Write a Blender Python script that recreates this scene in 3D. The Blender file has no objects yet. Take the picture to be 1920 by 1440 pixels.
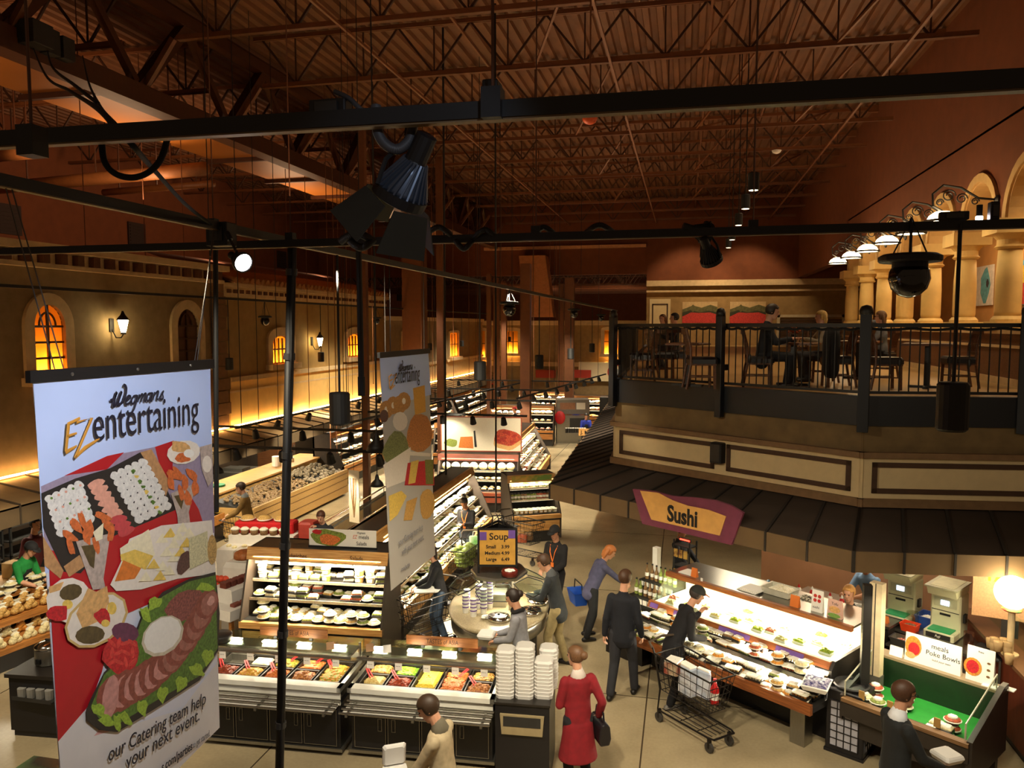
import bpy, math, random
from mathutils import Matrix, Vector
from math import sin, cos, pi, radians as rad, sqrt, atan2
random.seed(7)
SC = bpy.context.scene
COL = SC.collection
# ------------------------------------------------------------------ camera, world, exposure, large lamps
EYE = 5.35
cam = bpy.data.cameras.new('camera'); cam.sensor_width = 36; cam.lens = 27.0; cam.clip_end = 200
camo = bpy.data.objects.new('camera', cam); COL.objects.link(camo)
camo.location = (0, 0, EYE); camo.rotation_euler = (rad(90 - 4.37), 0, rad(12.68))
SC.camera = camo
SC.view_settings.view_transform = 'Standard'; SC.view_settings.look = 'None'
SC.view_settings.gamma = 1.0; SC.view_settings.use_curve_mapping = False
SC.view_settings.exposure = 0.8
W = bpy.data.worlds.new('world'); SC.world = W; W.use_nodes = True
W.node_tree.nodes['Background'].inputs[0].default_value = (1.0, .62, .34, 1)
W.node_tree.nodes['Background'].inputs[1].default_value = 0.06
try:
    SC.cycles.max_bounces = 6; SC.cycles.diffuse_bounces = 3; SC.cycles.glossy_bounces = 3
    SC.cycles.transparent_max_bounces = 12; SC.cycles.transmission_bounces = 5
    SC.cycles.sample_clamp_indirect = 6; SC.cycles.caustics_reflective = False; SC.cycles.caustics_refractive = False
    SC.cycles.use_denoising = True
except Exception:
    pass
WARM = (1.0, .74, .44); AMBER = (1.0, .5, .16); CREAM = (1.0, .86, .62)

def lamp(kind, loc, energy, color=WARM, target=None, size=.3, sizey=None, spot=70, blend=.6, rot=None):
    l = bpy.data.lights.new('lamp', kind); l.energy = energy; l.color = color
    if kind == 'AREA':
        l.shape = 'RECTANGLE'; l.size = size; l.size_y = sizey or size
    elif kind == 'SPOT':
        l.spot_size = rad(spot); l.spot_blend = blend; l.shadow_soft_size = size
    else:
        l.shadow_soft_size = size
    o = bpy.data.objects.new('lamp', l); COL.objects.link(o); o.location = loc
    if target is not None:
        o.rotation_euler = (Vector(target) - Vector(loc)).to_track_quat('-Z', 'Y').to_euler()
    if rot: o.rotation_euler = rot
    return o

# house lights: track beams from the hanging grid, soffit lamps, plus added unseen uplights
for x, y, z, e, tg in ((-3.2, 4.4, 5.8, 110, (-3.9, 8.7, .9)), (-1.5, 5.1, 5.8, 520, (-1.0, 9.8, 0)), (-3.1, 9.6, 5.9, 420, (-3.0, 12.2, .8)), (-3.1, 13.5, 5.9, 1000, (-1.4, 16.8, 0)), (-3.1, 19, 5.9, 1000, (-2.4, 23, 0)), (-3.1, 27, 5.9, 900, (-2.4, 30, 0)), (-6, 5.3, 5.8, 360, (-7.6, 9.4, .6)), (1.0, 5.1, 5.8, 340, (1.0, 8.8, 0)), (-.9, 5.1, 5.8, 260, (-2.2, 6.9, 1.2)), (2.2, 5.1, 5.8, 160, (2.1, 8.0, 1.6)), (-9.5, 5.3, 5.8, 340, (-9.3, 9.4, .6)), (-3.1, 6.5, 5.8, 260, (-.2, 12.2, 3.1)), (3.5, 5.1, 5.8, 90, (3.6, 11.6, 3.2))):
    lamp('SPOT', (x, y, z), e, CREAM, tg, .08, spot=75, blend=.8)
lamp('SPOT', (-1.2, 2.6, 5.9), 130, (.93, .95, 1.0), (-3.1, 4.0, 4.1), .05, spot=70, blend=.8)
lamp('SPOT', (-.9, 4.9, 5.9), 45, (.95, .96, 1.0), (-3.1, 8.3, 3.9), .05, spot=50, blend=.8)
for y in (14.5, 19, 24): lamp('AREA', (7.4, y, 8.5), 62, WARM, (7.4, y, 4.3), 1.2, 1.2)
for y in (16, 21, 26): lamp('SPOT', (2.6, y, 10.6), 110, WARM, (2.4, y, 4.3), .1, spot=80)
for x in (0.2, 3.0, 6.0): lamp('SPOT', (x, 38.5, 10.4), 330, WARM, (x, 42, 6.2), .1, spot=75)
for x, y in ((1.2, 15.2), (2.6, 14.0), (3.9, 13.2)): lamp('AREA', (x, y, 2.7), 32, CREAM, (x, y, 0), .9, .9)
for x, y in ((-9.2, 24), (-8, 27), (-6, 34), (-9, 37), (-4, 40)): lamp('SPOT', (x, y, 6.8), 750, CREAM, (x, y, 0), .1, spot=110)
for y in (12.5, 16, 19.5, 23, 26.5): lamp('AREA', (-12.9, y, 2.33), 55, CREAM, (-12.9, y, 0), .5, 2.6)
for y in (9, 15, 21, 28): lamp('AREA', (-13.6, y, 8.6), 60, (1, .6, .32), (-21, y, 9.8), .6, 3)  # unseen lamps added to brighten the far left wall
UP = (1.0, .62, .34)
for x in (-9, -4, 1): lamp('AREA', (x, 46, 6.0), 45, UP, (x, 47, 9), 1.2, 3)  # unseen uplights added to lift the rear trusses out of the dark
for x, y, e in ((-2.5, 5.2, 12), (-2.5, 11, 24), (-2.5, 17, 28), (-2.5, 24, 28), (-2.5, 32, 26), (3.5, 9, 14), (3.5, 17, 16), (3.5, 24, 16), (3.5, 33, 16), (-13, 9, 45), (-13, 16, 45), (-13, 24, 45), (-13, 34, 45)): lamp('AREA', (x, y, 6.3 if x > -7 else 8.4), e, UP, (x, y, 12), .8, 2.5)  # unseen uplights added to brighten the ceiling

# ------------------------------------------------------------------ materials
def lin(c):
    if isinstance(c, str):
        c = [int(c[i:i + 2], 16) / 255 for i in (0, 2, 4)]
        c = [(v / 12.92 if v <= .04045 else ((v + .055) / 1.055) ** 2.4) for v in c]
    return tuple(c)
MATS = {}
def mat(name, color, rough=.6, metal=0.0, var=.12, scale=8.0, emit=0.0, ecol=None, alpha=1.0, trans=0.0, bump=0.0, color2=None, stretch=None, coat=0.0):
    if name in MATS: return MATS[name]
    m = bpy.data.materials.new(name); m.use_nodes = True; MATS[name] = m
    nt = m.node_tree; p = nt.nodes['Principled BSDF']
    c = lin(color)
    p.inputs['Roughness'].default_value = rough; p.inputs['Metallic'].default_value = metal
    if coat: p.inputs['Coat Weight'].default_value = coat
    tc = nt.nodes.new('ShaderNodeTexCoord'); nz = nt.nodes.new('ShaderNodeTexNoise')
    nz.inputs['Scale'].default_value = scale; nz.inputs['Detail'].default_value = 4
    if stretch:
        mp = nt.nodes.new('ShaderNodeMapping'); mp.inputs['Scale'].default_value = stretch
        nt.links.new(tc.outputs['Object'], mp.inputs[0]); nt.links.new(mp.outputs[0], nz.inputs['Vector'])
    else:
        nt.links.new(tc.outputs['Object'], nz.inputs['Vector'])
    rp = nt.nodes.new('ShaderNodeValToRGB')
    if color2 is not None:
        a, b = c, lin(color2); rp.color_ramp.elements[0].position = .38; rp.color_ramp.elements[1].position = .62
    else:
        a = tuple(max(0, v * (1 - var)) for v in c); b = tuple(min(1, v * (1 + var)) for v in c)
        rp.color_ramp.elements[0].position = .3; rp.color_ramp.elements[1].position = .7
    rp.color_ramp.elements[0].color = (*a, 1); rp.color_ramp.elements[1].color = (*b, 1)
    nt.links.new(nz.outputs['Fac'], rp.inputs[0]); nt.links.new(rp.outputs[0], p.inputs['Base Color'])
    if emit:
        p.inputs['Emission Color'].default_value = (*(lin(ecol) if ecol else c), 1); p.inputs['Emission Strength'].default_value = emit
    if alpha < 1: p.inputs['Alpha'].default_value = alpha
    if trans: p.inputs['Transmission Weight'].default_value = trans
    if bump:
        bp = nt.nodes.new('ShaderNodeBump'); bp.inputs['Strength'].default_value = bump; bp.inputs['Distance'].default_value = .02
        nt.links.new(nz.outputs['Fac'], bp.inputs['Height']); nt.links.new(bp.outputs[0], p.inputs['Normal'])
    return m
def glassmat(name, tint=(.9, .97, .93), clear=.9):
    if name in MATS: return MATS[name]
    m = bpy.data.materials.new(name); m.use_nodes = True; MATS[name] = m
    nt = m.node_tree; nt.nodes.remove(nt.nodes['Principled BSDF']); out = nt.nodes['Material Output']
    t = nt.nodes.new('ShaderNodeBsdfTransparent'); t.inputs[0].default_value = (*tint, 1)
    g = nt.nodes.new('ShaderNodeBsdfGlossy'); g.inputs[0].default_value = (.9, .9, .85, 1); g.inputs['Roughness'].default_value = .08
    mx = nt.nodes.new('ShaderNodeMixShader'); mx.inputs[0].default_value = 1 - clear
    nt.links.new(t.outputs[0], mx.inputs[1]); nt.links.new(g.outputs[0], mx.inputs[2]); nt.links.new(mx.outputs[0], out.inputs[0])
    return m
def translucent(name, color):
    m = bpy.data.materials.new(name); m.use_nodes = True; nt = m.node_tree; nt.nodes.remove(nt.nodes['Principled BSDF'])
    t = nt.nodes.new('ShaderNodeBsdfTranslucent'); d = nt.nodes.new('ShaderNodeBsdfDiffuse'); mx = nt.nodes.new('ShaderNodeMixShader'); nz = nt.nodes.new('ShaderNodeTexNoise'); nz.inputs['Scale'].default_value = 5
    rp = nt.nodes.new('ShaderNodeValToRGB'); c = lin(color); rp.color_ramp.elements[0].color = (*[v * .85 for v in c], 1); rp.color_ramp.elements[1].color = (*c, 1)
    nt.links.new(nz.outputs['Fac'], rp.inputs[0]); nt.links.new(rp.outputs[0], t.inputs[0]); nt.links.new(rp.outputs[0], d.inputs[0]); mx.inputs[0].default_value = .2
    nt.links.new(t.outputs[0], mx.inputs[1]); nt.links.new(d.outputs[0], mx.inputs[2]); nt.links.new(mx.outputs[0], nt.nodes['Material Output'].inputs[0]); MATS[name] = m; return m
def planks(name, c1, c2, axis=0, n=6.0, rough=.5):
    """wood with grain and board joints"""
    if name in MATS: return MATS[name]
    m = mat(name, c1, rough, 0, color2=c2, scale=3.0, stretch=((1, 14, 14), (14, 1, 14), (14, 14, 1))[axis])
    return m
BLACK = mat('black_powder_coat', '0e0e10', .55)
DARKM = mat('dark_grey_metal', '2c2b2a', .5)
STEEL = mat('brushed_steel', '9c9990', .3, .9, stretch=(40, 1, 1))
CHROME = mat('polished_chrome', 'd8d6d0', .12, 1.0)
WHITE = mat('white_plastic', 'e9e6df', .5, var=.03)
FOAM = mat('white_foam', 'dcdad6', .8, var=.03)
WOODL = planks('light_maple', 'd3a260', 'b98443')
WOODM = planks('honey_oak', 'b5793a', '8f5a26')
WOODD = planks('dark_walnut', '4b2b17', '351c0d')
GLASS = glassmat('clear_glass')
RED = mat('bright_red', 'c0161a', .45)
SKINL = mat('fair_skin', 'd09a7c', .5, var=.05)
SKINM = mat('tan_skin', 'a8714f', .5, var=.05)
# ------------------------------------------------------------------ mesh helpers
class B:
    def __init__(s, M=None):
        s.v = []; s.f = []; s.m = []; s.mi = 0; s.M = M
    def add(s, vs, fs):
        o = len(s.v)
        if s.M is not None: vs = [s.M @ Vector(p) for p in vs]
        s.v += [tuple(p) for p in vs]; s.f += [tuple(i + o for i in f) for f in fs]; s.m += [s.mi] * len(fs)
        return s
    def box(s, x0, y0, z0, x1, y1, z1):
        return s.add([(x0, y0, z0), (x1, y0, z0), (x1, y1, z0), (x0, y1, z0), (x0, y0, z1), (x1, y0, z1), (x1, y1, z1), (x0, y1, z1)],
                     [(0, 3, 2, 1), (4, 5, 6, 7), (0, 1, 5, 4), (1, 2, 6, 5), (2, 3, 7, 6), (3, 0, 4, 7)])
    def cbox(s, c, sz): return s.box(c[0] - sz[0] / 2, c[1] - sz[1] / 2, c[2] - sz[2] / 2, c[0] + sz[0] / 2, c[1] + sz[1] / 2, c[2] + sz[2] / 2)
    def rbox(s, x0, y0, z0, x1, y1, z1, r=.02):
        """box with chamfered vertical edges and top"""
        P = lambda d: [(x0 + d + r, y0 + d), (x1 - d - r, y0 + d), (x1 - d, y0 + d + r), (x1 - d, y1 - d - r), (x1 - d - r, y1 - d), (x0 + d + r, y1 - d), (x0 + d, y1 - d - r), (x0 + d, y0 + d + r)]
        rings = [[(x, y, z0) for x, y in P(0)], [(x, y, z1 - r) for x, y in P(0)], [(x, y, z1) for x, y in P(r * .7)]]
        return s.rings(rings)
    def rings(s, R, close=True, caps=True):
        n = len(R[0]); vs = [p for r in R for p in r]; fs = []
        for i in range(len(R) - 1):
            for j in range(n if close else n - 1):
                k = (j + 1) % n; fs.append((i * n + j, i * n + k, (i + 1) * n + k, (i + 1) * n + j))
        if caps:
            fs.append(tuple(range(n))[::-1]); fs.append(tuple((len(R) - 1) * n + j for j in range(n)))
        return s.add(vs, fs)
    def cyl(s, p0, p1, r0, r1=None, n=10, caps=True):
        return s.tube([p0, p1], [r0, r0 if r1 is None else r1], n, caps)
    def tube(s, pts, r, n=8, caps=True, ref=None, closed=False):
        pts = [Vector(p) for p in pts]
        if not isinstance(r, (list, tuple)): r = [r] * len(pts)
        R = []; prev = None; N = len(pts)
        for i, p in enumerate(pts):
            if closed: t = pts[(i + 1) % N] - pts[i - 1]
            else: t = pts[min(i + 1, N - 1)] - pts[max(i - 1, 0)]
            if t.length < 1e-9: t = Vector((0, 0, 1))
            t.normalize()
            if prev is None:
                a = Vector(ref) if ref else (Vector((0, 0, 1)) if abs(t.z) < .9 else Vector((0, 1, 0)))
            else: a = prev
            a = a - t * a.dot(t)
            if a.length < 1e-6: a = t.orthogonal()
            a.normalize(); b = t.cross(a); prev = a
            ra, rb = r[i] if isinstance(r[i], (list, tuple)) else (r[i], r[i])
            R.append([tuple(p + b * (cos(2 * pi * k / n) * ra) + a * (sin(2 * pi * k / n) * rb)) for k in range(n)])
        if closed: R.append(R[0]); caps = False
        return s.rings(R, True, caps)
    def lathe(s, prof, c=(0, 0, 0), n=16, caps=True):
        return s.rings([[(c[0] + r * cos(2 * pi * k / n), c[1] + r * sin(2 * pi * k / n), c[2] + z) for k in range(n)] for r, z in prof], True, caps)
    def ell(s, c, r, n=12, m=8, z0=-1.0, z1=1.0):
        pr = [sin(pi * (i / m - .5)) for i in range(m + 1)]; pr = [max(z0, min(z1, z)) for z in pr]
        return s.rings([[(c[0] + r[0] * sqrt(max(1e-6, 1 - z * z)) * cos(2 * pi * k / n), c[1] + r[1] * sqrt(max(1e-6, 1 - z * z)) * sin(2 * pi * k / n), c[2] + r[2] * z) for k in range(n)] for z in pr])
    def prism(s, poly, a0, a1, plane='xz'):
        f = {'xy': lambda a, b, d: (a, b, d), 'xz': lambda a, b, d: (a, d, b), 'yz': lambda a, b, d: (d, a, b)}[plane]
        return s.rings([[f(a, b, a0) for a, b in poly], [f(a, b, a1) for a, b in poly]])
    def quad(s, a, b, c, d): return s.add([a, b, c, d], [(0, 1, 2, 3)])
    def bar(s, p0, p1, w, h=None):
        """square bar between two points"""
        h = h or w; p0 = Vector(p0); p1 = Vector(p1); t = (p1 - p0).normalized()
        a = Vector((0, 0, 1)) if abs(t.z) < .95 else Vector((0, 1, 0)); a = (a - t * a.dot(t)).normalized(); b = t.cross(a)
        q = lambda p: [tuple(p + b * (sx * w / 2) + a * (sz * h / 2)) for sx, sz in ((-1, -1), (1, -1), (1, 1), (-1, 1))]
        return s.rings([q(p0), q(p1)])
    def build(s, name, mats, parent=None, smooth=False, loc=None, rz=0.0, bevel=0):
        me = bpy.data.meshes.new(name); me.from_pydata(s.v, [], s.f)
        for m in (mats if isinstance(mats, (list, tuple)) else [mats]): me.materials.append(m)
        me.polygons.foreach_set('material_index', s.m)
        if smooth: me.polygons.foreach_set('use_smooth', [True] * len(s.f))
        me.update()
        o = bpy.data.objects.new(name, me); COL.objects.link(o)
        if parent: o.parent = parent
        if loc is not None: o.location = loc
        if rz: o.rotation_euler = (0, 0, rz)
        if bevel:
            bv = o.modifiers.new('bevel', 'BEVEL'); bv.width = bevel; bv.segments = 2; bv.limit_method = 'ANGLE'
        return o
def tag(o, label, cat, group=None, kind=None):
    o['label'] = label; o['category'] = cat
    if group: o['group'] = group
    if kind: o['kind'] = kind
    return o
def thing(name, label, cat, loc=(0, 0, 0), rz=0.0, group=None):
    o = bpy.data.objects.new(name, None); COL.objects.link(o); o.empty_display_size = .1
    o.location = loc; o.rotation_euler = (0, 0, rz); return tag(o, label, cat, group)
def struct(o):
    o['kind'] = 'structure'; return o
def copy(o, parent=None):
    c = o.copy(); COL.objects.link(c)
    if parent: c.parent = parent
    for ch in list(o.children): copy(ch, c)
    return c
def dup(o, loc, rz=0.0, label=None, group=None, scale=None):
    c = copy(o); c.location = loc; c.rotation_euler = (0, 0, rz)
    if label: c['label'] = label
    if group: c['group'] = group
    if scale: c.scale = scale if isinstance(scale, (tuple, list)) else (scale,) * 3
    return c
ORD = 'first second third fourth fifth sixth seventh eighth ninth tenth eleventh twelfth thirteenth fourteenth fifteenth sixteenth seventeenth eighteenth nineteenth twentieth twenty-first twenty-second twenty-third twenty-fourth twenty-fifth twenty-sixth twenty-seventh twenty-eighth twenty-ninth thirtieth thirty-first thirty-second thirty-third thirty-fourth thirty-fifth thirty-sixth'.split()
def text(name, s, size, m, parent=None, M=None, align='LEFT', ext=.002, shear=0.0, sx=1.0, bold=0.0):
    c = bpy.data.curves.new('t', 'FONT'); c.body = s; c.size = size; c.extrude = ext; c.align_x = align; c.shear = shear; c.offset = bold
    c.resolution_u = 3
    t = bpy.data.objects.new('t', c); COL.objects.link(t); bpy.context.view_layer.update()
    me = bpy.data.meshes.new_from_object(t.evaluated_get(bpy.context.evaluated_depsgraph_get())); me.name = name
    bpy.data.objects.remove(t)
    MM = (M or Matrix()) @ Matrix.Diagonal((sx, 1, 1, 1)); me.transform(MM)
    me.materials.clear(); me.materials.append(m)
    o = bpy.data.objects.new(name, me); COL.objects.link(o)
    if parent: o.parent = parent
    return o
def frame(o, x, y):
    """matrix whose X and Y axes run along the given vectors, at o"""
    x = Vector(x).normalized(); y = Vector(y).normalized(); z = x.cross(y)
    return Matrix(((x.x, y.x, z.x, o[0]), (x.y, y.y, z.y, o[1]), (x.z, y.z, z.z, o[2]), (0, 0, 0, 1)))
# pixel -> world (measuring the photograph)
_p = rad(12.68); _t = rad(4.37)
_F = Vector((-sin(_p) * cos(_t), cos(_p) * cos(_t), -sin(_t))); _R = Vector((cos(_p), sin(_p), 0)); _U = _R.cross(_F)
def _ray(x, y): return _F + _R * ((x - 960) / 1440) - _U * ((y - 720) / 1440)
def atZ(x, y, z): d = _ray(x, y); return Vector((0, 0, EYE)) + d * ((z - EYE) / d.z)
def atX(x, y, X): d = _ray(x, y); return Vector((0, 0, EYE)) + d * (X / d.x)
def atY(x, y, Y): d = _ray(x, y); return Vector((0, 0, EYE)) + d * (Y / d.y)
# ------------------------------------------------------------------ people
def bake(b, name, m, parent, voxel, smooth_n=4, sub=None):
    o = b.build(name, m)
    r = o.modifiers.new('r', 'REMESH'); r.mode = 'VOXEL'; r.voxel_size = voxel
    s = o.modifiers.new('s', 'SMOOTH'); s.factor = .5; s.iterations = smooth_n
    bpy.context.view_layer.update()
    me = bpy.data.meshes.new_from_object(o.evaluated_get(bpy.context.evaluated_depsgraph_get())); me.name = name
    bpy.data.objects.remove(o)
    me.polygons.foreach_set('use_smooth', [True] * len(me.polygons))
    if not me.materials: me.materials.append(m)
    q = bpy.data.objects.new(name, me); COL.objects.link(q); q.parent = parent
    return q
def capsule(b, pts, r, n=10, ref=(0, 1, 0)):
    """limb with rounded ends"""
    pts = [Vector(p) for p in pts]; r = [x if isinstance(x, (tuple, list)) else (x, x) for x in r]
    t0 = (pts[0] - pts[1]).normalized(); t1 = (pts[-1] - pts[-2]).normalized()
    e = lambda p, t, q, k: (p + t * (min(q) * sin(k)), (q[0] * cos(k), q[1] * cos(k)))
    A = [e(pts[0], t0, r[0], k) for k in (1.35, .8)]; Z = [e(pts[-1], t1, r[-1], k) for k in (.8, 1.35)]
    P = [a[0] for a in A] + pts + [z[0] for z in Z]; Rr = [a[1] for a in A] + list(r) + [z[1] for z in Z]
    b.tube(P, Rr, n, True, ref)
def ik(a, c, l1, l2, pole):
    a = Vector(a); c = Vector(c); d = c - a; L = d.length
    if L > (l1 + l2) * .999: c = a + d * ((l1 + l2) * .999 / L); d = c - a; L = d.length
    x = (l1 * l1 - l2 * l2 + L * L) / (2 * L); hh = sqrt(max(0, l1 * l1 - x * x)); u = d / L
    p = Vector(pole); p = p - u * p.dot(u); p.normalize()
    return a + u * x + p * hh, c
def person(label, loc, rz, h=1.75, top='222226', bottom='1c1c20', shoe='151210', skin=None, hair='3a2718', hairstyle='short', lean=0, side=0,
           head=(0, 0), hands=None, feet=((-.1, .02), (.11, -.03)), seat=None, coat=0.0, collar=None, sleeve=1.0, curl=.55, stride=0, group=None, cap=None, brim=None, twist=0, wide=1.0, extras=()):
    """faces +Y locally; hands: wrist targets, right then left"""
    s = h / 1.75; skin = skin or SKINL
    root = thing('person', label, 'person', loc, rz, group)
    V = lambda *a: Vector(a) * s
    ph = seat if seat is not None else .93
    P = Vector((0, 0, ph * (1 if seat is not None else s)))
    Rm = Matrix.Rotation(rad(-lean), 3, 'X') @ Matrix.Rotation(rad(side), 3, 'Y') @ Matrix.Rotation(rad(twist), 3, 'Z')
    T = lambda x, y, z: P + Rm @ V(x, y, z)
    ref = Rm @ Vector((0, 1, 0))
    nb = T(0, -.01, .53)
    Rh = Matrix.Rotation(rad(head[0]), 3, 'Z') @ Matrix.Rotation(rad(-lean * .5 - head[1]), 3, 'X')
    hc = nb + Rm @ V(0, .01, .06) + Rh @ V(0, .025, .135)
    HD = lambda x, y, z: hc + Rh @ V(x, y, z)
    sh = [T(.165 * wide, -.01, .448), T(-.165 * wide, -.01, .448)]
    if hands is None: hands = ((.25, .06, .84), (-.25, .05, .84))
    el = []; wr = []
    for k in (0, 1):
        sg = 1 if k == 0 else -1
        e, w = ik(sh[k], Vector(hands[k]) * (s if seat is None else 1), .29 * s, .26 * s, (sg * .45, -1, -.35)); el.append(e); wr.append(w)
    hp = [P + V(.09, 0, -.02), P + V(-.09, 0, -.02)]; kn = []; an = []
    for k in (0, 1):
        fx, fy = feet[1 - k] if k == 0 else feet[0]
        kk, a = ik(hp[k], Vector((fx * s, fy * s, .085 * s)), .43 * s, .42 * s, (.02, 1, .05)); kn.append(kk); an.append(a)
    # ---- body: one continuous surface
    b = B()
    capsule(b, [T(0, 0, -.06), T(0, 0, .08), T(0, .005, .22), T(0, .01, .36), T(0, -.005, .46), T(0, -.01, .51)],
            [(.155 * s * wide, .10 * s), (.15 * s * wide, .1 * s), (.14 * s * wide, .095 * s), (.16 * s * wide, .105 * s), (.15 * s * wide, .085 * s), (.07 * s, .06 * s)], 14, ref)
    capsule(b, [nb - Rm @ V(0, 0, .04), HD(0, -.015, -.06)], [.062 * s, .054 * s], 10, ref)
    fr = Rh @ Vector((0, 1, 0)); rg = []
    for z, a, bb, yo in ((-.128, .012, .012, .055), (-.115, .032, .03, .05), (-.09, .047, .052, .034), (-.05, .061, .078, .012), (0, .07, .093, .0), (.045, .073, .098, -.004), (.085, .064, .086, -.006), (.108, .043, .058, -.006), (.118, .012, .016, -.006)):
        c = HD(0, yo, z); ax = Rh @ Vector((1, 0, 0)); ay = fr
        rg.append([tuple(c + ax * (a * s * cos(2 * pi * k / 14)) + ay * (bb * s * sin(2 * pi * k / 14))) for k in range(14)])
    b.rings(rg)
    capsule(b, [HD(0, .088, .015), HD(0, .108, -.025), HD(0, .095, -.034)], [.009 * s, .015 * s, .013 * s], 8)
    capsule(b, [HD(-.03, .085, .03), HD(.03, .085, .03)], [.011 * s, .011 * s], 8)
    capsule(b, [HD(-.018, .082, -.066), HD(.018, .082, -.066)], [.011 * s, .011 * s], 8)
    for sg in (1, -1): capsule(b, [HD(sg * .073, -.012, .02), HD(sg * .075, -.015, -.025)], [(.008 * s, .018 * s), (.007 * s, .014 * s)], 8)
    for k in (0, 1):
        sg = 1 if k == 0 else -1
        capsule(b, [sh[k], sh[k].lerp(el[k], .5), el[k]], [.056 * s, .048 * s, .04 * s])
        capsule(b, [el[k], el[k].lerp(wr[k], .35), wr[k]], [.041 * s, .042 * s, .029 * s])
        d = (wr[k] - el[k]).normalized(); up = Vector((sg * .5, 0, .2)) if abs(d.z) > .6 else Vector((0, 0, 1))
        nrm = (up - d * up.dot(d)).normalized(); sd = d.cross(nrm).normalized()
        if sd.dot(Vector((-sg, .35, 0))) < 0: sd = -sd
        curlv = -nrm
        pm = wr[k] + d * (.085 * s)
        capsule(b, [wr[k], wr[k] + d * (.045 * s), pm], [(.03 * s, .02 * s), (.038 * s, .019 * s), (.04 * s, .015 * s)], 10, nrm)
        for q, (off, ln) in enumerate(((.031, .068), (.0105, .078), (-.0105, .072), (-.031, .056))):
            f0 = pm + sd * (off * s) - d * (.008 * s)
            c1 = curl * (.7 + .1 * q); f1 = f0 + (d * cos(c1) + curlv * sin(c1)) * (ln * .5 * s); c2 = curl * 2.0 + .1 * q
            f2 = f1 + (d * cos(c2) + curlv * sin(c2)) * (ln * .52 * s)
            capsule(b, [f0, f1, f2], [.0098 * s, .0092 * s, .008 * s], 7)
        t0 = wr[k] + d * (.028 * s) + sd * (.03 * s); t1 = t0 + (d * .62 + sd * .6 + curlv * .35) * (.042 * s); t2 = t1 + (d * .85 + sd * .1 + curlv * .45) * (.036 * s)
        capsule(b, [t0, t1, t2], [.0125 * s, .0108 * s, .009 * s], 7)
        capsule(b, [hp[k], hp[k].lerp(kn[k], .5), kn[k]], [.085 * s, .072 * s, .055 * s])
        capsule(b, [kn[k], kn[k].lerp(an[k], .35), an[k]], [.054 * s, .052 * s, .036 * s])
        capsule(b, [an[k] + V(0, -.03, -.045), an[k] + V(0, .14, -.05)], [(.035 * s, .03 * s), (.038 * s, .022 * s)], 8, (0, 0, 1))
    bake(b, 'body', skin, root, .0088 * s, 3)
    # ---- clothes
    if top:
        g = .017
        b = B()
        capsule(b, [T(0, 0, -.12 if not coat else -.08), T(0, 0, .08), T(0, .005, .22), T(0, .012, .36), T(0, -.005, .46), T(0, -.01, .505)],
                [((.172 + g * .2) * s * wide, .122 * s), ((.162) * s * wide, .118 * s), ((.152 + .2 * g) * s * wide, .112 * s), ((.174) * s * wide, .124 * s), (.168 * s * wide, .104 * s), (.085 * s, .076 * s)], 16, ref)
        for k in (0, 1):
            capsule(b, [sh[k], sh[k].lerp(el[k], .5), el[k]], [.066 * s, .06 * s, .054 * s])
            if sleeve > .5: capsule(b, [el[k], el[k].lerp(wr[k], .5 * sleeve), el[k].lerp(wr[k], .95 * sleeve)], [.056 * s, .052 * s, .044 * s])
        if coat:
            lk = T(0, 0, -.05); lk2 = Vector((0, .0, (ph - coat) * s))
            b.tube([lk, lk.lerp(lk2, .5), lk2], [(.18 * s, .13 * s), (.205 * s, .165 * s), (.245 * s, .2 * s)], 16, True, (0, 1, 0))
        bake(b, 'coat' if coat else 'shirt', mat('cloth_' + top, top, .85, scale=14, var=.15), root, .0145 * s, 5)
    if bottom:
        b = B()
        capsule(b, [T(0, 0, -.07), T(0, 0, .05)], [(.168 * s * wide, .118 * s), (.156 * s * wide, .11 * s)], 14, ref)
        for k in (0, 1):
            capsule(b, [hp[k], hp[k].lerp(kn[k], .5), kn[k]], [.1 * s, .088 * s, .072 * s])
            capsule(b, [kn[k], kn[k].lerp(an[k], .5), an[k].lerp(kn[k], .02)], [.072 * s, .066 * s, .06 * s])
        bake(b, 'trousers', mat('cloth_' + bottom, bottom, .85, scale=14, var=.15), root, .0145 * s, 4)
    for k in (0, 1):
        b = B(); a = an[k]
        capsule(b, [a + V(0, -.05, -.04), a + V(0, .03, -.035), a + V(0, .16, -.053)], [(.042 * s, .042 * s), (.045 * s, .045 * s), (.043 * s, .027 * s)], 10, (0, 0, 1))
        b.build('shoe', mat('shoe_' + shoe, shoe, .45), root, True)
    # ---- face and hair
    for sg in (1, -1):
        b = B(); c = HD(sg * .03, .089, .008); b.ell(c, (.012 * s, .007 * s, .006 * s), 8, 6); b.build('eye', mat('dark_eye', '1b120c', .3), root, True)
    b = B(); capsule(b, [HD(-.02, .094, -.066), HD(.02, .094, -.066)], [.004 * s, .004 * s], 6); b.build('mouth', mat('lips', '8e4a40', .5), root, True)
    hm = mat('hair_' + hair, hair, .55, scale=40, var=.3, stretch=(6, 6, 1))
    if hairstyle != 'none':
        b = B(); e = B(); e.ell((0, -.012, .028), (.083, .108, .1), 20, 14)
        lo = {'short': -.045, 'bun': -.06, 'long': -.1, 'bob': -.09}.get(hairstyle, -.045)
        keep = []
        for f in e.f:
            c = [sum(e.v[i][j] for i in f) / len(f) for j in range(3)]
            front = .005 if c[2] < .035 else .005 + (c[2] - .035) * 2.1
            if c[2] > lo and c[1] < front and not (cap and c[2] > .06): keep.append(f)
        b.add([tuple(HD(*p)) for p in e.v], keep)
        if hairstyle == 'bun': b.ell(HD(0, -.125, .03), (.045 * s, .042 * s, .045 * s), 10, 8)
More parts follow.
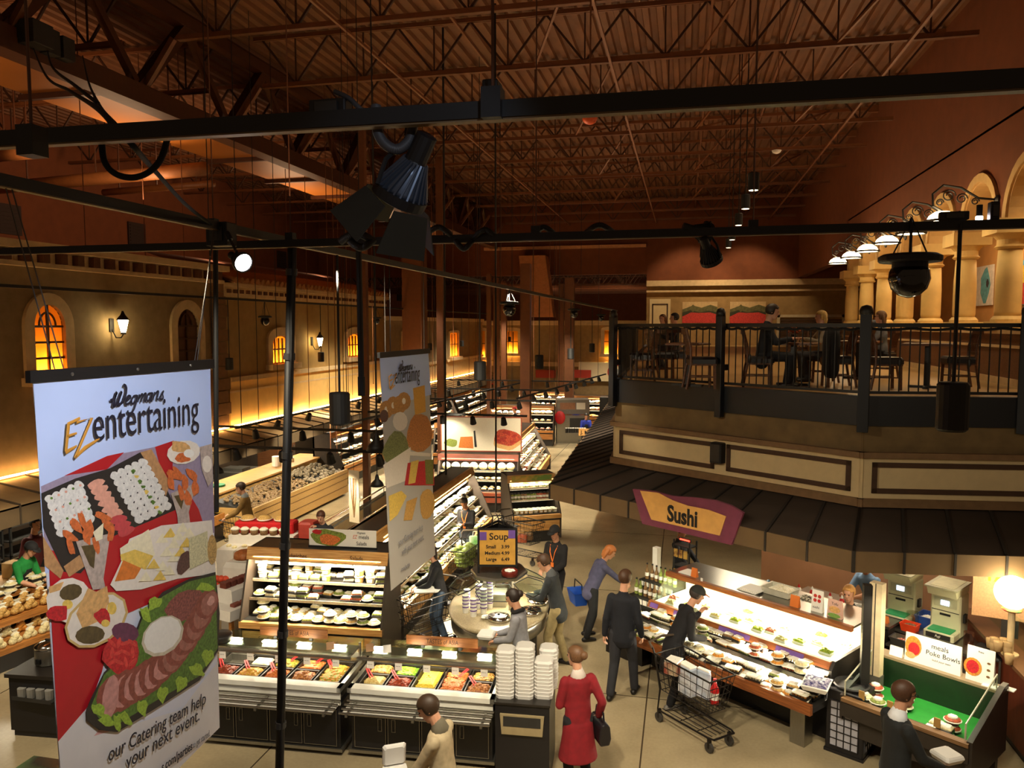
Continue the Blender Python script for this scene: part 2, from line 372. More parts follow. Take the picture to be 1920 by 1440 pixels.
        if hairstyle == 'high_bun': b.ell(HD(0, -.08, .12), (.04 * s, .04 * s, .04 * s), 10, 8)
        if hairstyle in ('long', 'bob'):
            z = -.22 if hairstyle == 'long' else -.13
            for sg in (-1, 0, 1): capsule(b, [HD(sg * .055, -.06, .03), HD(sg * .07, -.075, -.06), HD(sg * .065, -.07, z)], [(.04 * s, .035 * s), (.042 * s, .035 * s), (.03 * s, .02 * s)], 10)
        o = b.build('hair', hm, root, True); sm = o.modifiers.new('solid', 'SOLIDIFY'); sm.thickness = .006; sm.offset = 1
    if cap:
        b = B(); e = B(); e.ell((0, -.006, .035), (.094, .12, .105), 18, 12)
        b.add([tuple(HD(*p)) for p in e.v], [f for f in e.f if sum(e.v[i][2] for i in f) / len(f) > .045])
        c = b.build('cap', mat('cap_' + cap, cap, .8), root, True)
        b = B(); q = [HD(.075 * cos(t), .085 + .1 * sin(t), .05 - .02 * sin(t)) for t in [pi * i / 10 for i in range(11)]]
        q2 = [p + Rh @ V(0, 0, .008) for p in q]; b.rings([[tuple(p) for p in q], [tuple(p) for p in q2]]); b.build('brim', mat('cap_' + (brim or cap), brim or cap, .8), c, True)
    if collar:
        b = B(); capsule(b, [nb - Rm @ V(0, .0, .03), nb + Rm @ V(0, .006, .018)], [(.098 * s, .086 * s), (.076 * s, .07 * s)], 12, ref); b.build('collar', mat('cloth_' + collar, collar, .85), root, True)
    if 'glasses' in extras:
        b = B()
        for sg in (1, -1):
            b.tube([HD(sg * .032 + .024 * cos(t), .104, .008 + .017 * sin(t)) for t in [2 * pi * i / 10 for i in range(10)]], .0028 * s, 5, closed=True)
            b.cyl(HD(sg * .056, .102, .012), HD(sg * .076, -.01, .015), .0028 * s, n=5)
        b.build('glasses', BLACK, root)
    if 'lanyard' in extras:
        om = mat('orange_ribbon', 'e0762a', .6); b = B()
        for sg in (1, -1): b.tube([T(sg * .07, .07, .49), T(sg * .05, .135, .38), T(0, .128, .2)], [(.009 * s, .003 * s)] * 3, 6)
        b.build('lanyard', om, root); b = B(M=Matrix.Translation(T(0, .138, .15))); b.cbox((0, 0, 0), (.06 * s, .01, .08 * s)); b.build('badge', om, root)
    if 'apron' in extras:
        b = B(); b.rings([[tuple(T(x * w, y + .012 + (.01 if abs(x) < .5 else 0), z)) for x, y in ((-1, .02), (-.5, .125), (.5, .125), (1, .02), (.98, .01), (.5, .112), (-.5, .112), (-.98, .01))] for w, z in ((.19, -.3), (.18, -.05), (.165, .1), (.12, .3), (.1, .38))])
        b.build('apron', mat('black_apron', '17171a', .8), root, True)
    if 'scarf' in extras:
        b = B(); c = nb + Rm @ V(0, .01, .01); b.tube([c + Rm @ V(.082 * cos(t), .08 * sin(t), .012 * sin(2 * t)) for t in [2 * pi * i / 12 for i in range(12)]], .03 * s, 8, closed=True)
        capsule(b, [T(.03, .1, .48), T(.035, .145, .3), T(.03, .135, .08)], [(.035 * s, .016 * s)] * 3, 8); b.build('scarf', mat('black_scarf', '121214', .9), root, True)
    return root, (lambda x, y, z: Matrix.Translation(loc) @ Matrix.Rotation(rz, 4, 'Z') @ Vector((x * s, y * s, z * s))), [Matrix.Translation(loc) @ Matrix.Rotation(rz, 4, 'Z') @ w for w in wr]
# ------------------------------------------------------------------ floor, walls, ceiling
def floor_mat():
    m = mat('polished_concrete', 'b7a684', .22, var=.16, scale=1.1)
    nt = m.node_tree; p = nt.nodes['Principled BSDF']; tc = nt.nodes.new('ShaderNodeTexCoord')
    sx = nt.nodes.new('ShaderNodeSeparateXYZ'); nt.links.new(tc.outputs['Object'], sx.inputs[0]); last = None
    def M(op, a, b=None):
        n = nt.nodes.new('ShaderNodeMath'); n.operation = op
        for i, v in enumerate((a, b)):
            if v is None: continue
            if isinstance(v, (int, float)): n.inputs[i].default_value = v
            else: nt.links.new(v, n.inputs[i])
        return n.outputs[0]
    j = []
    for k, (per, off) in enumerate(((4.6, 4.15), (4.4, 4.15))):
        t = M('FRACT', M('DIVIDE', M('ADD', sx.outputs[k], 40 + off), per)); j.append(M('LESS_THAN', M('ABSOLUTE', M('SUBTRACT', t, .5)), .0022))
    jm = M('MAXIMUM', j[0], j[1]); old = p.inputs['Base Color'].links[0].from_socket
    n2 = nt.nodes.new('ShaderNodeTexNoise'); n2.inputs['Scale'].default_value = 26; n2.inputs['Detail'].default_value = 5; nt.links.new(tc.outputs['Object'], n2.inputs['Vector'])
    mx0 = nt.nodes.new('ShaderNodeMixRGB'); mx0.blend_type = 'MULTIPLY'; mx0.inputs[0].default_value = .25; nt.links.new(old, mx0.inputs[1]); nt.links.new(n2.outputs['Fac'], mx0.inputs[2])
    mx = nt.nodes.new('ShaderNodeMixRGB'); nt.links.new(jm, mx.inputs[0]); nt.links.new(mx0.outputs[0], mx.inputs[1]); mx.inputs[2].default_value = (.07, .05, .03, 1)
    nt.links.new(mx.outputs[0], p.inputs['Base Color'])
    r = M('ADD', M('MULTIPLY', n2.outputs['Fac'], .16), .14); nt.links.new(r, p.inputs['Roughness'])
    return m
struct(B().box(-24, -1, -.2, 14, 50, 0).build('floor', floor_mat()))
DECK = mat('brown_roof_deck', '6a4225', .6, var=.2, scale=1.5)
JOIST = mat('brown_painted_steel', '6f4122', .5, var=.12); WEB = mat('shaded_brown_web', '40240f', .6)  # webs share the joist steel; their shaded look is put into a darker brown
GIRD = mat('brown_painted_girder', '4e2b16', .5, var=.12)
TERRA = mat('terracotta_plaster', '6f3a1a', .85, var=.1, scale=3, bump=.15)
TAUPE = mat('taupe_stucco', '8c7450', .9, var=.12, scale=5, bump=.2)
CREAMW = mat('cream_stucco', 'a07f49', .9, var=.1, scale=4, bump=.2)
STONE = mat('limestone_trim', 'cdb184', .8, var=.1, scale=6, bump=.1)
# corrugated deck: ribs run away from the viewer
def deck(y0, y1, z, x0, x1):
    b = B(); n = int((x1 - x0) / .3); R = []
    pr = []
    for i in range(n):
        x = x0 + i * .3; pr += [(x, z), (x + .12, z), (x + .15, z + .085), (x + .27, z + .085)]
    vs = [(x, y0, zz) for x, zz in pr] + [(x, y1, zz) for x, zz in pr]; k = len(pr)
    return b.add(vs, [(i, i + 1, k + i + 1, k + i) for i in range(k - 1)])
b = deck(1.0, 42.2, 12.0, -22, 6.2); struct(b.build('ceiling', DECK))
b = deck(42.2, 60, 8.9, -22, 6.2); struct(b.build('ceiling_low_bay', DECK))
# joists
def joist(x0, x1, zb, zt, pitch, knee=None):
    b = B()
    for dz in (0,): b.box(x0, -.06, zb, x1, -.012, zb + .09); b.box(x0, .012, zb, x1, .06, zb + .09); b.box(x0, -.06, zb, x1, .06, zb + .016)
    o_b = b
    t = B(); t.box(x0 - .2, -.06, zt - .09, x1 + .2, -.012, zt); t.box(x0 - .2, .012, zt - .09, x1 + .2, .06, zt)
    w = B(); n = int((x1 - x0) / pitch)
    for i in range(n):
        a = x0 + (x1 - x0) * i / n; c = x0 + (x1 - x0) * (i + 1) / n; mdl = (a + c) / 2
        w.bar((a, 0, zt - .06), (mdl, 0, zb + .05), .045); w.bar((mdl, 0, zb + .05), (c, 0, zt - .06), .045)
        w.bar((mdl, 0, zb + .05), (mdl, 0, zt - .06), .03)
    return o_b, t, w
ob, tb, wb = joist(-9.6, 5.3, 10.8, 11.95, 1.5)
k0 = B().bar((-9.7, 0, 10.85), (-10.35, 0, 10.0), .1); k1 = B().bar((5.3, 0, 11.9), (5.62, 0, 11.9), .14, .2)
JY = [7.3 + 3.07 * i for i in range(12)]
proto = None
for i, y in enumerate(JY):
    nm = ORD[len(JY) - 1 - i] + ' brown open-web roof joist from the tall back bulkhead'
    if proto is None:
        proto = thing('roof_joist', nm, 'joist', (0, y, 0), 0, 'open-web joists over the tall hall')
        ob.build('bottom_chord', JOIST, proto); tb.build('top_chord', JOIST, proto); wb.build('web', WEB, proto); k0.build('knee_brace', JOIST, proto); k1.build('end_seat', JOIST, proto)
    else: dup(proto, (0, y, 0), 0, nm)
ob, tb, wb = joist(-20.5, -10.8, 10.8, 11.95, 1.5); proto = None
for i, y in enumerate([10.35 + 3.07 * k for k in range(11)]):
    nm = ORD[10 - i] + ' roof joist over the left bay from the back bulkhead'
    if proto is None:
        proto = thing('roof_joist', nm, 'joist', (0, y, 0), 0, 'open-web joists over the left bay')
        ob.build('bottom_chord', JOIST, proto); tb.build('top_chord', JOIST, proto); wb.build('web', WEB, proto)
    else: dup(proto, (0, y, 0), 0, nm)
ob, tb, wb = joist(-21, 5.5, 7.6, 8.85, 1.6); proto = None
for i, y in enumerate([43.4 + 2.4 * k for k in range(6)]):
    nm = ORD[i] + ' brown joist of the low roof behind the bulkhead'
    if proto is None:
        proto = thing('roof_joist', nm, 'joist', (0, y, 0), 0, 'open-web joists of the low rear roof')
        ob.build('bottom_chord', JOIST, proto); tb.build('top_chord', JOIST, proto); wb.build('web', WEB, proto)
    else: dup(proto, (0, y, 0), 0, nm)
# bridging angles and conduits running along the hall under the joists
for x, z, w, lab in ((4.1, 10.78, .055, 'pale bridging angle under the joists beside the terracotta wall'), (2.2, 11.9, .06, 'bridging angle at the joist tops near the terracotta wall'), (-1.6, 10.78, .05, 'bridging angle under the middle of the roof joists'), (-6.2, 10.78, .05, 'bridging angle under the joists near the girder'), (.4, 11.5, .045, 'thin conduit pipe above the middle of the joists'), (-4.6, 11.4, .045, 'thin conduit pipe above the joists near the girder')):
    tag(B().bar((x, 4, z), (x, 42, z), w).build('bridging_bar', JOIST), lab, 'bracing bar')
for k, (x0, x1) in enumerate(((4.2, 1.6), (1.6, -1.4), (-1.8, -4.4))):
    b = B()
    for y in [JY[2] + 6.14 * i for i in range(4)]:
        b.bar((x0, y, 11.9), (x0 - 1.4, y + 3.05, 10.85), .045); b.bar((x0 - 1.4, y + 3.05, 10.85), (x0, y + 6.1, 11.9), .045)
    tag(b.build('cross_bracing', JOIST), ('zigzag bracing between joists beside the terracotta wall', 'zigzag bracing between joists over the mezzanine rail', 'zigzag bracing between joists over the middle aisle')[k], 'bracing')
# girder
G = thing('roof_girder', 'deep brown steel girder along the tan duct carrying the roof joists', 'girder', (-10.45, 0, 0))
B().box(-.14, 3, 9.62, .2, 41.9, 9.98).box(-.16, 3, 9.58, .24, 41.9, 9.63).build('bottom_chord', GIRD, G)
B().box(-.14, 3, 11.6, .14, 41.9, 11.85).build('top_chord', GIRD, G)
y = 4.2; i = 0
while y < 40:
    a, c = ((9.95, 11.65) if i % 2 == 0 else (11.65, 9.95)); B().bar((0, y, a), (0, y + 1.525, c), .22 if i % 2 == 0 else .14).build('diagonal', GIRD, G); y += 1.525; i += 1
# tan duct beside the girder
D = thing('air_duct', 'long rectangular tan duct with dark straps under the left roof bay', 'duct', (-11.75, 0, 0))
B().box(-1.05, 5, 9.9, 1.0, 41.9, 10.0).build('duct_body', mat('tan_duct', 'b5702c', .45, var=.08, scale=.6), D)
for y in [7 + 3.05 * k for k in range(12)]: B().box(-1.2, y - .05, 9.79, 1.02, y + .05, 9.9).build('strap', GIRD, D)
DROP = thing('duct_drop', 'tall pale tan boxed duct dropping from the roof near the rear columns', 'duct', (-7.75, 41.3, 0))
b = B(); b.rings([[(-.7, -.3, 5.8), (.8, -.3, 5.8), (.8, .68, 5.8), (-.7, .68, 5.8)], [(-1.1, -.3, 9.1), (.35, -.3, 9.1), (.35, .68, 9.1), (-1.1, .68, 9.1)]]); b.build('duct_body', mat('tan_duct2', 'b5774a', .6), DROP)
# walls
struct(B().box(-21.4, 2, 0, -21.1, 60, 12.1).build('wall_left_upper', TERRA))
struct(B().box(5.6, 2, 9.05, 5.95, 42, 12.1).box(5.6, 29.75, 7.8, 5.95, 42, 9.05).build('wall_right_upper', TERRA))
struct(B().box(-21.3, 42.0, 8.1, -2, 42.25, 12.1).build('wall_back_bulkhead', TERRA))
struct(B().box(-2.05, 42.05, 4.3, 9.2, 42.3, 12.1).build('wall_back_mezzanine', mat('gold_plaster', '9c7c4c', .9, var=.12, scale=4)))
struct(B().box(-2.05, 41.9, 7.55, 9.2, 42.06, 12.1).build('wall_back_mezzanine_upper', TERRA)); struct(B().box(-11, 41.75, 9.5, -2.1, 42.0, 9.66).build('trim_50', mat('pale_ledge', 'c98f60', .5)))
struct(B().box(-22, 44.6, 0, 14, 44.9, 5.5).build('wall_back', TAUPE))
struct(B().box(-22, 44.3, 5.35, 14, 44.6, 5.62).build('trim_1', STONE))
struct(B().box(-22, 44.4, 2.95, 14, 44.6, 3.2).build('trim_2', STONE))
struct(B().box(-22, 59.5, 5, 14, 59.8, 9.2).build('wall_back_upper', TERRA))
# dark square louvres high on the far left wall
for i, (px, py, w, h) in enumerate(((14, 411, .95, .95), (255, 441, .95, .95), (527, 487, .9, .9), (625, 504, .9, .9), (697, 515, .9, .8), (748, 553, .9, .9))):
    p = atX(px, py, -21.1); v = thing('wall_louvre', f'{ORD[i]} dark square louvre from the front end of the terracotta wall', 'vent', (-21.08, p.y, p.z), 0, 'square louvres high on the wall')
    b = B(); b.box(-.02, -w / 2, -h / 2, .05, w / 2, h / 2); b.build('frame', mat('louvre', '2a1710', .7), v)
    b = B(); [b.box(.05, -w / 2 + .06, -h / 2 + .08 + k * .12, .075, w / 2 - .06, -h / 2 + .14 + k * .12) for k in range(7)]; b.build('slat', mat('louvre', '2a1710', .7), v)

# ---- shop fronts along the left
XW = -11.8; Y1 = 17.75; Y2 = 29.0
def opening_wall(name, m, y0, y1, z0, z1, ops, X=XW, th=.4):
    b = B(); cur = y0
    for yc, w, zb, zs, zt in ops:
        a, c = yc - w / 2, yc + w / 2
        b.box(X - th, cur, z0, X, a, z1); b.box(X - th, a, z0, X, c, zb)
        n = 12; arc = [(a + w * i / n, zs + (zt - zs) * sin(pi * i / n) ** (.5 if zt - zs < w * .3 else 1) if 0 < i < n else zs) for i in range(n + 1)]
        if zt - zs > w * .3: arc = [(yc - w / 2 * cos(pi * i / n), zs + (zt - zs) * sin(pi * i / n)) for i in range(n + 1)]
        for i in range(n):
            (p, q), (r, t) = arc[i], arc[i + 1]; b.prism([(p, q), (r, t), (r, z1), (p, z1)], X - th, X, 'yz')
        cur = c
    b.box(X - th, cur, z0, X, y1, z1)
    return struct(b.build(name, m))
def Yof(px): return atX(px, 650, XW).y
def win(n, yc, w, zb, zs, zt, lit, X=XW, cols=2, rows=4, surround=True, thick=.22, energy=50):
    o = bpy.data.objects.new(f'window_{n}', None); COL.objects.link(o); struct(o); o.location = (X, yc, 0)
    o['label'] = 'arched shop-front window glowing amber' if lit else 'arched shop-front window left dark'
    N = 14
    full = zt - zs > w * .3
    arc = lambda k, d=0: [(-(w / 2 + d) * cos(pi * i / N), zs + (zt - zs + (d if full else d)) * (sin(pi * i / N) if full else sin(pi * i / N) ** .5)) for i in range(N + 1)]
    if surround:
        A, C = arc(0), arc(0, thick); b = B()
        for i in range(N): b.prism([A[i], A[i + 1], C[i + 1], C[i]], -.05, .07, 'yz')
        b.box(-.05, -w / 2 - thick, zb - .06, .07, -w / 2, zs); b.box(-.05, w / 2, zb - .06, .07, w / 2 + thick, zs)
        b.build('surround', STONE, o); B().box(-.05, -w / 2 - thick - .06, zb - .2, .24, w / 2 + thick + .06, zb - .04).build('window_sill', STONE, o)
    b = B(); b.prism([(-w / 2, zb)] + [(y, z) for y, z in arc(0)] + [(w / 2, zb)], -.03, -.02, 'yz')
    if lit: q = [(-.025, -w / 2, zb)] + [(-.025, y, z) for y, z in arc(0)] + [(-.025, w / 2, zb)]; b = B(); b.add(q, [tuple(range(len(q)))])
    b.build('pane', (MATS.get('amber_frosted_glass') or translucent('amber_frosted_glass', 'ffb347')) if lit else mat('dark_frosted_glass', '5c3318', .4), o)
    b = B()
    for k in range(1, cols): y = -w / 2 + w * k / cols; b.box(-.02, y - .02, zb, .02, y + .02, zt - (0 if cols == 2 else .06))
    for k in range(1, rows): z = zb + (zs + (.0 if full else .1) - zb) * k / (rows - 1) if full else zb + (zt - zb) * k / rows; b.box(-.02, -w / 2, z - .02, .02, w / 2, z + .02)
    if full: b.tube([(.0, -(w * .27) * cos(pi * i / 10), zs + .0 + (w * .36) * sin(pi * i / 10)) for i in range(11)], .02, 5)
    b.build('muntin', mat('window_bar', '4a2c12', .6), o)
    if lit: B().box(-.42, -w / 2 - .02, zb - .05, -.4, w / 2 + .02, zt + .1).build('recess_reflector', mat('reflector_white', 'e8e0d0', .8), o); B().box(-.2, -w / 2 + .02, zb + .0, -.12, w / 2 - .02, zb + .05).build('light_strip', mat('amber_strip', 'ffb040', .5, emit=energy, ecol=(1, .52, .12)), o)  # unseen pale backing added to bounce the strip's light onto the pane
    return o
wa = (Yof(89), .62 * 1.0, 0, 0, 0)
def span(x0, x1, X=XW): a, c = atX(x0, 650, X).y, atX(x1, 650, X).y; return (a + c) / 2, abs(c - a)
ya, wA = span(61, 119); yb, wB = span(330, 371); zA = atX(90, 701, XW).z; zAs = atX(90, 612, XW).z; zAt = atX(90, 571, XW).z
yc, wC = span(508, 543); yd, wD = span(650, 677); zC = atX(525, 679, XW).z; zCt = atX(525, 630, XW).z; zCs = zCt - .32
opsA = [(ya, wA, zA, zAs, zAt), (yb, wB, zA, zAs, zAt)]; opsC = [(yc, wC, zC, zCs, zCt), (yd, wD, zC, zCs, zCt)]
opening_wall('wall_left_shop', TAUPE, 3, Y1, 2.58, 6.9, opsA)
opening_wall('wall_left_shop_middle', CREAMW, Y1, Y2, 2.58, 6.6, opsC)
win(1, *opsA[0], True); win(2, *opsA[1], False); win(3, *opsC[0], True, cols=5, rows=2, thick=.26); win(4, *opsC[1], True, cols=5, rows=2, thick=.26)
# third front and rear fronts with plain square windows
ye, we = span(753, 763); yf, wf = span(842, 858)
opening_wall('wall_left_shop_rear', TAUPE, Y2, 44.6, 2.58, 5.7, [(ye, we, 3.7, 5.0, 5.02), (yf, wf, 3.75, 4.95, 4.97)])
win(5, ye, we, 3.7, 5.0, 5.02, True, cols=3, rows=2, thick=.14); win(6, yf, wf, 3.75, 4.95, 4.97, True, cols=3, rows=2, thick=.14)
for n, (x0, x1, z0, z1) in enumerate(((890, 912, 3.5, 5.0), (946, 973, 3.75, 5.0), (1134, 1159, 3.75, 5.05))):
    a, c = atY(x0, 650, 44.6).x, atY(x1, 650, 44.6).x; w = c - a; o = win(7 + n, 0, w, z0, z1, z1 + .02, True, X=0, cols=3, rows=2, thick=.2, energy=110)
    o.location = ((a + c) / 2, 44.35, 0); o.rotation_euler = (0, 0, -pi / 2)
# cornices
b = B(); b.box(XW - .5, 3, 6.72, XW + .34, Y1 + .1, 6.86); b.box(XW - .3, 3, 6.5, XW + .12, Y1 + .1, 6.72); b.box(XW, 3, 6.42, XW + .18, Y1 + .1, 6.5)
struct(b.build('trim_3', STONE))
b = B(); y = 3.2
while y < Y1: b.box(XW + .12, y, 6.5, XW + .26, y + .16, 6.7); y += .42
struct(b.build('trim_4', mat('corbel_brown', '5a3114', .8)))
b = B(); b.box(XW - .3, Y1 + .2, 6.36, XW + .22, Y2 + .1, 6.46); b.box(XW - .1, Y1 + .2, 6.1, XW + .1, Y2 + .1, 6.36); struct(b.build('trim_5', STONE))
b = B(); y = Y1 + .3
while y < Y2: b.box(XW + .1, y, 6.2, XW + .15, y + .14, 6.3); y += .3
struct(b.build('trim_6', mat('corbel_brown', '5a3114', .8)))
T = thing('tile_roof', 'dark clay tile roof with scalloped eave over the cream shop front', 'roof', (0, 0, 0))
B().add([(XW + .3, Y1 + .2, 6.5), (XW + .3, Y2 + .1, 6.5), (-14.2, Y2 + .1, 7.35), (-14.2, Y1 + .2, 7.35)], [(0, 1, 2, 3)]).build('roof_slope', mat('clay_tile', '4a2412', .8, stretch=(1, 8, 1)), T)
b = B(); y = Y1 + .35
while y < Y2: b.cyl((XW + .36, y, 6.53), (XW - .9, y, 6.86), .085, n=8); y += .26
b.build('tile', mat('clay_tile_pale', '8a5a2c', .8), T)
b = B(); z = 2.7
while z < 6.4: b.box(XW - .2, Y1 - .3, z, XW + .08, Y1 + .28 + (.12 if int(z / .32) % 2 else 0), z + .3); z += .32
struct(b.build('trim_7', mat('quoin_stone', '7d5a38', .9)))
struct(B().box(XW, Y1 + .42, 2.66, XW + .04, Y2, 3.86).build('trim_45', mat('cove_lit_cream_stucco', 'd8b36c', .9, var=.06, scale=4)))  # band paler than the stucco above: cove glow is put into its colour
b = B(); b.box(XW, Y1 + .4, 3.85, XW + .12, Y2, 3.97); b.box(XW, Y1 + .4, 3.55, XW + .05, Y2, 3.6); struct(b.build('trim_8', STONE))
b = B(); b.box(XW, Y2 + .1, 3.5, XW + .1, 44.3, 3.62); b.box(XW, Y2, 5.55, XW + .14, 44.3, 5.72); struct(b.build('trim_9', STONE))
# cove light above the awning
CV = mat('amber_cove_tube', 'ffd27a', .5, emit=22, ecol=(1, .56, .19))
for k, (y0, y1, lab) in enumerate(((4, Y1 - .35, 'glowing amber cove light strip along the taupe shop front'), (Y1 - .3, Y2, 'glowing amber cove light strip along the cream shop front'), (Y2 + .05, 44, 'glowing amber cove light strip along the rear shop front'))):
    c = thing('cove_light', lab, 'strip light', (XW, y0, 2.66), 0, 'amber cove lights over the awnings')
    B().box(.11, 0, .0, .15, y1 - y0, .03).build('tube', CV, c); B().box(0, 0, -.03, .11, y1 - y0, .0).build('ledge', mat('ledge_brown', '6b4a26', .7), c)
# awnings
AWN = mat('olive_brown_canvas', '8a6f48', .9, var=.15, scale=3); SEAM = mat('awning_seam', '2f2416', .9)
for k, (y0, y1) in enumerate(((4, Y1 - .4), (Y1 - .35, 44.2))):
    a = thing('awning', ('long brown awning sloping out below the taupe shop front', 'long brown awning sloping out below the cream and rear shop fronts')[k], 'awning', (0, 0, 0))
    z1, z0, x1, x0 = 2.63, 2.43, XW + .05, -10.5
    b = B(); b.add([(x1, y0, z1), (x1, y1, z1), (x0, y1, z0), (x0, y0, z0), (x1, y0, z1 - .03), (x1, y1, z1 - .03), (x0, y1, z0 - .03), (x0, y0, z0 - .03)], [(0, 3, 2, 1), (4, 5, 6, 7), (0, 1, 5, 4), (1, 2, 6, 5), (2, 3, 7, 6), (3, 0, 4, 7)]); b.build('canvas_top', AWN, a)
    B().box(x0 - .03, y0, 2.12, x0, y1, z0).build('valance', mat('dark_olive_valance', '54432b', .9, var=.12, scale=3), a)
    b = B(); y = y0 + .3
    while y < y1: b.bar((x1, y, z1 + .012), (x0, y, z0 + .012), .03); b.box(x0 - .005, y - .015, 2.12, x0 + .012, y + .015, z0); y += .66
    b.build('seam', SEAM, a)
# dark shop interiors beneath the awnings
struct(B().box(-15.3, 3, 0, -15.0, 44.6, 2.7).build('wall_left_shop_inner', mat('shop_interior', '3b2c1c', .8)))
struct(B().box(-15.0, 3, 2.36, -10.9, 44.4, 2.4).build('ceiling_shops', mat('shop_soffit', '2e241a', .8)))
# ---- steel columns
CM = mat('rust_brown_column', '6b3f22', .55, var=.1)
def column(px, pyd, dist, w, lab, top=9.8, d=None):
    p = Vector((0, 0, EYE)) + _ray(px, pyd) * dist
    c = thing('steel_column', lab, 'column', (p.x, p.y, 0), 0, 'rust brown roof columns')
    b = B(); d = d or w; b.box(-w / 2, -d / 2, 0, w / 2, d / 2, top); b.build('shaft', CM, c)
    b = B(); b.box(-w / 2 - .08, -d / 2 - .08, 0, w / 2 + .08, d / 2 + .08, .12); b.build('base_plate', GIRD, c); return c
column(777, 500, 30.5, .78, 'thick boxed rust-brown column rising behind the far small banner', 9.7)
column(986, 700, 28.5, .36, 'rust-brown column beside the pizza sign', 7.6)
column(827, 700, 25.5, .22, 'slim rust-brown column at the pizza sign end by the small banner', 10.8)
column(685, 700, 20, .16, 'slim rust-brown column between the cream shop front and the small banner', 10.8)
column(931, 700, 37, .26, 'rust-brown column standing far behind the pizza sign', 7.6)
column(945, 700, 40, .28, 'rust-brown column in the rear next to the square lit window', 7.6)
column(1068, 640, 37, .42, 'rust-brown column in the rear beside the blue market counter', 7.6)
column(1052, 640, 42, .3, 'dark slim column behind the rear rust-brown column', 7.6)
column(917, 700, 34, .18, 'slim column behind the hanging black speaker near the bay window', 7.6)

# lanterns on the shop fronts
for px, py, lab in ((231, 610, 'glowing wall lantern on the taupe shop front between the arched windows'), (600, 640, 'glowing wall lantern on the cream shop front between the lit windows')):
    p = atX(px, py, XW + .3); o = thing('wall_lantern', lab, 'lantern', (XW, p.y, p.z)); IRN = mat('lantern_iron', '1a1512', .5)
    B().box(0, -.06, -.14, .03, .06, .14).build('wall_plate', IRN, o); b = B(); b.tube([(.02, 0, -.08), (.12, 0, -.26), (.24, 0, -.26), (.3, 0, -.18)], .014, 6); b.build('arm', IRN, o)
    B().lathe([(.05, -.15), (.11, .1), (.1, .12)], (.3, 0, 0), 6).build('glass', mat('lantern_glass', 'fff2c8', .4, emit=26, ecol=(1, .8, .42)), o); B().lathe([(.13, .11), (.12, .14), (.05, .22), (.02, .3)], (.3, 0, 0), 6).lathe([(.06, -.19), (.05, -.15)], (.3, 0, 0), 6).build('cap', IRN, o)
    b = B(); [b.cyl((.3 + .052 * cos(a), .052 * sin(a), -.15), (.3 + .112 * cos(a), .112 * sin(a), .11), .006, n=4) for a in (0, pi / 3, 2 * pi / 3, pi, 4 * pi / 3, 5 * pi / 3)]; b.build('glazing_bar', IRN, o)

for i, (q0, q1, z, r, lab) in enumerate((((0, 352), (385, 316), 9.2, .17, 'fat tan pipe crossing under the left roof bay, nearer of two'), ((195, 361), (400, 344), 9.3, .1, 'slim tan pipe crossing under the left roof bay, farther of two'), ((0, 288), (60, 283), 9.6, .2, 'tan duct end at the picture edge under the left roof bay'))):
    p, q = atZ(*q0, z), atZ(*q1, z); o = thing('overhead_pipe', lab, 'pipe', (0, 0, 0)); B().cyl(p, q, r, n=12).build('pipe_body', mat('tan_pipe', '8f5a30', .5), o, True); b = B(); [b.bar(p.lerp(q, t) + Vector((0, 0, r * .8)), (p.lerp(q, t).x, p.lerp(q, t).y, 12.0), .03) for t in (.15, .5, .85)]; b.build('hanger', GIRD, o)
# ------------------------------------------------------------------ mezzanine
FZ = 4.3
PB = Vector((2.55, 11.95, 0)); PA = Vector((-1.228, 14.695, 0)); PC = PB + Vector((.993, .117, 0)) * 6.5; PL = Vector((-2.0, 42.2, 0))
def segM(p, q):
    d = (q - p).normalized(); return frame((p.x, p.y, 0), d, Vector((-d.y, d.x, 0)))
def plane_px(px, py, p, n):
    d = _ray(px, py); o = Vector((0, 0, EYE)); return o + d * ((Vector(p) - o).dot(n) / d.dot(n))
poly = [(PA.x, PA.y), (PB.x, PB.y), (PC.x, PC.y), (9.1, 42.2), (PL.x, PL.y)]
struct(B().prism(poly, 2.75, FZ, 'xy').build('floor_mezzanine', mat('beige_tile', 'a5834f', .35, var=.06)))
KICK = mat('dark_blue_steel', '0d1017', .5); FRZ = mat('mottled_gold_plaster', '6f5a38', .8, var=.2, scale=4); BAND = mat('cream_panel', 'dcc596', .8, var=.04); BRN = mat('brown_panel_frame', '4a3220', .7); MOUL = mat('tan_moulding', '7d6040', .7)
TOPS = [('canted front', PA, PB), ('front', PB, PC), ('aisle side', PL, PA)]
n = 10
for nm, p, q in TOPS:
    L = (q - p).length; M = segM(p, q)
    struct(B(M).box(-.06, -.1, 3.9, L + .06, .05, FZ + .03).build(f'trim_{n}', KICK)); n += 1
    struct(B(M).box(-.03, -.05, 3.5, L + .03, .1, 3.92).build(f'trim_{n}', FRZ)); n += 1
    struct(B(M).box(-.05, -.07, 2.83, L + .05, .1, 3.46).build(f'wall_mezzanine_{n}', BAND)); n += 1
    b = B(M); b.box(-.08, -.14, 3.44, L + .08, .1, 3.52); b.box(-.08, -.13, 2.72, L + .08, .1, 2.84); struct(b.build(f'trim_{n}', MOUL)); n += 1
    b = B(M); k = 2 if nm == 'canted front' else max(1, int(L / 3.0)); step = L / k
    for i in range(k):
        x0, x1 = i * step + .12, (i + 1) * step - .12
        for a, c, e, f in ((x0, 3.3, x1, 3.37), (x0, 2.92, x1, 2.99), (x0, 2.92, x0 + .07, 3.37), (x1 - .07, 2.92, x1, 3.37)): b.box(a, -.095, c, e, 0, f)
    struct(b.build(f'trim_{n}', BRN)); n += 1
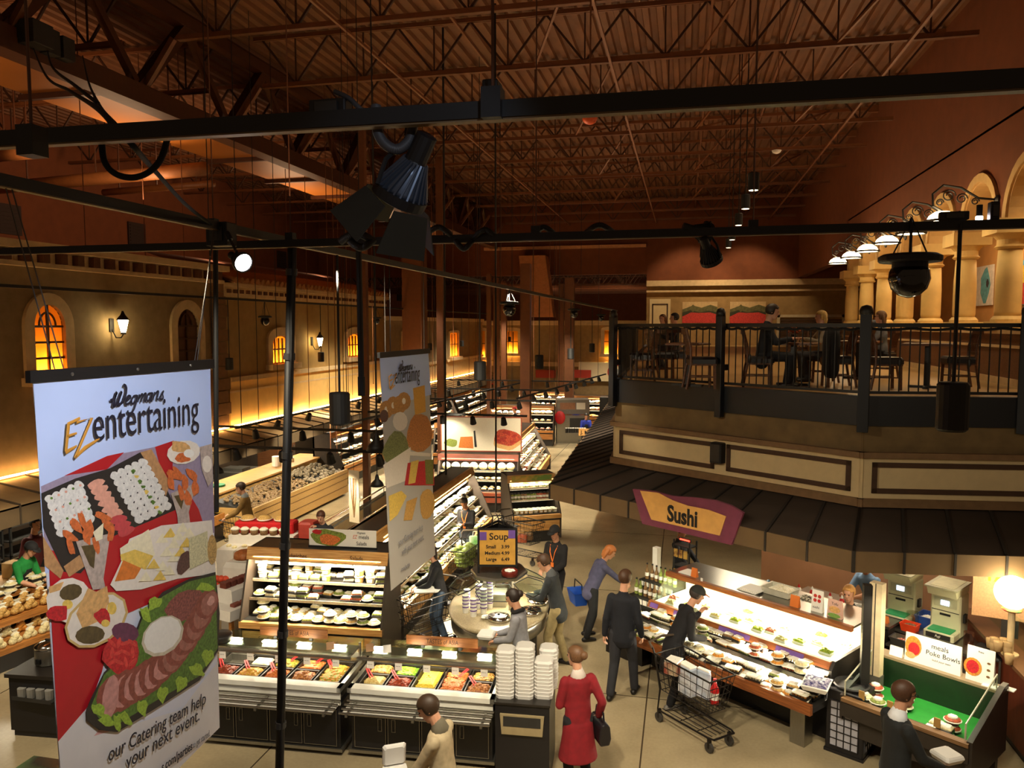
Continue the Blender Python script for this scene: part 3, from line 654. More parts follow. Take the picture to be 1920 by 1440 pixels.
# railing sections: top rail, bottom rail, each baluster a part
IRON = mat('black_iron', '15120f', .5)
def rail(p, q, lab, nb):
    M = segM(p, q); L = (q - p).length
    r = thing('railing', lab, 'railing', (0, 0, 0))
    b = B(M); b.box(0, -.04, 5.32, L, .04, 5.38); b.build('top_rail', IRON, r)
    b = B(M); b.tube([(L * i / 60, 0, 5.31 - .025 * abs(sin(i * .55))) for i in range(61)], .022, 6); b.build('draped_netting', mat('black_netting', '111111', .9), r)
    B(M).box(0, -.02, 4.36, L, .02, 4.4).build('bottom_rail', IRON, r)
    for i in range(nb):
        x = L * (i + .5) / nb; b = B(M); b.cyl((x, 0, 4.36), (x, 0, 5.33), .011, n=6)
        if i % 7 == 3: b.ell((x, 0, 4.82), (.03, .03, .07), 8, 6)
        b.build('baluster', IRON, r)
    return r
mid = PA.lerp(PB, 1 - 2.33 / 4.67)
rail(PA, mid, 'black iron railing section from the mezzanine corner to the middle post', 18); rail(mid, PB, 'black iron railing section before the seated man and the hung jacket', 18); rail(PB, PC, 'black iron railing section in front of the colonnade', 48); 
rail(PA + Vector((-.03, 6, 0)), PA, 'black iron railing section along the aisle side', 34)
for p, lab in ((PA, 'slim dark rail post at the far mezzanine corner'), (mid, 'dark square rail post beside the seated man'), (PB, 'thick blue-black rail post at the mezzanine front corner'), (PB + Vector((.993, .117, 0)) * 2.22, 'dark rail post at the picture edge before the columns')):
    o = thing('rail_post', lab, 'post', (p.x, p.y, 0), rad(-36) if p != PB else rad(-15)); w = .075 if p == PB else .06
    B().box(-w, -.16 - w, 3.82, w, -.16 + w, 5.52).build('post_shaft', KICK, o, bevel=.01); B().lathe([(w * 1.25, 5.5), (w * 1.3, 5.56), (w * .9, 5.62), (.01, 5.64)], (0, -.16, 0), 14).build('cap', IRON, o, True)
    B().box(-.05, -.1, 4.6, .05, .02, 4.7).build('bracket', IRON, o)
# awning skirting the mezzanine
AW2 = mat('dark_brown_canvas', '33261b', .9, var=.12, scale=3); VAL = mat('olive_valance', '604a2e', .9, var=.12, scale=3)
E_ = 1.2; n1 = Vector((-.588, -.809, 0)); n2 = Vector((.117, -.993, 0)); n3 = Vector((-1, 0, 0))
cB = PB + (n1 + n2) * (E_ / (1 + n1.dot(n2))); cA = PA + (n1 + n3) * (E_ / (1 + n1.dot(n3))); cC = PC + n2 * E_; cL = PL + n3 * E_
aw = thing('awning', 'dark canvas awning skirting the mezzanine over the sushi counter', 'awning', (0, 0, 0))
b = B(); Z1, Z0 = 2.72, 2.36
for p, q, r, t in ((PL, PA, cL, cA), (PA, PB, cA, cB), (PB, PC, cB, cC)):
    b.add([(p.x, p.y, Z1), (q.x, q.y, Z1), (t.x, t.y, Z0), (r.x, r.y, Z0), (p.x, p.y, Z1 - .03), (q.x, q.y, Z1 - .03), (t.x, t.y, Z0 - .03), (r.x, r.y, Z0 - .03)], [(0, 3, 2, 1), (4, 5, 6, 7), (0, 1, 5, 4), (1, 2, 6, 5), (2, 3, 7, 6), (3, 0, 4, 7)])
b.build('canvas_top', AW2, aw)
b = B()
for r, t, p, q in ((cL, cA, PL, PA), (cA, cB, PA, PB), (cB, cC, PB, PC)):
    L = (t - r).length; M = segM(r, t); b.M = M; b.box(-.01, -.015, 2.09, L + .01, .015, Z0 + .01)
    k = int(L / .62); s_ = B()
    for i in range(k + 1):
        x = L * i / k; a = r.lerp(t, i / k); c = p.lerp(q, i / k); s_.bar((c.x, c.y, Z1 + .015), (a.x, a.y, Z0 + .015), .035); s_.M = M; s_.box(x - .015, -.03, 2.09, x + .015, 0, Z0 + .02); s_.M = None
    s_.build('seam', mat('awning_seam2', '1f1710', .9), aw)
b.build('valance', VAL, aw)
# sushi sign on the valance
sp = cA + n1 * .06; SQ = lambda px, py: plane_px(px, py, sp, n1)
sg = thing('sushi_sign', 'purple-edged tan sign reading Sushi, hung on the dark awning', 'sign', (0, 0, 0))
def flat(pts, nrm, d0, d1):
    b = B(); nn = Vector(nrm); return b.rings([[tuple(p + nn * d0) for p in pts], [tuple(p + nn * d1) for p in pts]])
out = [SQ(*q) for q in ((1186, 917), (1204, 982), (1290, 1002), (1371, 1022), (1393, 962), (1370, 948), (1340, 938), (1300, 933), (1260, 930), (1225, 921))]
inn = [SQ(*q) for q in ((1201, 920), (1222, 974), (1290, 990), (1350, 1004), (1362, 968), (1330, 956), (1290, 948), (1262, 938), (1235, 924))]
flat(out, n1, -.05, 0.0).build('sign_border', mat('plum_purple', '6b2a44', .6), sg); flat(inn, n1, 0, .012).build('sign_panel', mat('tan_sign_face', 'd39f56', .6, var=.08), sg)
xd = (SQ(1345, 985) - SQ(1230, 958)).normalized(); xd.z = 0
o_ = SQ(1252, 975) + n1 * .014
text('lettering', 'Sushi', .36, BLACK, sg, frame(o_, xd, (0, 0, 1)), ext=.004, bold=.012, sx=.78)
# dark speaker on the fascia band
sp_ = plane_px(1348, 848, PA + n1 * .1, n1); o = thing('wall_speaker', 'small black box speaker fixed on the cream band under the railing', 'speaker', tuple(sp_), rad(-36))
B().rbox(-.11, -.12, -.17, .11, .06, .17, .02).build('speaker_body', BLACK, o); B().box(-.09, -.125, -.14, .09, -.118, .14).build('grille', DARKM, o)
# ---- colonnade
PLAS = mat('ivory_column', 'd8b56f', .7, var=.06, scale=5); ARCH = mat('ivory_arch', 'c9a468', .8, var=.06); PEACH = mat('peach_plaster', 'b98446', .9, var=.08, scale=3)
XC = 5.75; CY = [13.5 + 2.27 * i for i in range(8)]
b = B(); N = 14
for i in range(7):
    a, c = CY[i] + .24, CY[i + 1] - .24; m_ = (a + c) / 2; r = (c - a) / 2
    arc = [(m_ - r * cos(pi * k / N), 7.25 + r * 1.02 * sin(pi * k / N)) for k in range(N + 1)]
    for k in range(N): (p, q), (s2, t) = arc[k], arc[k + 1]; b.prism([(p, q), (s2, t), (s2, 9.1), (p, 9.1)], XC - .15, XC + .2, 'yz')
for y in CY: b.box(XC - .15, y - .24, 7.25, XC + .2, y + .24, 9.1)
struct(b.build('wall_colonnade', TERRA))
b = B(); d_ = B()
for i in range(7):
    a, c = CY[i] + .24, CY[i + 1] - .24; m_ = (a + c) / 2; r = (c - a) / 2
    for bb, r0, r1, x0, x1 in ((b, r - .02, r + .14, XC - .21, XC + .2), (d_, r - .05, r - .0, XC - .17, XC + .6)):
        for k in range(N):
            t0, t1 = pi * k / N, pi * (k + 1) / N; bb.prism([(m_ - rr * cos(t), 7.25 + rr * 1.02 * sin(t)) for rr, t in ((r0, t0), (r0, t1), (r1, t1), (r1, t0))], x0, x1, 'yz')
struct(b.build('trim_40', ARCH)); struct(d_.build('trim_41', ARCH))
for i, y in enumerate(CY):
    c = thing('arcade_column', f'{ORD[i]} round ivory column from the open end of the mezzanine colonnade', 'column', (XC, y, 0), 0, 'ivory colonnade columns')
    B().lathe([(.2, 5.5), (.215, 5.6), (.215, 6.2), (.19, 6.75)], n=24).build('shaft', PLAS, c, True)
    B().lathe([(.22, 6.73), (.26, 6.77), (.22, 6.81), (.22, 6.9), (.31, 7.0)], n=24).box(-.36, -.36, 7.0, .36, .36, 7.26).build('capital', PLAS, c)
    B().box(-.29, -.29, 5.28, .29, .29, 5.42).lathe([(.27, 5.42), (.27, 5.46), (.22, 5.52)], n=24).build('plinth', PLAS, c)
DWOOD = planks('brown_wainscot', '6e4524', '5a3419')
struct(B().box(XC - .18, 14.2, FZ, XC + .2, 29.7, 5.2).build('wall_colonnade_half', DWOOD)); struct(B().box(XC - .26, 14.2, 5.2, XC + .28, 29.7, 5.28).build('trim_42', mat('pale_cap_trim', 'c9a97a', .6)))
b = B(); b.box(XC - .21, 14.2, 4.95, XC - .16, 29.7, 5.0); b.box(XC - .21, 14.2, 4.3, XC - .16, 29.7, 4.42); struct(b.build('trim_43', STONE))
struct(B().box(8.9, 12.4, FZ, 9.2, 42.1, 8.75).build('wall_right_mezzanine', PEACH)); struct(B().box(5.96, 12.4, 8.6, 8.9, 42, 8.75).build('ceiling_arcade', ARCH))
struct(B().box(8.8, 12.5, FZ, 8.89, 42, 5.25).build('wall_right_wainscot', DWOOD))
# paintings behind the columns
def painting(lab, loc, rz, w, h, base, shapes):
    o = thing('painting', lab, 'painting', loc, rz)
    B().box(-w / 2, -.02, -h / 2, w / 2, .02, h / 2).build('canvas', base, o)
    for k_, (m_, pts) in enumerate(shapes):
        b = B(); b.rings([[(x * w / 2, -.021 - d, z * h / 2) for x, z in pts] for d in (0, .004 + .006 * k_)]); b.build('paint', m_, o)
    return o
blob = lambda cx, cz, rx, rz, k=14, j=.12, sd=1: [(cx + rx * cos(2 * pi * i / k) * (1 + j * sin(i * 2.3 + sd)), cz + rz * sin(2 * pi * i / k) * (1 + j * cos(i * 1.7 + sd))) for i in range(k)]
PAPER = mat('pale_canvas', 'cfc3b2', .8); TEAL = mat('teal_paint', '5f9aa0', .7, var=.3); YEL = mat('yellow_paint', 'd8b42a', .7, var=.2); REDP = mat('poppy_red', 'c0372e', .7, var=.3, scale=20); BLU = mat('blue_paint', '5aa6c0', .7, var=.2)
p = atX(1843, 536, 8.85); painting('tall pale painting with a teal vase shape between two columns', (8.87, p.y, p.z), -pi / 2 + pi, 1.5, 1.2, PAPER, [(TEAL, blob(.25, 0, .5, .85)), (mat('dark_paint', '3a3030', .8), blob(.5, .1, .14, .2))]).rotation_euler = (0, 0, -pi / 2)
p = atX(1916, 530, 8.85); painting('colourful red and yellow painting at the picture edge behind the columns', (8.87, p.y, p.z), 0, 1.5, 1.2, BLU, [(REDP, blob(.1, -.45, .6, .5)), (YEL, blob(.25, .4, .5, .4)), (PAPER, blob(.5, -.3, .15, .6))]).rotation_euler = (0, 0, -pi / 2)
for px, lab in ((1312, 'landscape painting of poppies, the one nearer the cream door panel'), (1402, 'landscape painting of poppies behind the seated man')):
    p = atY(px, 588, 42); HILL = mat('olive_hills', '5f5a34', .8, var=.3); SKY = mat('dusky_sky', 'c3a473', .8)
    painting(lab, (p.x, 42.02, p.z), 0, 1.8, 1.24, SKY, [(HILL, [(-1, .35), (-.4, .7), (.1, .5), (.6, .75), (1, .55), (1, -1), (-1, -1)]), (mat('dark_olive', '33351f', .8), [(-1, .1), (-.5, .3), (0, .1), (.5, .25), (1, .1), (1, -.3), (-1, -.3)]), (REDP, [(-1, -.25), (-.5, .1), (0, .05), (.6, .1), (1, -.1), (1, -.8), (-1, -.8)]), (HILL, blob(-.4, .45, .12, .3))])
b = B(); b.box(-2.05, 41.7, 7.42, 8.8, 42, 7.56); b.box(-2.05, 41.8, 7.1, 8.8, 42.05, 7.2); b.box(-2.05, 41.75, 7.56, 8.8, 41.9, 7.72); struct(b.build('trim_44', STONE))
p = atY(1237, 610, 42); d = thing('panel_door', 'cream framed door panel on the mezzanine back wall', 'door', (p.x, 42.05, 0)); B().box(-.55, -.06, FZ, .55, 0, 6.75).build('door_leaf', BAND, d); b = B()
for q in ((-.42, 4.6, -.35, 6.5), (.35, 4.6, .42, 6.5), (-.42, 6.43, .42, 6.5), (-.42, 4.6, .42, 4.67)): b.box(q[0], -.08, q[1], q[2], -.06, q[3])
b.build('panel_moulding', BRN, d)
p = atY(1520, 600, 42); d = thing('shuttered_hatch', 'white-framed louvred hatch low on the mezzanine back wall', 'shutter', (p.x, 42.05, 0)); b = B()
for q in ((-1.65, 4.7, -1.5, 5.9), (1.5, 4.7, 1.65, 5.9), (-1.65, 5.76, 1.65, 5.9)): b.box(q[0], -.08, q[1], q[2], 0, q[3])
b.build('frame', mat('ivory_frame', 'c2b08c', .7), d); b = B(); [b.box(-1.5, -.05, 4.75 + .12 * k, 1.5, -.03, 4.81 + .12 * k) for k in range(8)]; b.build('slat', BRN, d)
# ---- bowl lamps on scroll brackets
GLOW = mat('glowing_opal_glass', 'fff0cc', .4, emit=14, ecol=(1, .76, .42)); proto = None
for i, y in enumerate([16.0 + 2.02 * k for k in range(6)]):
    lab = f'{ORD[i]} glowing bowl lamp on a scroll bracket from the open end'
    if proto is None:
        proto = thing('bowl_lamp', lab, 'lamp', (4.66, y, 7.28), 0, 'bowl lamps along the colonnade')
        B().lathe([(.02, .2), (.12, .19), (.22, .12), (.27, .02)], n=24).build('lamp_shade', GLOW, proto, True)
        B().lathe([(.3, .0), (.31, .02), (.31, .04), (.27, .045), (.27, .0)], n=24, caps=False).build('rim', IRON, proto)
        b = B(); b.tube([(.92, 0, .38), (.6, 0, .42), (.3, 0, .62), (0, 0, .68), (-.18, 0, .52), (-.16, 0, .3), (0, 0, .2)], .022, 6)
        for cx, cz, r in ((.1, .48, .12), (.32, .42, .1), (.55, .36, .07), (-.05, .36, .07)): b.tube([(cx + r * (1 - t / 14) * cos(t), 0, cz + r * (1 - t / 14) * sin(t)) for t in [k * .55 for k in range(18)]], .013, 5)
        b.build('scroll_bracket', IRON, proto); B().lathe([(.09, 0), (.09, .03), (.04, .06)], n=14).build('wall_rosette', IRON, proto).matrix_local = Matrix.Translation((.93, 0, .38)) @ Matrix.Rotation(-pi / 2, 4, 'Y')
    else: dup(proto, (4.66, y, 7.28), 0, lab)
# ---- tables, chairs and people on the mezzanine
CH = planks('chair_oak', '5f3a1e', '472812'); CUSH = mat('black_vinyl', '17161a', .35)
def make_chair(lab, loc, rz, grp='dining chairs behind the railing'):
    t = thing('dining_chair', lab, 'chair', loc, rz, grp)
    B().rbox(-.23, -.22, .42, .23, .23, .53, .04).build('seat', CUSH, t); B().box(-.21, -.2, .39, .21, .21, .43).build('seat_frame', CH, t)
    for sx in (-1, 1):
        B().bar((sx * .19, .19, 0), (sx * .19, .18, .42), .04).build('leg', CH, t); B().tube([(sx * .19, -.27, 0), (sx * .19, -.2, .42), (sx * .19, -.21, .7), (sx * .19, -.29, 1.0)], .022, 6).build('leg', CH, t)
    b = B(); b.box(-.2, -.3, .9, .2, -.26, 1.0); b.box(-.2, -.23, .56, .2, -.2, .61); b.build('backrest', CH, t)
    b = B(); [b.bar((-.15 + .06 * k, -.215, .58), (-.15 + .06 * k, -.275, .94), .02, .012) for k in range(6)]; b.build('back_slat', CH, t)
    b = B(); b.bar((-.19, .18, .2), (-.19, -.23, .2), .02); b.bar((.19, .18, .2), (.19, -.23, .2), .02); b.bar((-.19, -.03, .2), (.19, -.03, .2), .02); b.build('stretcher', CH, t); return t
def polar(px, D): 
    q = Vector((0, 0, 0)) + _ray(px, 610) * D; return q.x, q.y
c0 = make_chair('dining chair under the seated man', (*polar(1425, 13.05), FZ), rad(-90))
for px, D, rz, lab in ((1316, 12.75, -80, 'empty dining chair beside the middle rail post'), (1207, 14.6, 80, 'slatted dining chair by the far corner post'), (1240, 15.0, -70, 'slatted dining chair facing the far corner table'), (1268, 15.2, 180, 'dining chair with its back to the back wall near the corner table'),
                       (1662, 12.6, -85, 'dining chair with shiny black seat right of the thick post'), (1800, 12.9, 90, 'dining chair facing the slim dark table pedestal'), (1572, 13.1, 95, 'dining chair with a black jacket hung on its back'), (1542, 14.2, 95, 'dining chair under the blonde woman'), (1655, 15.2, 60, 'dining chair under the woman raising her phone'), (1500, 15.5, 180, 'dining chair behind the vase of flowers')):
    dup(c0, (*polar(px, D), FZ), rad(rz), lab)
def table(lab, px, D, w=.75):
    x, y = polar(px, D); t = thing('cafe_table', lab, 'table', (x, y, FZ), rad(-20)); B().rbox(-w / 2, -w / 2, .71, w / 2, w / 2, .75, .01).build('tabletop', DWOOD, t); B().box(-.045, -.045, .03, .045, .045, .71).build('pedestal', IRON, t); B().box(-.28, -.04, 0, .28, .04, .04).box(-.04, -.28, 0, .04, .28, .04).build('base', IRON, t); return x, y
tx, ty = table('square cafe table between the seated man and the blonde woman', 1490, 13.4); table('cafe table with slim pedestal by the black-seated chairs', 1742, 12.85); table('dark cafe table near the far corner post', 1291, 13.2, .6); table('cafe table before the woman raising her phone', 1612, 15.0)
v_ = thing('flower_vase', 'orange flower arrangement in a pot on the cafe table', 'flowers', (tx - .0, ty + .1, FZ + .75)); B().lathe([(.04, 0), (.06, .05), (.05, .12), (.06, .14)], n=12).build('pot', DARKM, v_, True); b = B()
for i in range(26): a = random.random() * 6.28; r = random.random() * .12; b.ell((r * cos(a), r * sin(a), .17 + random.random() * .12), (.026, .026, .02), 6, 4)
b.build('blossom', mat('orange_petals', 'a8572a', .8, var=.4, scale=30), v_); 
x, y = polar(1432, 13.05); person('man in dark clothes seated at a mezzanine table, facing the blonde woman', (x, y, FZ), rad(-90), 1.8, '15171d', '14161c', hair='2a1d14', seat=.55, lean=8, head=(0, 8), hands=((.2, .42, .82), (-.14, .44, .82)), feet=((-.12, .42), (.12, .36)))
x, y = polar(1548, 14.2); person('blonde woman in a pale top seated behind the railing', (x, y, FZ), rad(95), 1.66, '9a917e', '2a2a30', hair='c9a45a', hairstyle='bob', seat=.52, lean=6, hands=((.18, .4, .8), (-.18, .4, .8)), feet=((-.1, .35), (.1, .4)))
x, y = polar(1655, 15.2); person('woman in a grey top holding a hand to her glasses behind the thick post', (x, y, FZ), rad(70), 1.68, '777a80', '2a2a30', hair='6b4a2c', hairstyle='long', seat=.52, lean=2, hands=((.2, .22, 1.12), (-.16, .35, .8)), feet=((-.1, .35), (.1, .4)), extras=('glasses',))
x, y = polar(1243, 19); person('woman seated far back on the mezzanine, behind the railing corner', (x, y, FZ), rad(150), 1.65, '6b5a4a', '2a2a30', hair='6b4526', hairstyle='bob', seat=.52, feet=((-.1, .3), (.1, .3)), hands=((.18, .35, .8), (-.18, .35, .8)))
x, y = polar(1266, 18.4); person('dark-haired diner in black seated next to the far woman', (x, y, FZ), rad(100), 1.7, '15151a', '2a2a30', hair='14100e', seat=.52, feet=((-.1, .3), (.1, .3)), hands=((.18, .35, .8), (-.18, .35, .8)))
# jacket over a chair back
x, y = polar(1560, 12.75); j = B()
j.rings([[(a * w, d * th, z) for a, d in ((-1, 0), (-.7, -1), (0, -1.2), (.7, -1), (1, 0), (.7, 1), (0, 1.2), (-.7, 1))] for z, w, th in ((.18, .2, .05), (.3, .24, .09), (.6, .24, .1), (.85, .22, .1), (.97, .15, .08), (1.0, .05, .04))])
o = j.build('jacket', mat('black_jacket', '0e0e11', .9), None, True, (x, y, FZ), rad(95)); tag(o, 'black jacket hung over a chair back beside the thick rail post', 'jacket')
# ------------------------------------------------------------------ lighting grid over the hall
PIPE = mat('black_grid_pipe', '0d0d0e', .6); LIP = mat('tan_pipe_edge', '6a5438', .5)  # lip is a paler tan than the black channel
def pipe(lab, p, q, w=.052, lip=True):
    o = thing('lighting_rail', lab, 'rail', (0, 0, 0)); B().bar(p, q, w, w).build('channel', PIPE, o)
    if lip:
        d = Vector((0, 0, -w / 2 - .003)); B().bar(Vector(p) + d, Vector(q) + d, w * .7, .006).build('bottom_lip', LIP, o)
    return o
a, c = atZ(0, 262, 6), atZ(1920, 150, 6); e = (c - a) * .35
pipe('thick black rail crossing the whole view above the barn-door spotlight', a - e, c + e, .05)
pipe('black rail running down the hall that carries both hanging banners', (-3.1, 1.2, 6.02), (-3.1, 36, 6.02), .055)
pipe('black rail crossing the hall behind the barn-door spotlight', (-14, 5.35, 5.95), (9, 5.05, 5.95), .05)
pipe('thin black rail running along the left shop fronts', (-10.9, 4, 6.0), (-10.9, 42, 6.0), .05)
o = thing('drop_pole', 'black pole with taped cable hanging from the grid down past the hot bars', 'pole', (0, 0, 0))
T0, T1 = atY(548, 450, 5.25), atY(524, 1445, 5.35); B().cyl(T0, T1, .034, n=10).build('pole_shaft', PIPE, o, True)
b = B(); b.tube([T0 + (T1 - T0) * t + Vector((.03, -.03, 0)) * (1 + .3 * sin(t * 40)) for t in [i / 24 for i in range(25)]], .012, 6); b.build('taped_cable', BLACK, o)
b = B(); [b.cyl(T0 + (T1 - T0) * t, T0 + (T1 - T0) * (t + .012), .043, n=10) for t in (.05, .2, .38, .55, .72, .9)]; b.build('tape_band', DARKM, o)
o = thing('drop_pole', 'thin black conduit dropping beside the right edge of the large banner', 'pole', (0, 0, 0)); B().cyl(atY(404, 430, 5.4), atY(406, 960, 5.5), .02, n=8).build('pole_shaft', PIPE, o)
o = thing('drop_pole', 'short thick black tube hanging over the awning between the two banners', 'pole', (0, 0, 0)); p = atY(672, 441, 5.25); q = atY(678, 742, 5.25); B().cyl(p, q, .022, n=10).cyl(q - Vector((0, 0, -.14)), q - Vector((0, 0, .0)), .027, n=10).build('pole_shaft', PIPE, o)
o = thing('drop_pole', 'thin black pole by the pizza sign running up to the roof', 'pole', (0, 0, 0)); B().cyl(atY(836, 900, 17), Vector((atY(836, 900, 17).x, 17, 12)), .025, n=8).build('pole_shaft', PIPE, o)
o = thing('drop_pole', 'thin black pole in front of the round-bread case', 'pole', (0, 0, 0)); B().cyl(atY(930, 960, 16), Vector((atY(930, 960, 16).x, 16, 12)), .02, n=8).build('pole_shaft', PIPE, o)
# suspension rods to the roof
for i, (px, py, Y, lab) in enumerate(((924, 192, 2.3, 'rod holding the front rail above the middle of the hall'), (60, 262, 2.0, 'rod holding the front rail beside the cable loop'), (1005, 435, 5.2, 'rod holding the middle rail over the hall'), (1412, 425, 5.2, 'rod holding the middle rail near the mezzanine'), (545, 447, 5.25, 'rod over the head of the taped pole'), (400, 420, 5.4, 'rod over the rail junction by the lit lamp'))):
    p = atY(px, py, Y); r = thing('suspension_rod', lab, 'rod', tuple(p)); B().cyl((0, 0, 0), (0, 0, 11.9 - p.z), .005, n=6).build('rod_shaft', GIRD, r); B().box(-.03, -.03, -.05, .03, .03, .04).build('clamp', PIPE, r)
k = 0
for px, y0, y1, D in ((620, 480, 850, 22), (632, 480, 850, 22), (640, 560, 860, 24), (655, 470, 850, 26), (700, 480, 720, 26), (790, 480, 660, 28), (812, 470, 760, 30), (851, 480, 800, 30), (880, 480, 790, 33), (896, 520, 800, 36), (940, 480, 780, 34), (1000, 560, 800, 36), (1030, 600, 800, 38), (1042, 600, 780, 40), (280, 310, 690, 19), (170, 470, 690, 16), (545, 545, 780, 23), (580, 540, 770, 24), (352, 470, 690, 19)):
    p = Vector((0, 0, EYE)) + _ray(px, y1) * D; r = thing('hanger_rod', f'{ORD[k]} thin hanging rod counted along the left shop fronts', 'rod', tuple(p), 0, 'thin rods hanging before the shop fronts'); k += 1
    B().cyl((0, 0, 0), (0, 0, 12.09 - p.z), .011, n=5).build('rod_shaft', CM, r)
# cylinder speakers and downlights
def pendant(lab, x, y, z, ztop, lit=False, d=.19):
    t = thing('pendant_downlight' if lit else 'pendant_speaker', lab, 'downlight' if lit else 'speaker', (x, y, z))
    B().lathe([(d / 2 - .01, -.15), (d / 2, -.14), (d / 2, .13), (d / 2 - .012, .145), (.02, .15)], n=18).build('can', PIPE, t, False); B().cyl((0, 0, .15), (0, 0, ztop - z), .012, n=6).build('stem', PIPE, t)
    if lit: B().lathe([(d / 2 - .02, -.152), (d / 2 - .02, -.146)], n=14).build('lens', mat('warm_lens', 'ffe0b0', .4, emit=5, ecol=(1, .75, .45)), t); lamp('SPOT', (x, y, z - .17), 40, WARM, (x, y, 0), .06, spot=80)
    else: B().lathe([(d / 2 - .015, -.155), (d / 2 - .015, -.148)], n=14).build('grille', DARKM, t)
for px, py, X, lab in ((637, 765, -3.1, 'large black cylinder speaker hanging just in front of the far small banner'), (900, 695, -3.1, 'black cylinder speaker over the pizza sign'), (1011, 678, -3.1, 'black cylinder speaker just past the slanting tan duct drop'), (1070, 663, -3.1, 'black cylinder speaker near the rear dark column'), (1110, 652, -3.1, 'small black speaker below the far dome camera'), (430, 682, -10.9, 'black cylinder speaker at the start of the cream shop front'), (602, 669, -10.9, 'black cylinder speaker under the wall lantern of the cream front'), (806, 650, -10.9, 'small speaker before the rear shop wall above the small banner'), (866, 644, -10.9, 'small speaker between the rear square windows'), (955, 636, -3.1 - 7, 'tiny speaker in front of the rear square window')):
    p = atX(px, py, X); pendant(lab, p.x, p.y, p.z, 6.0 if X != -10.1 else 7.6)
for px, py, D, lab in ((1413, 340, 13, 'black pendant downlight, largest of the row under the joists'), (1398, 378, 16, 'black pendant downlight, second largest of the row'), (1385, 411, 19, 'black pendant downlight in the middle of the row'), (1373, 440, 22.5, 'black pendant downlight, second smallest of the row'), (1366, 456, 25.5, 'black pendant downlight, smallest of the row')):
    p = Vector((0, 0, EYE)) + _ray(px, py) * D; pendant(lab, p.x, p.y, p.z, 12.09, True)
p = atY(1786, 761, 5.12); pendant('black cylinder speaker hanging in front of the mezzanine kick plate', p.x, p.y, p.z, 5.95, d=.18)
# dome cameras
def dome(lab, px, py, X=None, D=None):
    p = atX(px, py, X) if X else Vector((0, 0, EYE)) + _ray(px, py) * D
    t = thing('dome_camera', lab, 'camera', tuple(p))
    B().lathe([(.17, .09), (.178, .1), (.178, .125), (.15, .14), (.02, .15)], n=24).build('mounting_plate', PIPE, t, False); B().lathe([(.1, .06), (.1, .1)], n=18).build('collar', PIPE, t)
    B().lathe([(.01, -.125), (.06, -.108), (.1, -.07), (.118, -.01), (.112, .04), (.098, .062)], n=24).build('dome', mat('smoked_dome', '0c0a0a', .12, coat=.5), t, True)
    b = B(); [b.cyl((.12 * cos(a), .12 * sin(a), .12), (0, 0, 6.0 - p.z), .005, n=5) for a in (.3, 2.4, 4.5)]; b.build('suspension_wire', PIPE, t); B().cyl((0, 0, .14), (0, 0, 5.98 - p.z), .009, n=6).build('stem', PIPE, t)
_q = atY(1705, 520, 5.12); dome('large black dome camera hanging on wires before the colonnade', 1705, 520, D=5.12 / _ray(1705, 520).y)
dome('black dome camera over the middle aisle beside the tan duct drop', 955, 580, X=-3.1); dome('small black dome camera over the rear aisle', 1076, 588, X=-3.1); dome('black dome camera before the cream shop front, nearer the large banner', 497, 602, X=-10.9); dome('black dome camera at the far end of the cream shop front', 706, 602, X=-10.9)
dome('tiny black dome camera next to the mezzanine corner', 1127, 596, X=-3.1)
# spotlights
def axisM(p, d):
    d = Vector(d).normalized(); r = d.orthogonal(); return frame(p, r, d.cross(r))
FIN = mat('blue_grey_fins', '4d5563', .35, .6)
def barn_spot(lab, top, p, d, s=1.0, lit=False, grp=None, doors=True, roll=0):
    t = thing('spotlight', lab, 'spotlight', tuple(p), 0, grp); M = axisM((0, 0, 0), d) @ Matrix.Rotation(roll, 4, 'Z') @ Matrix.Diagonal((s, s, s, 1))
    b = B(M); b.lathe([(.02, -.19), (.034, -.185), (.036, -.1), (.04, -.09)], n=16); b.build('lamp_neck', BLACK, t, False)
    b = B(M); b.lathe([(.036, -.095), (.05, -.06), (.075, .0), (.08, .02)], n=24); b.build('reflector_bell', FIN if doors else BLACK, t, True)
    b = B(M)
    for i in range(24):
        a = 2 * pi * i / 24; b.bar((.036 * cos(a), .036 * sin(a), -.095), (.083 * cos(a + .35), .083 * sin(a + .35), .015), .006, .014)
    b.build('cooling_fin', FIN if doors else BLACK, t)
    b = B(M); b.lathe([(.08, .01), (.092, .012), (.092, .045), (.08, .05)], n=24, caps=False); b.build('ring', BLACK, t)
    B(M).lathe([(.078, .03), (.078, .036)], n=20).build('lens', mat('lit_lens', 'ffffff', .3, emit=30, ecol=(1, .9, .92)) if lit else mat('dark_lens', '40403a', .15), t)
    if doors:
        for i, a in enumerate((0, pi / 2, pi, 3 * pi / 2)):
            R = M @ Matrix.Rotation(a, 4, 'Z'); w = .085; z0 = .05; ang = .3 if i % 2 == 0 else .5; L = .14
            q = lambda x, l, e: (.088 + l * sin(ang) + e, x, z0 + l * cos(ang)); b = B(R)
            b.add([q(-w * .8, 0, 0), q(w * .8, 0, 0), q(w * 1.15, L, 0), q(-w * 1.15, L, 0), q(-w * .8, 0, .004), q(w * .8, 0, .004), q(w * 1.15, L, .004), q(-w * 1.15, L, .004)], [(0, 3, 2, 1), (4, 5, 6, 7), (0, 1, 5, 4), (1, 2, 6, 5), (2, 3, 7, 6), (3, 0, 4, 7)]); b.build('barn_door', mat('barn_door_olive', '25251f', .5), t)
    b = B(); tp = Vector(top) - Vector(p); X = (M @ Vector((0, .1, .01))); Y = (M @ Vector((0, -.1, .01))); md = tp * .75
    b.tube([X, X.lerp(md, .5) + (X * .3), md], .008, 6); b.tube([Y, Y.lerp(md, .5) + (Y * .3), md], .008, 6); b.cyl(md, tp, .02, n=8); b.build('yoke', BLACK, t); return t
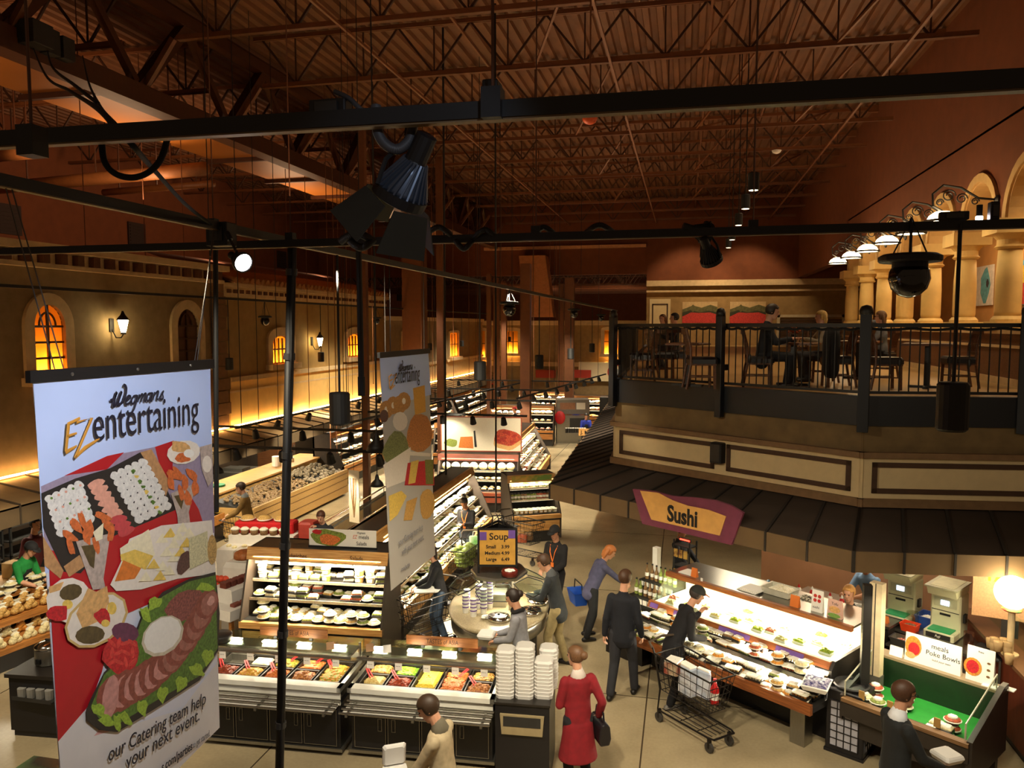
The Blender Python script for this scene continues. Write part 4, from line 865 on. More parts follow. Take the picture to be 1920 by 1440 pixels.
p0 = Vector((0, 0, EYE)) + _ray(757, 352) * 2.5; tp = Vector((0, 0, EYE)) + _ray(772, 225) * 2.47
barn_spot('large spotlight with finned body and open barn doors under the front rail', tp, p0, (-.516, .243, -.8), 1.0, roll=.5 + pi / 4)
lamp('SPOT', (.4, .6, 6.4), 30, (.75, .85, 1.0), tuple(p0), .05, spot=20)
p0 = Vector((0, 0, EYE)) + _ray(452, 490) * 5.1; barn_spot('lit spotlight glaring white beside the head of the large banner', Vector((0, 0, EYE)) + _ray(425, 436) * 5.15, p0, (.8, -.45, -.35), .75, True, doors=False)
lamp('SPOT', tuple(p0 + Vector((.12, -.06, -.12))), 60, (1, .9, .92), (p0.x + 2, p0.y - 1.2, p0.z - 2.2), .07, spot=80)
for px, py, lab, d in ((1320, 437, 'upper black spotlight on the middle rail above the mezzanine paintings', (.7, .3, -.2)), (1332, 482, 'lower black spotlight on the middle rail above the mezzanine paintings', (.3, .5, -.7))):
    p0 = Vector((0, 0, EYE)) + _ray(px, py) * 5.0; barn_spot(lab, Vector((0, 0, EYE)) + _ray(1325, 418) * 5.05, p0, d, .8, doors=False)
p0 = Vector((0, 0, EYE)) + _ray(1836, 409) * 4.7; o = thing('mini_spotlight', 'tiny lit white spot under the middle rail before the columns', 'spotlight', tuple(p0)); B().ell((0, 0, 0), (.022, .022, .02), 10, 8).build('lens', mat('lit_lens', 'ffffff', .3, emit=30, ecol=(1, .9, .92)), o); B().cyl((0, 0, .01), (.0, 0, .08), .018, n=8).build('housing', BLACK, o)
p0 = atX(1150, 588, -3.1); o = thing('mini_spotlight', 'tiny lit white spot near the mezzanine corner post', 'spotlight', tuple(p0)); B().ell((0, 0, 0), (.09, .06, .06), 10, 8).build('lens', mat('lit_lens', 'ffffff', .3, emit=30, ecol=(1, .9, .92)), o); B().cyl((0, 0, .05), (0, 0, 6.0 - p0.z), .02, n=8).build('housing', BLACK, o)
# boxes, coiled leads, cable loops on the rails
V3 = lambda px, py, D: Vector((0, 0, EYE)) + _ray(px, py) * D
RUB = mat('black_rubber', '0c0c0c', .95)
def cable(lab, pts, r, m=RUB, nm='cable', n=8, coil=0):
    P = [V3(*q) for q in pts]; S = []
    for i in range(len(P) - 1):
        a, b_, c_, d = P[max(i - 1, 0)], P[i], P[i + 1], P[min(i + 2, len(P) - 1)]
        for k in range(8):
            t = k / 8; S.append(.5 * ((2 * b_) + (c_ - a) * t + (2 * a - 5 * b_ + 4 * c_ - d) * t * t + (3 * b_ - a - 3 * c_ + d) * t ** 3))
    S.append(P[-1]); b = B(); b.tube(S, r if not coil else r * .6, n)
    if coil:
        for i in range(0, len(S) - 1):
            for f in (0, .5): 
                q = S[i].lerp(S[i + 1], f); t = (S[i + 1] - S[i]).normalized(); u = t.orthogonal().normalized(); w = t.cross(u); b.tube([q + (u * cos(2 * pi * k / 9) + w * sin(2 * pi * k / 9)) * r for k in range(9)], r * .28, 5, closed=True)
    return tag(b.build(nm, m, None, True), lab, 'cable')
cable('thick black cable sagging from the junction boxes to the rail corner', [(155, 105, 13.4), (165, 150, 9), (185, 195, 5), (230, 250, 2.68), (290, 320, 3.4), (350, 385, 4.4), (402, 425, 5.2)], .011)
cable('black cable looping in a wide curve under the front rail', [(190, 250, 2.69), (195, 300, 2.68), (215, 325, 2.68), (248, 333, 2.67), (280, 322, 2.66), (303, 295, 2.65), (318, 243, 2.65)], .011)
cable('second thin lead beside the sagging thick cable', [(60, 85, 13.2), (85, 140, 8), (130, 170, 5), (185, 205, 3.2), (222, 250, 2.68)], .012)
cable('third thin lead drooping from the junction boxes', [(88, 92, 13.4), (98, 125, 9), (140, 160, 6), (184, 194, 5)], .014)
cable('fat coiled lead hanging in a loop by the barn-door spotlight', [(705, 200, 2.46), (708, 245, 2.45), (722, 270, 2.44), (745, 280, 2.44), (768, 262, 2.45), (775, 225, 2.47)], .014, mat('grey_coil', '3b3a3c', .5), 'coiled_lead', 7, 1)
cable('curly lead running from the black box along the front rail', [(628, 172, 2.52), (655, 185, 2.5), (680, 208, 2.49), (700, 212, 2.48)], .007, mat('grey_coil', '3b3a3c', .5), 'coiled_lead', 6, 1)
for i, (x0, x1, yy, up) in enumerate(((640, 700, 452, 1), (655, 700, 450, -1), (800, 845, 440, 1), (855, 885, 452, -1), (890, 930, 445, 1), (1000, 1040, 440, 1), (1100, 1150, 436, 1))):
    cable(f'{ORD[i]} bunch of coiled lead wound on the middle rail from the large banner', [(x0, yy, 5.3), ((x0 * 3 + x1) / 4, yy - 10 * up, 5.25), ((x0 + x1) / 2, yy - 14 * up, 5.25), ((x0 + 3 * x1) / 4, yy - 9 * up, 5.25), (x1, yy, 5.3)], .022 if i < 2 else .016, BLACK, 'coiled_lead', 6, 1)
for nm, c, sz, lab in (('junction_box', (620, 205, 2.53), (.13, .06, .055), 'black dimmer box standing on the front rail'), ('junction_box', (57, 66, 13.2), (.5, .4, .36), 'grey junction box on the girder, leftmost of three'), ('junction_box', (90, 80, 13.4), (.25, .25, .4), 'narrow grey junction box between two others on the girder'), ('junction_box', (118, 93, 13.6), (.26, .25, .36), 'grey junction box nearest the sagging cable'), ('rail_clamp', (923, 190, 2.41), (.05, .07, .12), 'black clamp on the front rail under its rod'), ('rail_clamp', (1863, 396, 4.6), (.05, .06, .11), 'black clamp on the middle rail before the arches'), ('rail_clamp', (415, 440, 5.25), (.16, .12, .16), 'black clamp block where the rails meet above the lit spotlight'), ('rail_clamp', (1788, 405, 4.6), (.16, .05, .05), 'black adapter box on the middle rail over the bowl lamp')):
    p = V3(*c) if c[2] < 10 else atX(c[0], c[1], -10.2); o = thing(nm, lab, 'box' if 'box' in nm else 'clamp', tuple(p)); B().cbox((0, 0, 0), sz).build('housing', BLACK if c[0] > 200 else DARKM, o, bevel=.006); B().cbox((0, -sz[1] / 2 - .004, 0), (sz[0] * .6, .01, sz[2] * .6)).build('cover_plate', DARKM, o)
o = thing('ceiling_heat_detector', 'orange glowing round detector seen beneath the front rail', 'detector', tuple(V3(1106, 222, 9))); B().ell((0, 0, 0), (.09, .09, .07), 14, 10).build('cover', mat('orange_lens', 'e0551a', .5), o, True); B().cyl((0, 0, .03), (0, 0, 4.2), .01, n=6).build('stem', JOIST, o)
o = thing('smoke_detector', 'small white detector hanging under the joists in mid hall', 'detector', tuple(V3(1456, 284, 16))); B().lathe([(.02, -.05), (.08, -.02), (.1, .02), (.02, .04)], n=14).build('cover', WHITE, o); B().cyl((0, 0, .03), (0, 0, 12.0 - V3(1456, 284, 16).z), .008, n=5).build('stem', JOIST, o)

# ------------------------------------------------------------------ banners
PAPER_B = mat('banner_paper_cool_lit', 'c9d6f2', .6, var=.03, scale=1.5); PAPER_W = mat('banner_paper', 'e2ddd8', .6, var=.03)  # bluish tint holds the cool spotlight on the paper
INK = mat('navy_ink', '17172a', .6); GOLD = mat('gold_brush_ink', 'cf9134', .6)
class Art:
    def __init__(s, X): s.X = X; s.b = B(); s.mats = []; s.k = 0
    def P(s, px, py, l): v = atX(px, py, s.X); return (v.x + .0015 + .0003 * l, v.y, v.z)
    def poly(s, pts, m, dk=1.0):
        s.k += dk
        if m not in s.mats: s.mats.append(m)
        s.b.mi = s.mats.index(m); s.b.add([s.P(x, y, s.k) for x, y in pts], [tuple(range(len(pts)))])
    def dot(s, x, y, rx, ry, m, rot=0, n=12, j=0.0): s.poly([(x + rx * cos(t) * (1 + j * sin(3 * t + x)) * cos(rot) - ry * sin(t) * (1 + j * sin(2 * t + y)) * sin(rot), y + rx * cos(t) * (1 + j * sin(3 * t + x)) * sin(rot) + ry * sin(t) * (1 + j * sin(2 * t + y)) * cos(rot)) for t in [2 * pi * i / n for i in range(n)]], m, .07)
I = lambda n, c, v=.12, sc=40: mat('print_' + n, c, .6, var=v, scale=sc)
RICE = I('rice', 'ded9cf', .15, 60); NORI = I('tray_black', '26211f'); SALM = I('salmon', 'e0a088'); TUNA = I('tuna', 'c8474a'); CLOTH = I('red_cloth', 'b8141f', .08, 6); SHR = I('shrimp', 'd06a34', .25, 60); GLS = I('glass_grey', 'b9a79a', .2); CHE = I('cheese', 'e6c25a', .15); BRIE = I('brie', 'efe4bf', .08); ORG = I('orange_cheese', 'dc7b2e', .15); PLATE = I('plate', 'ebe0cf', .05); LET = I('lettuce', '55782a', .4, 50); MEAT = I('roast_beef', '8f4a3c', .25, 40); MEATP = I('rare_beef', 'c98a80', .2, 40); PEP = I('red_pepper', 'c2222a', .3, 60); DOLM = I('vine_leaf', '5a4a2a', .3); PITA = I('pita', 'd9a868', .2); WHT = I('sour_cream', 'f2eee2', .03); WOODP = I('board', 'b98a5a', .2); LILAC = I('lilac', '9a8aa0', .1)
XB = -3.1
def banner(lab, tl, tr, bl, br, name='banner'):
    o = thing(name, lab, 'banner', (0, 0, 0)); a, c, d, e = [atX(*q, XB) for q in (tl, tr, br, bl)]
    b = B(); n = 12; R0, R1 = [], []
    vs = []; fs = []
    for i in range(n + 1):
        for j in range(n + 1):
            u, v = i / n, j / n; p = a.lerp(c, u).lerp(e.lerp(d, u), v); vs.append((p.x, p.y, p.z))
    for i in range(n):
        for j in range(n): k = i * (n + 1) + j; fs.append((k, k + 1, k + n + 2, k + n + 1))
    N = len(vs); b.add(vs + [(x - .003, y, z) for x, y, z in vs], fs + [tuple(N + q for q in f)[::-1] for f in fs])
    return o, b, (a, c, d, e)
o, b, (a, c, d, e) = banner('large catering banner with sushi and roast platters hanging from the rail', (62, 717), (394, 690), (126, 1640), (411, 1364))
b.build('banner_sheet', mat('banner_sheet', 'dcdde6', .6, var=.03, scale=1.2), o)
ex = (c - a) * .02; up = Vector((0, 0, .028)); B().bar(a - ex + up, c + ex + up, .03, .06).build('top_bar', BLACK, o)
b = B(); [b.ell(a.lerp(c, t) + up + Vector((.017, 0, 0)), (.006, .01, .01), 8, 6) for t in (.16, .5, .84)]; b.build('bar_screw', STEEL, o)
for px, py, t in ((10, 342, .1), (22, 350, .14), (404, 480, .88), (400, 440, .9)):
    q = a.lerp(c, t) + up; r = Vector((XB, atX(px, py, XB).y, 5.99)); B().cyl(q, (XB, max(1.3, r.y), 5.99), .0035, n=5).build('hanging_cord', mat('grey_cord', '4a433e', .8), o)
A = Art(XB); P = A.poly; Dt = A.dot
P([(62, 717), (394, 690), (398, 1010), (84, 1075)], I('cool_lit_paper', 'bccdf4', .04, 2))  # banner head tinted blue: cool spotlight put into the colour
P([(76, 912), (135, 886), (170, 872), (230, 850), (290, 838), (350, 840), (398, 860), (402, 1000), (300, 960), (160, 1060), (85, 1060)], LILAC)
P([(120, 892), (200, 855), (232, 848), (200, 880)], CLOTH); P([(290, 838), (325, 826), (322, 900), (305, 900)], CLOTH)
P([(90, 1030), (160, 1050), (210, 997), (300, 960), (360, 935), (372, 955), (380, 980), (402, 1010), (404, 1090), (330, 1110), (215, 1160), (190, 1260), (165, 1330), (108, 1390), (95, 1150)], CLOTH)
P([(108, 1390), (165, 1330), (185, 1290), (240, 1340), (180, 1400), (112, 1420)], I('pink_fade', 'd9a59c', .05, 4)); P([(108, 1390), (185, 1300), (215, 1330), (175, 1380), (340, 1330), (408, 1240), (411, 1364), (330, 1445), (126, 1640), (115, 1480)], PAPER_W)
P([(76, 925), (140, 897), (205, 878), (262, 848), (282, 855), (330, 955), (285, 975), (212, 1005), (150, 1075), (118, 1072), (80, 990)], NORI)
P([(262, 848), (283, 842), (318, 905), (310, 930), (293, 900)], WOODP); P([(79, 1005), (118, 1070), (112, 1085), (82, 1060)], WOODP); P([(118, 1062), (148, 1040), (160, 1060), (128, 1082)], WOODP)
for i in range(5):
    for j in range(6): Dt(92 + i * 13.5 + j * 4.2, 962 - i * 6.5 + j * 12.5 - 26, 9.6, 8.2, RICE, j=.1); 
for i in range(5):
    for j in range(3): Dt(95 + i * 13.5 + j * 8, 934 - i * 6 + j * 22, 2.6, 2.4, SALM if (i + j) % 3 else LET)
for j in range(9): Dt(178 + j * 7, 908 + j * 11, 17, 8.5, SALM if j < 6 else TUNA, rot=-.35, j=.12)
for i in range(5):
    for j in range(8): Dt(214 + i * 13 + j * 6.4, 892 - i * 6.2 + j * 11.6, 9.4, 8, RICE, j=.1)
for j in range(9): Dt(248 + j * 6.2, 884 + j * 9.6, 4, 3.6, (LET, CHE, LET)[j % 3], j=.3)
# shrimp glasses
P([(140, 1015), (205, 1000), (192, 1085), (196, 1103), (172, 1106), (166, 1090)], GLS); P([(150, 1024), (178, 1020), (174, 1066), (166, 1060)], DOLM)
for x, y, r in ((128, 1005, .5), (140, 985, .9), (152, 975, 1.2), (166, 990, 1.5), (178, 1020, 1.4), (190, 968, .3), (200, 985, .9), (130, 1025, 1.2), (160, 1005, 1.3), (206, 1000, 1.7)): Dt(x, y, 17, 7, SHR, r, j=.2)
P([(172, 998), (192, 980), (190, 1010), (178, 1015)], BRIE)
P([(318, 925), (366, 905), (352, 960), (355, 985), (332, 990), (330, 965)], GLS); P([(324, 930), (345, 925), (338, 955)], DOLM)
for x, y, r in ((318, 905, 1.3), (332, 888, 1.0), (345, 905, 1.4), (358, 890, .9), (364, 915, 1.6), (338, 925, 1.3), (350, 935, 1.4), (322, 890, .6)): Dt(x, y, 15, 6.5, SHR, r, j=.2)
Dt(342, 848, 32, 22, PLATE, -.2); Dt(335, 838, 18, 12, PITA, .3, j=.2); Dt(340, 858, 14, 9, SHR, .2, j=.2); Dt(352, 850, 10, 8, WHT)
P([(372, 838), (395, 832), (397, 900), (388, 912), (376, 880)], GLS); Dt(386, 870, 9, 16, PLATE)
# cheese plate
P([(204, 1096), (228, 1045), (240, 1010), (300, 985), (395, 975), (403, 1075), (330, 1085), (262, 1105), (215, 1108)], PLATE)
P([(222, 1028), (276, 992), (288, 1040), (262, 1062), (224, 1050)], BRIE); P([(222, 1040), (250, 1030), (285, 1042), (270, 1068), (226, 1052)], CHE); P([(212, 1090), (228, 1050), (262, 1065), (250, 1085)], ORG)
for x, y in ((300, 1010), (315, 1000), (330, 1005), (322, 1020), (338, 990), (350, 1000), (308, 1035), (322, 1045), (300, 1062), (335, 1035), (345, 1018), (283, 1058), (268, 1082), (295, 1080), (312, 1070)): P([(x - 12, y + 8), (x + 2, y - 11), (x + 13, y + 7)], CHE if x % 2 else BRIE)
Dt(342, 1055, 13, 22, I('grapes', '5a3a34', .4, 80), .5, j=.15); P([(350, 1010), (385, 995), (388, 1050), (352, 1068)], I('blue_cheese', 'cfc79a', .25, 70)); Dt(394, 1030, 9, 28, I('nuts', 'c09a5a', .4, 80))
# dip plates
Dt(125, 1125, 44, 42, PLATE, -.4); Dt(128, 1110, 22, 15, DOLM, -.3); Dt(122, 1133, 10, 9, CHE); Dt(104, 1150, 20, 16, PEP, -.4, j=.2); P([(86, 1100), (115, 1090), (108, 1106), (88, 1112)], PITA)
Dt(176, 1162, 66, 46, I('plate_rim', 'cfae6a'), -.62); Dt(176, 1162, 61, 41, PLATE, -.62); P([(138, 1150), (160, 1102), (200, 1120), (190, 1160), (150, 1178)], PITA); P([(170, 1112), (196, 1098), (200, 1132), (186, 1140)], PITA); Dt(188, 1155, 16, 13, PEP, .3, j=.2); Dt(164, 1190, 28, 17, DOLM, -.1); Dt(193, 1168, 8, 7, CHE); Dt(205, 1140, 9, 12, CHE)
# roast platter
P([(157, 1330), (165, 1310), (190, 1260), (240, 1210), (258, 1160), (300, 1110), (350, 1085), (400, 1072), (408, 1150), (405, 1220), (370, 1275), (300, 1320), (215, 1372), (180, 1368), (158, 1350)], NORI)
P([(165, 1325), (190, 1265), (240, 1215), (262, 1160), (300, 1118), (350, 1090), (400, 1078), (404, 1215), (368, 1268), (290, 1312), (212, 1360), (185, 1352)], LET)
Dt(342, 1135, 40, 24, I('shaved_meat', '8a4a44', .5, 60), -.5, j=.12); Dt(222, 1228, 36, 38, PEP, -.7, j=.12); Dt(230, 1185, 26, 18, I('cabbage', '6a3450', .2), .2)
for i in range(12): Dt(205 + (i % 4) * 13, 1205 + (i // 4) * 18, 11, 3.5, I('pepper_hi', 'd8403a', .2), .8 + i)
for i in range(12):
    t = i / 11; cx_, cy_ = 206 + 176 * t + 14 * sin(t * 3), 1302 - 75 * t - 95 * t * t; Dt(cx_, cy_, 27 - 7 * t, 43 - 12 * t, MEAT, .45, j=.06); Dt(cx_ + 4, cy_ - 1, 20 - 6 * t, 35 - 11 * t, MEATP if i < 6 else I('roast_slice', 'a8685c', .2), .45, j=.08); Dt(cx_ + 7, cy_ - 6, 9 - 3 * t, 17 - 6 * t, I('rare_centre', 'd8a094', .2, 40), .45, j=.12)
Dt(202, 1306, 15, 42, I('end_slice', 'c48a80', .2, 30), .15); Dt(300, 1192, 45, 33, I('dip_bowl', 'cfc3a8'), -.75); Dt(300, 1190, 40, 29, WHT, -.75)
for x, y in ((180, 1330), (195, 1350), (230, 1345), (262, 1325), (300, 1300), (335, 1280), (365, 1255), (385, 1230), (285, 1130), (268, 1150), (380, 1100), (215, 1352)): Dt(x, y, 15, 9, I('lettuce_hi', '98b83a', .3, 60), x, j=.35)
A.b.build('printed_artwork', A.mats, o)
def blet(s, px0, py0, px1, py1, size, m, sx=1.0, shear=0.0, bold=0.0):
    p, q = atX(px0, py0, XB), atX(px1, py1, XB); d_ = q - p
    return text('lettering', s, size, m, o, frame((p.x + .022, p.y, p.z), d_, Vector((0, 0, 1)) - d_.normalized() * d_.normalized().z), shear=shear, sx=sx, bold=bold, ext=.0008)
blet('entertaining', 168, 828, 370, 792, .29, INK, .66, 0, -.002)
blet('our Catering team help', 196, 1428, 384, 1316, .118, INK, .80); blet('your next event.', 230, 1442, 366, 1351, .122, INK, .84); blet('s.com/parties', 297, 1446, 358, 1402, .078, INK, .72, 0, .001); blet('to get started.', 356, 1403, 400, 1370, .062, I('grey_ink', '7a7a80'), .52)
def script(parent, off=Vector((0, 0, 0))):
    b = B(); Q = lambda s: [tuple(map(int, q.split(','))) for q in s.split()]
    for s, r in (('115,432 185,395 240,262 200,390 165,548', .0085), ('165,548 235,490 335,252 290,390 250,532', .0085), ('250,532 345,470 412,330 430,200 412,140 375,122', .0085), ('410,442 495,392 508,345 465,345 415,430 425,502 475,490 545,440', .0065), ('645,335 575,350 532,440 552,492 605,450 650,322 605,540 545,660 482,685 452,635', .0065), ('692,310 655,468', .006), ('668,410 722,322 755,312 722,462', .006), ('738,390 792,302 822,302 788,430 815,442', .006), ('945,282 872,302 836,390 852,440 902,400 952,275 912,430 940,430', .0062), ('997,265 960,422', .006), ('975,350 1032,266 1072,256 1036,402 1065,405', .006), ('1090,390 1150,272 1172,243 1150,302 1166,372 1140,412 1088,393', .0058)):
        P_ = [atX(190 + x / 10.575, 710 + y / 10.575, XB) + off + Vector((.022, 0, 0)) for x, y in Q(s)]; S = []
        for i in range(len(P_) - 1):
            a_, b_, c_, d_ = P_[max(i - 1, 0)], P_[i], P_[i + 1], P_[min(i + 2, len(P_) - 1)]
            S += [.5 * ((2 * b_) + (c_ - a_) * t + (2 * a_ - 5 * b_ + 4 * c_ - d_) * t * t + (3 * b_ - a_ - 3 * c_ + d_) * t ** 3) for t in (0, .25, .5, .75)]
        b.tube(S + [P_[-1]], [(r, .002)] * (len(S) + 1), 6, True, (1, 0, 0))
    b.build('script_lettering', INK, parent)
script(o); a1 = a
b = B(); bz = lambda pts, r: b.tube([Vector((.022, 0, 0)) + atX(x, y, XB) for x, y in pts], [(q, .002) for q in r], 6, True, (1, 0, 0))
bz([(143, 784), (122, 794), (117, 846)], [.008, .011, .009]); bz([(118, 818), (137, 812)], [.007, .006]); bz([(116, 848), (137, 836)], [.011, .006]); bz([(137, 792), (166, 783), (134, 858)], [.007, .01, .008]); bz([(134, 858), (152, 840), (180, 822)], [.008, .011, .006]); b.build('brush_letters', GOLD, o)
# small banner
o, b, (a, c, d, e) = banner('smaller catering banner hanging farther down the hall beside the columns', (712, 671), (803, 662), (733, 1108), (816, 1040))
b.build('banner_sheet', mat('banner_sheet_grey', 'b9b4ac', .7, var=.05, scale=1.2), o); ex = (c - a) * .02; B().bar(a - ex + up, c + ex + up, .03, .06).build('top_bar', BLACK, o)
for t in (.1, .9): q = a.lerp(c, t); B().cyl(q, (XB, q.y, 5.99), .005, n=5).build('hanging_cord', mat('grey_cord', '4a433e', .8), o)
A = Art(XB); P = A.poly; Dt = A.dot
P([(712, 671), (803, 662), (808, 740), (716, 765)], I('cool_lit_paper', 'bccdf4', .04, 2))  # same blue tint for the cool light on this banner's head
for x, y in ((724, 768), (737, 760), (750, 758), (757, 752)): Dt(x, y, 13, 17, I('bagel', 'b98446', .25)); Dt(x, y, 3.5, 6, PLATE)
P([(774, 728), (796, 722), (798, 772), (778, 778)], I('juice', 'd9a040', .1)); Dt(720, 780, 8, 12, I('grapes', '5a3a34', .4, 80)); Dt(750, 790, 14, 18, PLATE)
Dt(786, 812, 24, 40, I('nuggets', 'c07a3e', .4, 60), .1, j=.1); P([(766, 846), (808, 850), (806, 856), (768, 854)], PLATE); Dt(742, 842, 24, 34, I('green_salad', '7a7f4a', .6, 60), .3, j=.1); P([(718, 872), (770, 838), (764, 900), (725, 915)], PLATE)
P([(764, 868), (812, 862), (814, 910), (758, 910)], PEP); P([(770, 866), (785, 862), (778, 905), (765, 908)], CHE); P([(796, 862), (812, 862), (812, 908), (798, 908)], I('green_grapes', '7a7a34', .4, 60))
P([(728, 930), (752, 920), (762, 930), (745, 965), (730, 978)], CHE); P([(762, 940), (782, 932), (772, 975), (756, 976)], I('bread_roll', 'cf9f52', .2)); Dt(800, 945, 14, 30, I('bread_roll', 'cf9f52', .2), j=.1)
A.b.build('printed_artwork', A.mats, o); o2 = o; script(o, a - a1)
blet('entertaining', 737, 720, 795, 711, .27, INK, .62, 0, -.001)
blet('your Catering team help', 744, 1024, 800, 985, .11, I('grey_ink', '7a7a80'), .75); blet('with your next event.', 750, 1042, 790, 1012, .115, I('grey_ink', '7a7a80'), .75); blet('.com/parties', 748, 1072, 812, 1030, .075, I('grey_ink', '7a7a80'), .8)
b = B(); bz([(731, 702), (726, 706), (727, 726)], [.008, .011, .009]); bz([(727, 714), (733, 711)], [.007, .006]); bz([(727, 727), (734, 722)], [.009, .006]); bz([(733, 704), (740, 701), (729, 730)], [.007, .01, .008]); bz([(729, 730), (737, 722)], [.008, .006]); b.build('brush_letters', GOLD, o)
# ------------------------------------------------------------------ goods: one of each kind, copied later
LID = mat('clear_pack_lid', 'e4e0cc', .25, var=.1, scale=30); LABELM = mat('white_label', 'f4f1e8', .6, var=.02)
PBASE = mat('black_pack_base', '1e1c1a', .4)
FOODC = {'green': I('leafy', '7c8a3a', .5, 50), 'tan': I('tan_food', 'c29a55', .4, 50), 'red': I('tomato_food', 'a8502e', .4, 50), 'cream': I('cream_food', 'dccf9e', .25, 50), 'brown': I('brown_food', '7a5a34', .4, 50), 'orange': I('orange_food', 'd08a34', .35, 50)}
def proto_pack(kind, col):
    b = B(); m = [PBASE, FOODC[col], LID, LABELM]
    if kind == 'bowl':
        b.lathe([(.055, 0), (.08, .035), (.084, .04)], n=12); b.mi = 1; b.lathe([(.078, .038), (.074, .055), (.05, .07), (.01, .074)], n=12); b.mi = 2; b.lathe([(.086, .036), (.086, .044), (.08, .046)], n=12); b.lathe([(.05, .071), (.045, .082), (.01, .084)], n=10); b.mi = 3; b.box(-.03, -.03, .083, .03, .03, .086)
    elif kind == 'box':
        b.rbox(-.075, -.06, 0, .075, .06, .035, .012); b.mi = 1; b.rbox(-.068, -.054, .03, .068, .054, .056, .012); b.mi = 2; b.rbox(-.06, -.046, .055, .06, .046, .066, .012); b.mi = 3; b.box(-.05, -.03, .066, .01, .03, .069)
    elif kind == 'tub':
        b.mi = 1; b.lathe([(.05, 0), (.062, .075)], n=14); b.mi = 2; b.lathe([(.066, .073), (.066, .085), (.06, .088), (.01, .088)], n=14); b.mi = 3; b.box(-.03, -.064, .02, .03, -.055, .06)
    elif kind == 'sushi':
        b.box(-.1, -.065, 0, .1, .065, .018); b.mi = 1
        for i in range(5):
            for j in range(2): b.lathe([(.016, .018), (.017, .045), (.01, .046)], (-.07 + .035 * i, -.028 + .05 * j, 0), 8)
        b.mi = 2; b.rbox(-.096, -.061, .046, .096, .061, .056, .012); b.mi = 3; b.box(-.04, -.05, .056, .04, .03, .059)
    elif kind == 'bread':
        b.mi = 1; b.ell((0, 0, .05), (.12, .1, .055), 12, 8); b.mi = 3; b.box(-.03, -.105, .03, .03, -.09, .07)
    elif kind == 'round':
        b.mi = 1; b.ell((0, -.01, .1), (.11, .05, .1), 16, 10); b.mi = 3; b.ell((0, -.055, .1), (.04, .01, .035), 10, 6)
    elif kind == 'jar':
        b.mi = 1; b.lathe([(.035, 0), (.038, .01), (.038, .1), (.028, .12)], n=12); b.mi = 0; b.lathe([(.031, .118), (.031, .14), (.01, .142)], n=10); b.mi = 3; b.lathe([(.0392, .03), (.0392, .08)], n=12, caps=False)
    elif kind == 'bottle':
        b.mi = 1; b.lathe([(.032, 0), (.034, .01), (.034, .14), (.014, .19), (.013, .25)], n=12); b.mi = 0; b.lathe([(.016, .245), (.016, .27), (.005, .271)], n=8); b.mi = 3; b.lathe([(.035, .05), (.035, .11)], n=12, caps=False)
    elif kind == 'bag':
        b.mi = 1
        for dx, dz, r in ((-.05, .06, .07), (.05, .06, .07), (0, .13, .07), (-.03, .1, .06)): b.ell((dx, 0, dz), (r, .06, r * .85), 10, 7)
        b.mi = 2; b.rings([[(x * w, y * w, z) for x, y in ((-.07, -.02), (.07, -.02), (.07, .02), (-.07, .02))] for z, w in ((.17, 1), (.21, .4), (.25, .9))])
    me = b.build('goods_' + kind, m); d = me.data; bpy.data.objects.remove(me); return d
_PD = {}
NAMES = {'bowl': ('salad_bowl', 'salad bowl'), 'box': ('food_pack', 'food pack'), 'tub': ('deli_tub', 'food tub'), 'sushi': ('sushi_tray', 'sushi tray'), 'bread': ('bread_loaf', 'bread'), 'round': ('round_loaf', 'bread'), 'jar': ('glass_jar', 'jar'), 'bottle': ('bottle', 'bottle'), 'bag': ('bakery_bag', 'bread')}
def good(kind, col, loc, rz, label, group, scale=1.0, tilt=0.0, nm=None):
    k = (kind, col)
    if k not in _PD: _PD[k] = proto_pack(kind, col)
    o = bpy.data.objects.new(nm if nm and kind in ('box', 'bowl', 'tub') else NAMES[kind][0], _PD[k]); COL.objects.link(o); o.location = loc; o.rotation_euler = (tilt, 0, rz); o.scale = (scale,) * 3
    return tag(o, label, NAMES[kind][1], group)
LOOK = {'bowl': 'salad bowl', 'box': 'lidded pack', 'tub': 'tub', 'sushi': 'sushi tray', 'bread': 'bread loaf', 'round': 'round loaf', 'jar': 'small glass jar', 'bottle': 'bottle', 'bag': 'bag of rolls'}
COLW = {'green': 'green', 'tan': 'tan', 'red': 'reddish', 'cream': 'cream', 'brown': 'brown', 'orange': 'orange'}
def row_of(M, rz, x0, x1, y, z, n, kinds, cols, where, group, end, jit=.012, skip=.06, scale=1.0, stack=0.0, tilt=0.0, turn=.25, nm=None):
    for i in range(n):
        if random.random() < skip: continue
        x = x0 + (x1 - x0) * (i + .5) / n + random.uniform(-jit, jit); k = random.choice(kinds); c = random.choice(cols)
        p = M @ Vector((x, y + random.uniform(-jit, jit), z)); w = f'{COLW[c]} {LOOK[k]}, {ORD[i % 36]} from {end}, {where}'.replace(' the ', ' ').replace(' of ', ' ')
        good(k, c, p, rz + random.uniform(-turn, turn), w, group, scale, tilt, nm)
        if random.random() < stack:
            hh = {'bowl': .088, 'box': .072, 'tub': .09, 'sushi': .062, 'bread': .09}.get(k, .1) * scale
            good(k, c, p + Vector((random.uniform(-.008, .008), random.uniform(-.008, .008), hh)), rz + random.uniform(-turn, turn), w.replace(', ' + ORD[i % 36], ' atop, ' + ORD[i % 36]), group, scale, 0, nm)
CASEB = mat('case_charcoal', '23211f', .5); CASEI = mat('case_interior', '1c1a18', .5); TAG = mat('price_rail', 'b9a98c', .5, var=.25, scale=60); ENDP = mat('end_panel', '3a3026', .6)
LED = mat('case_light_strip', 'fff2d0', .5, emit=2.5, ecol=(1, .82, .52))
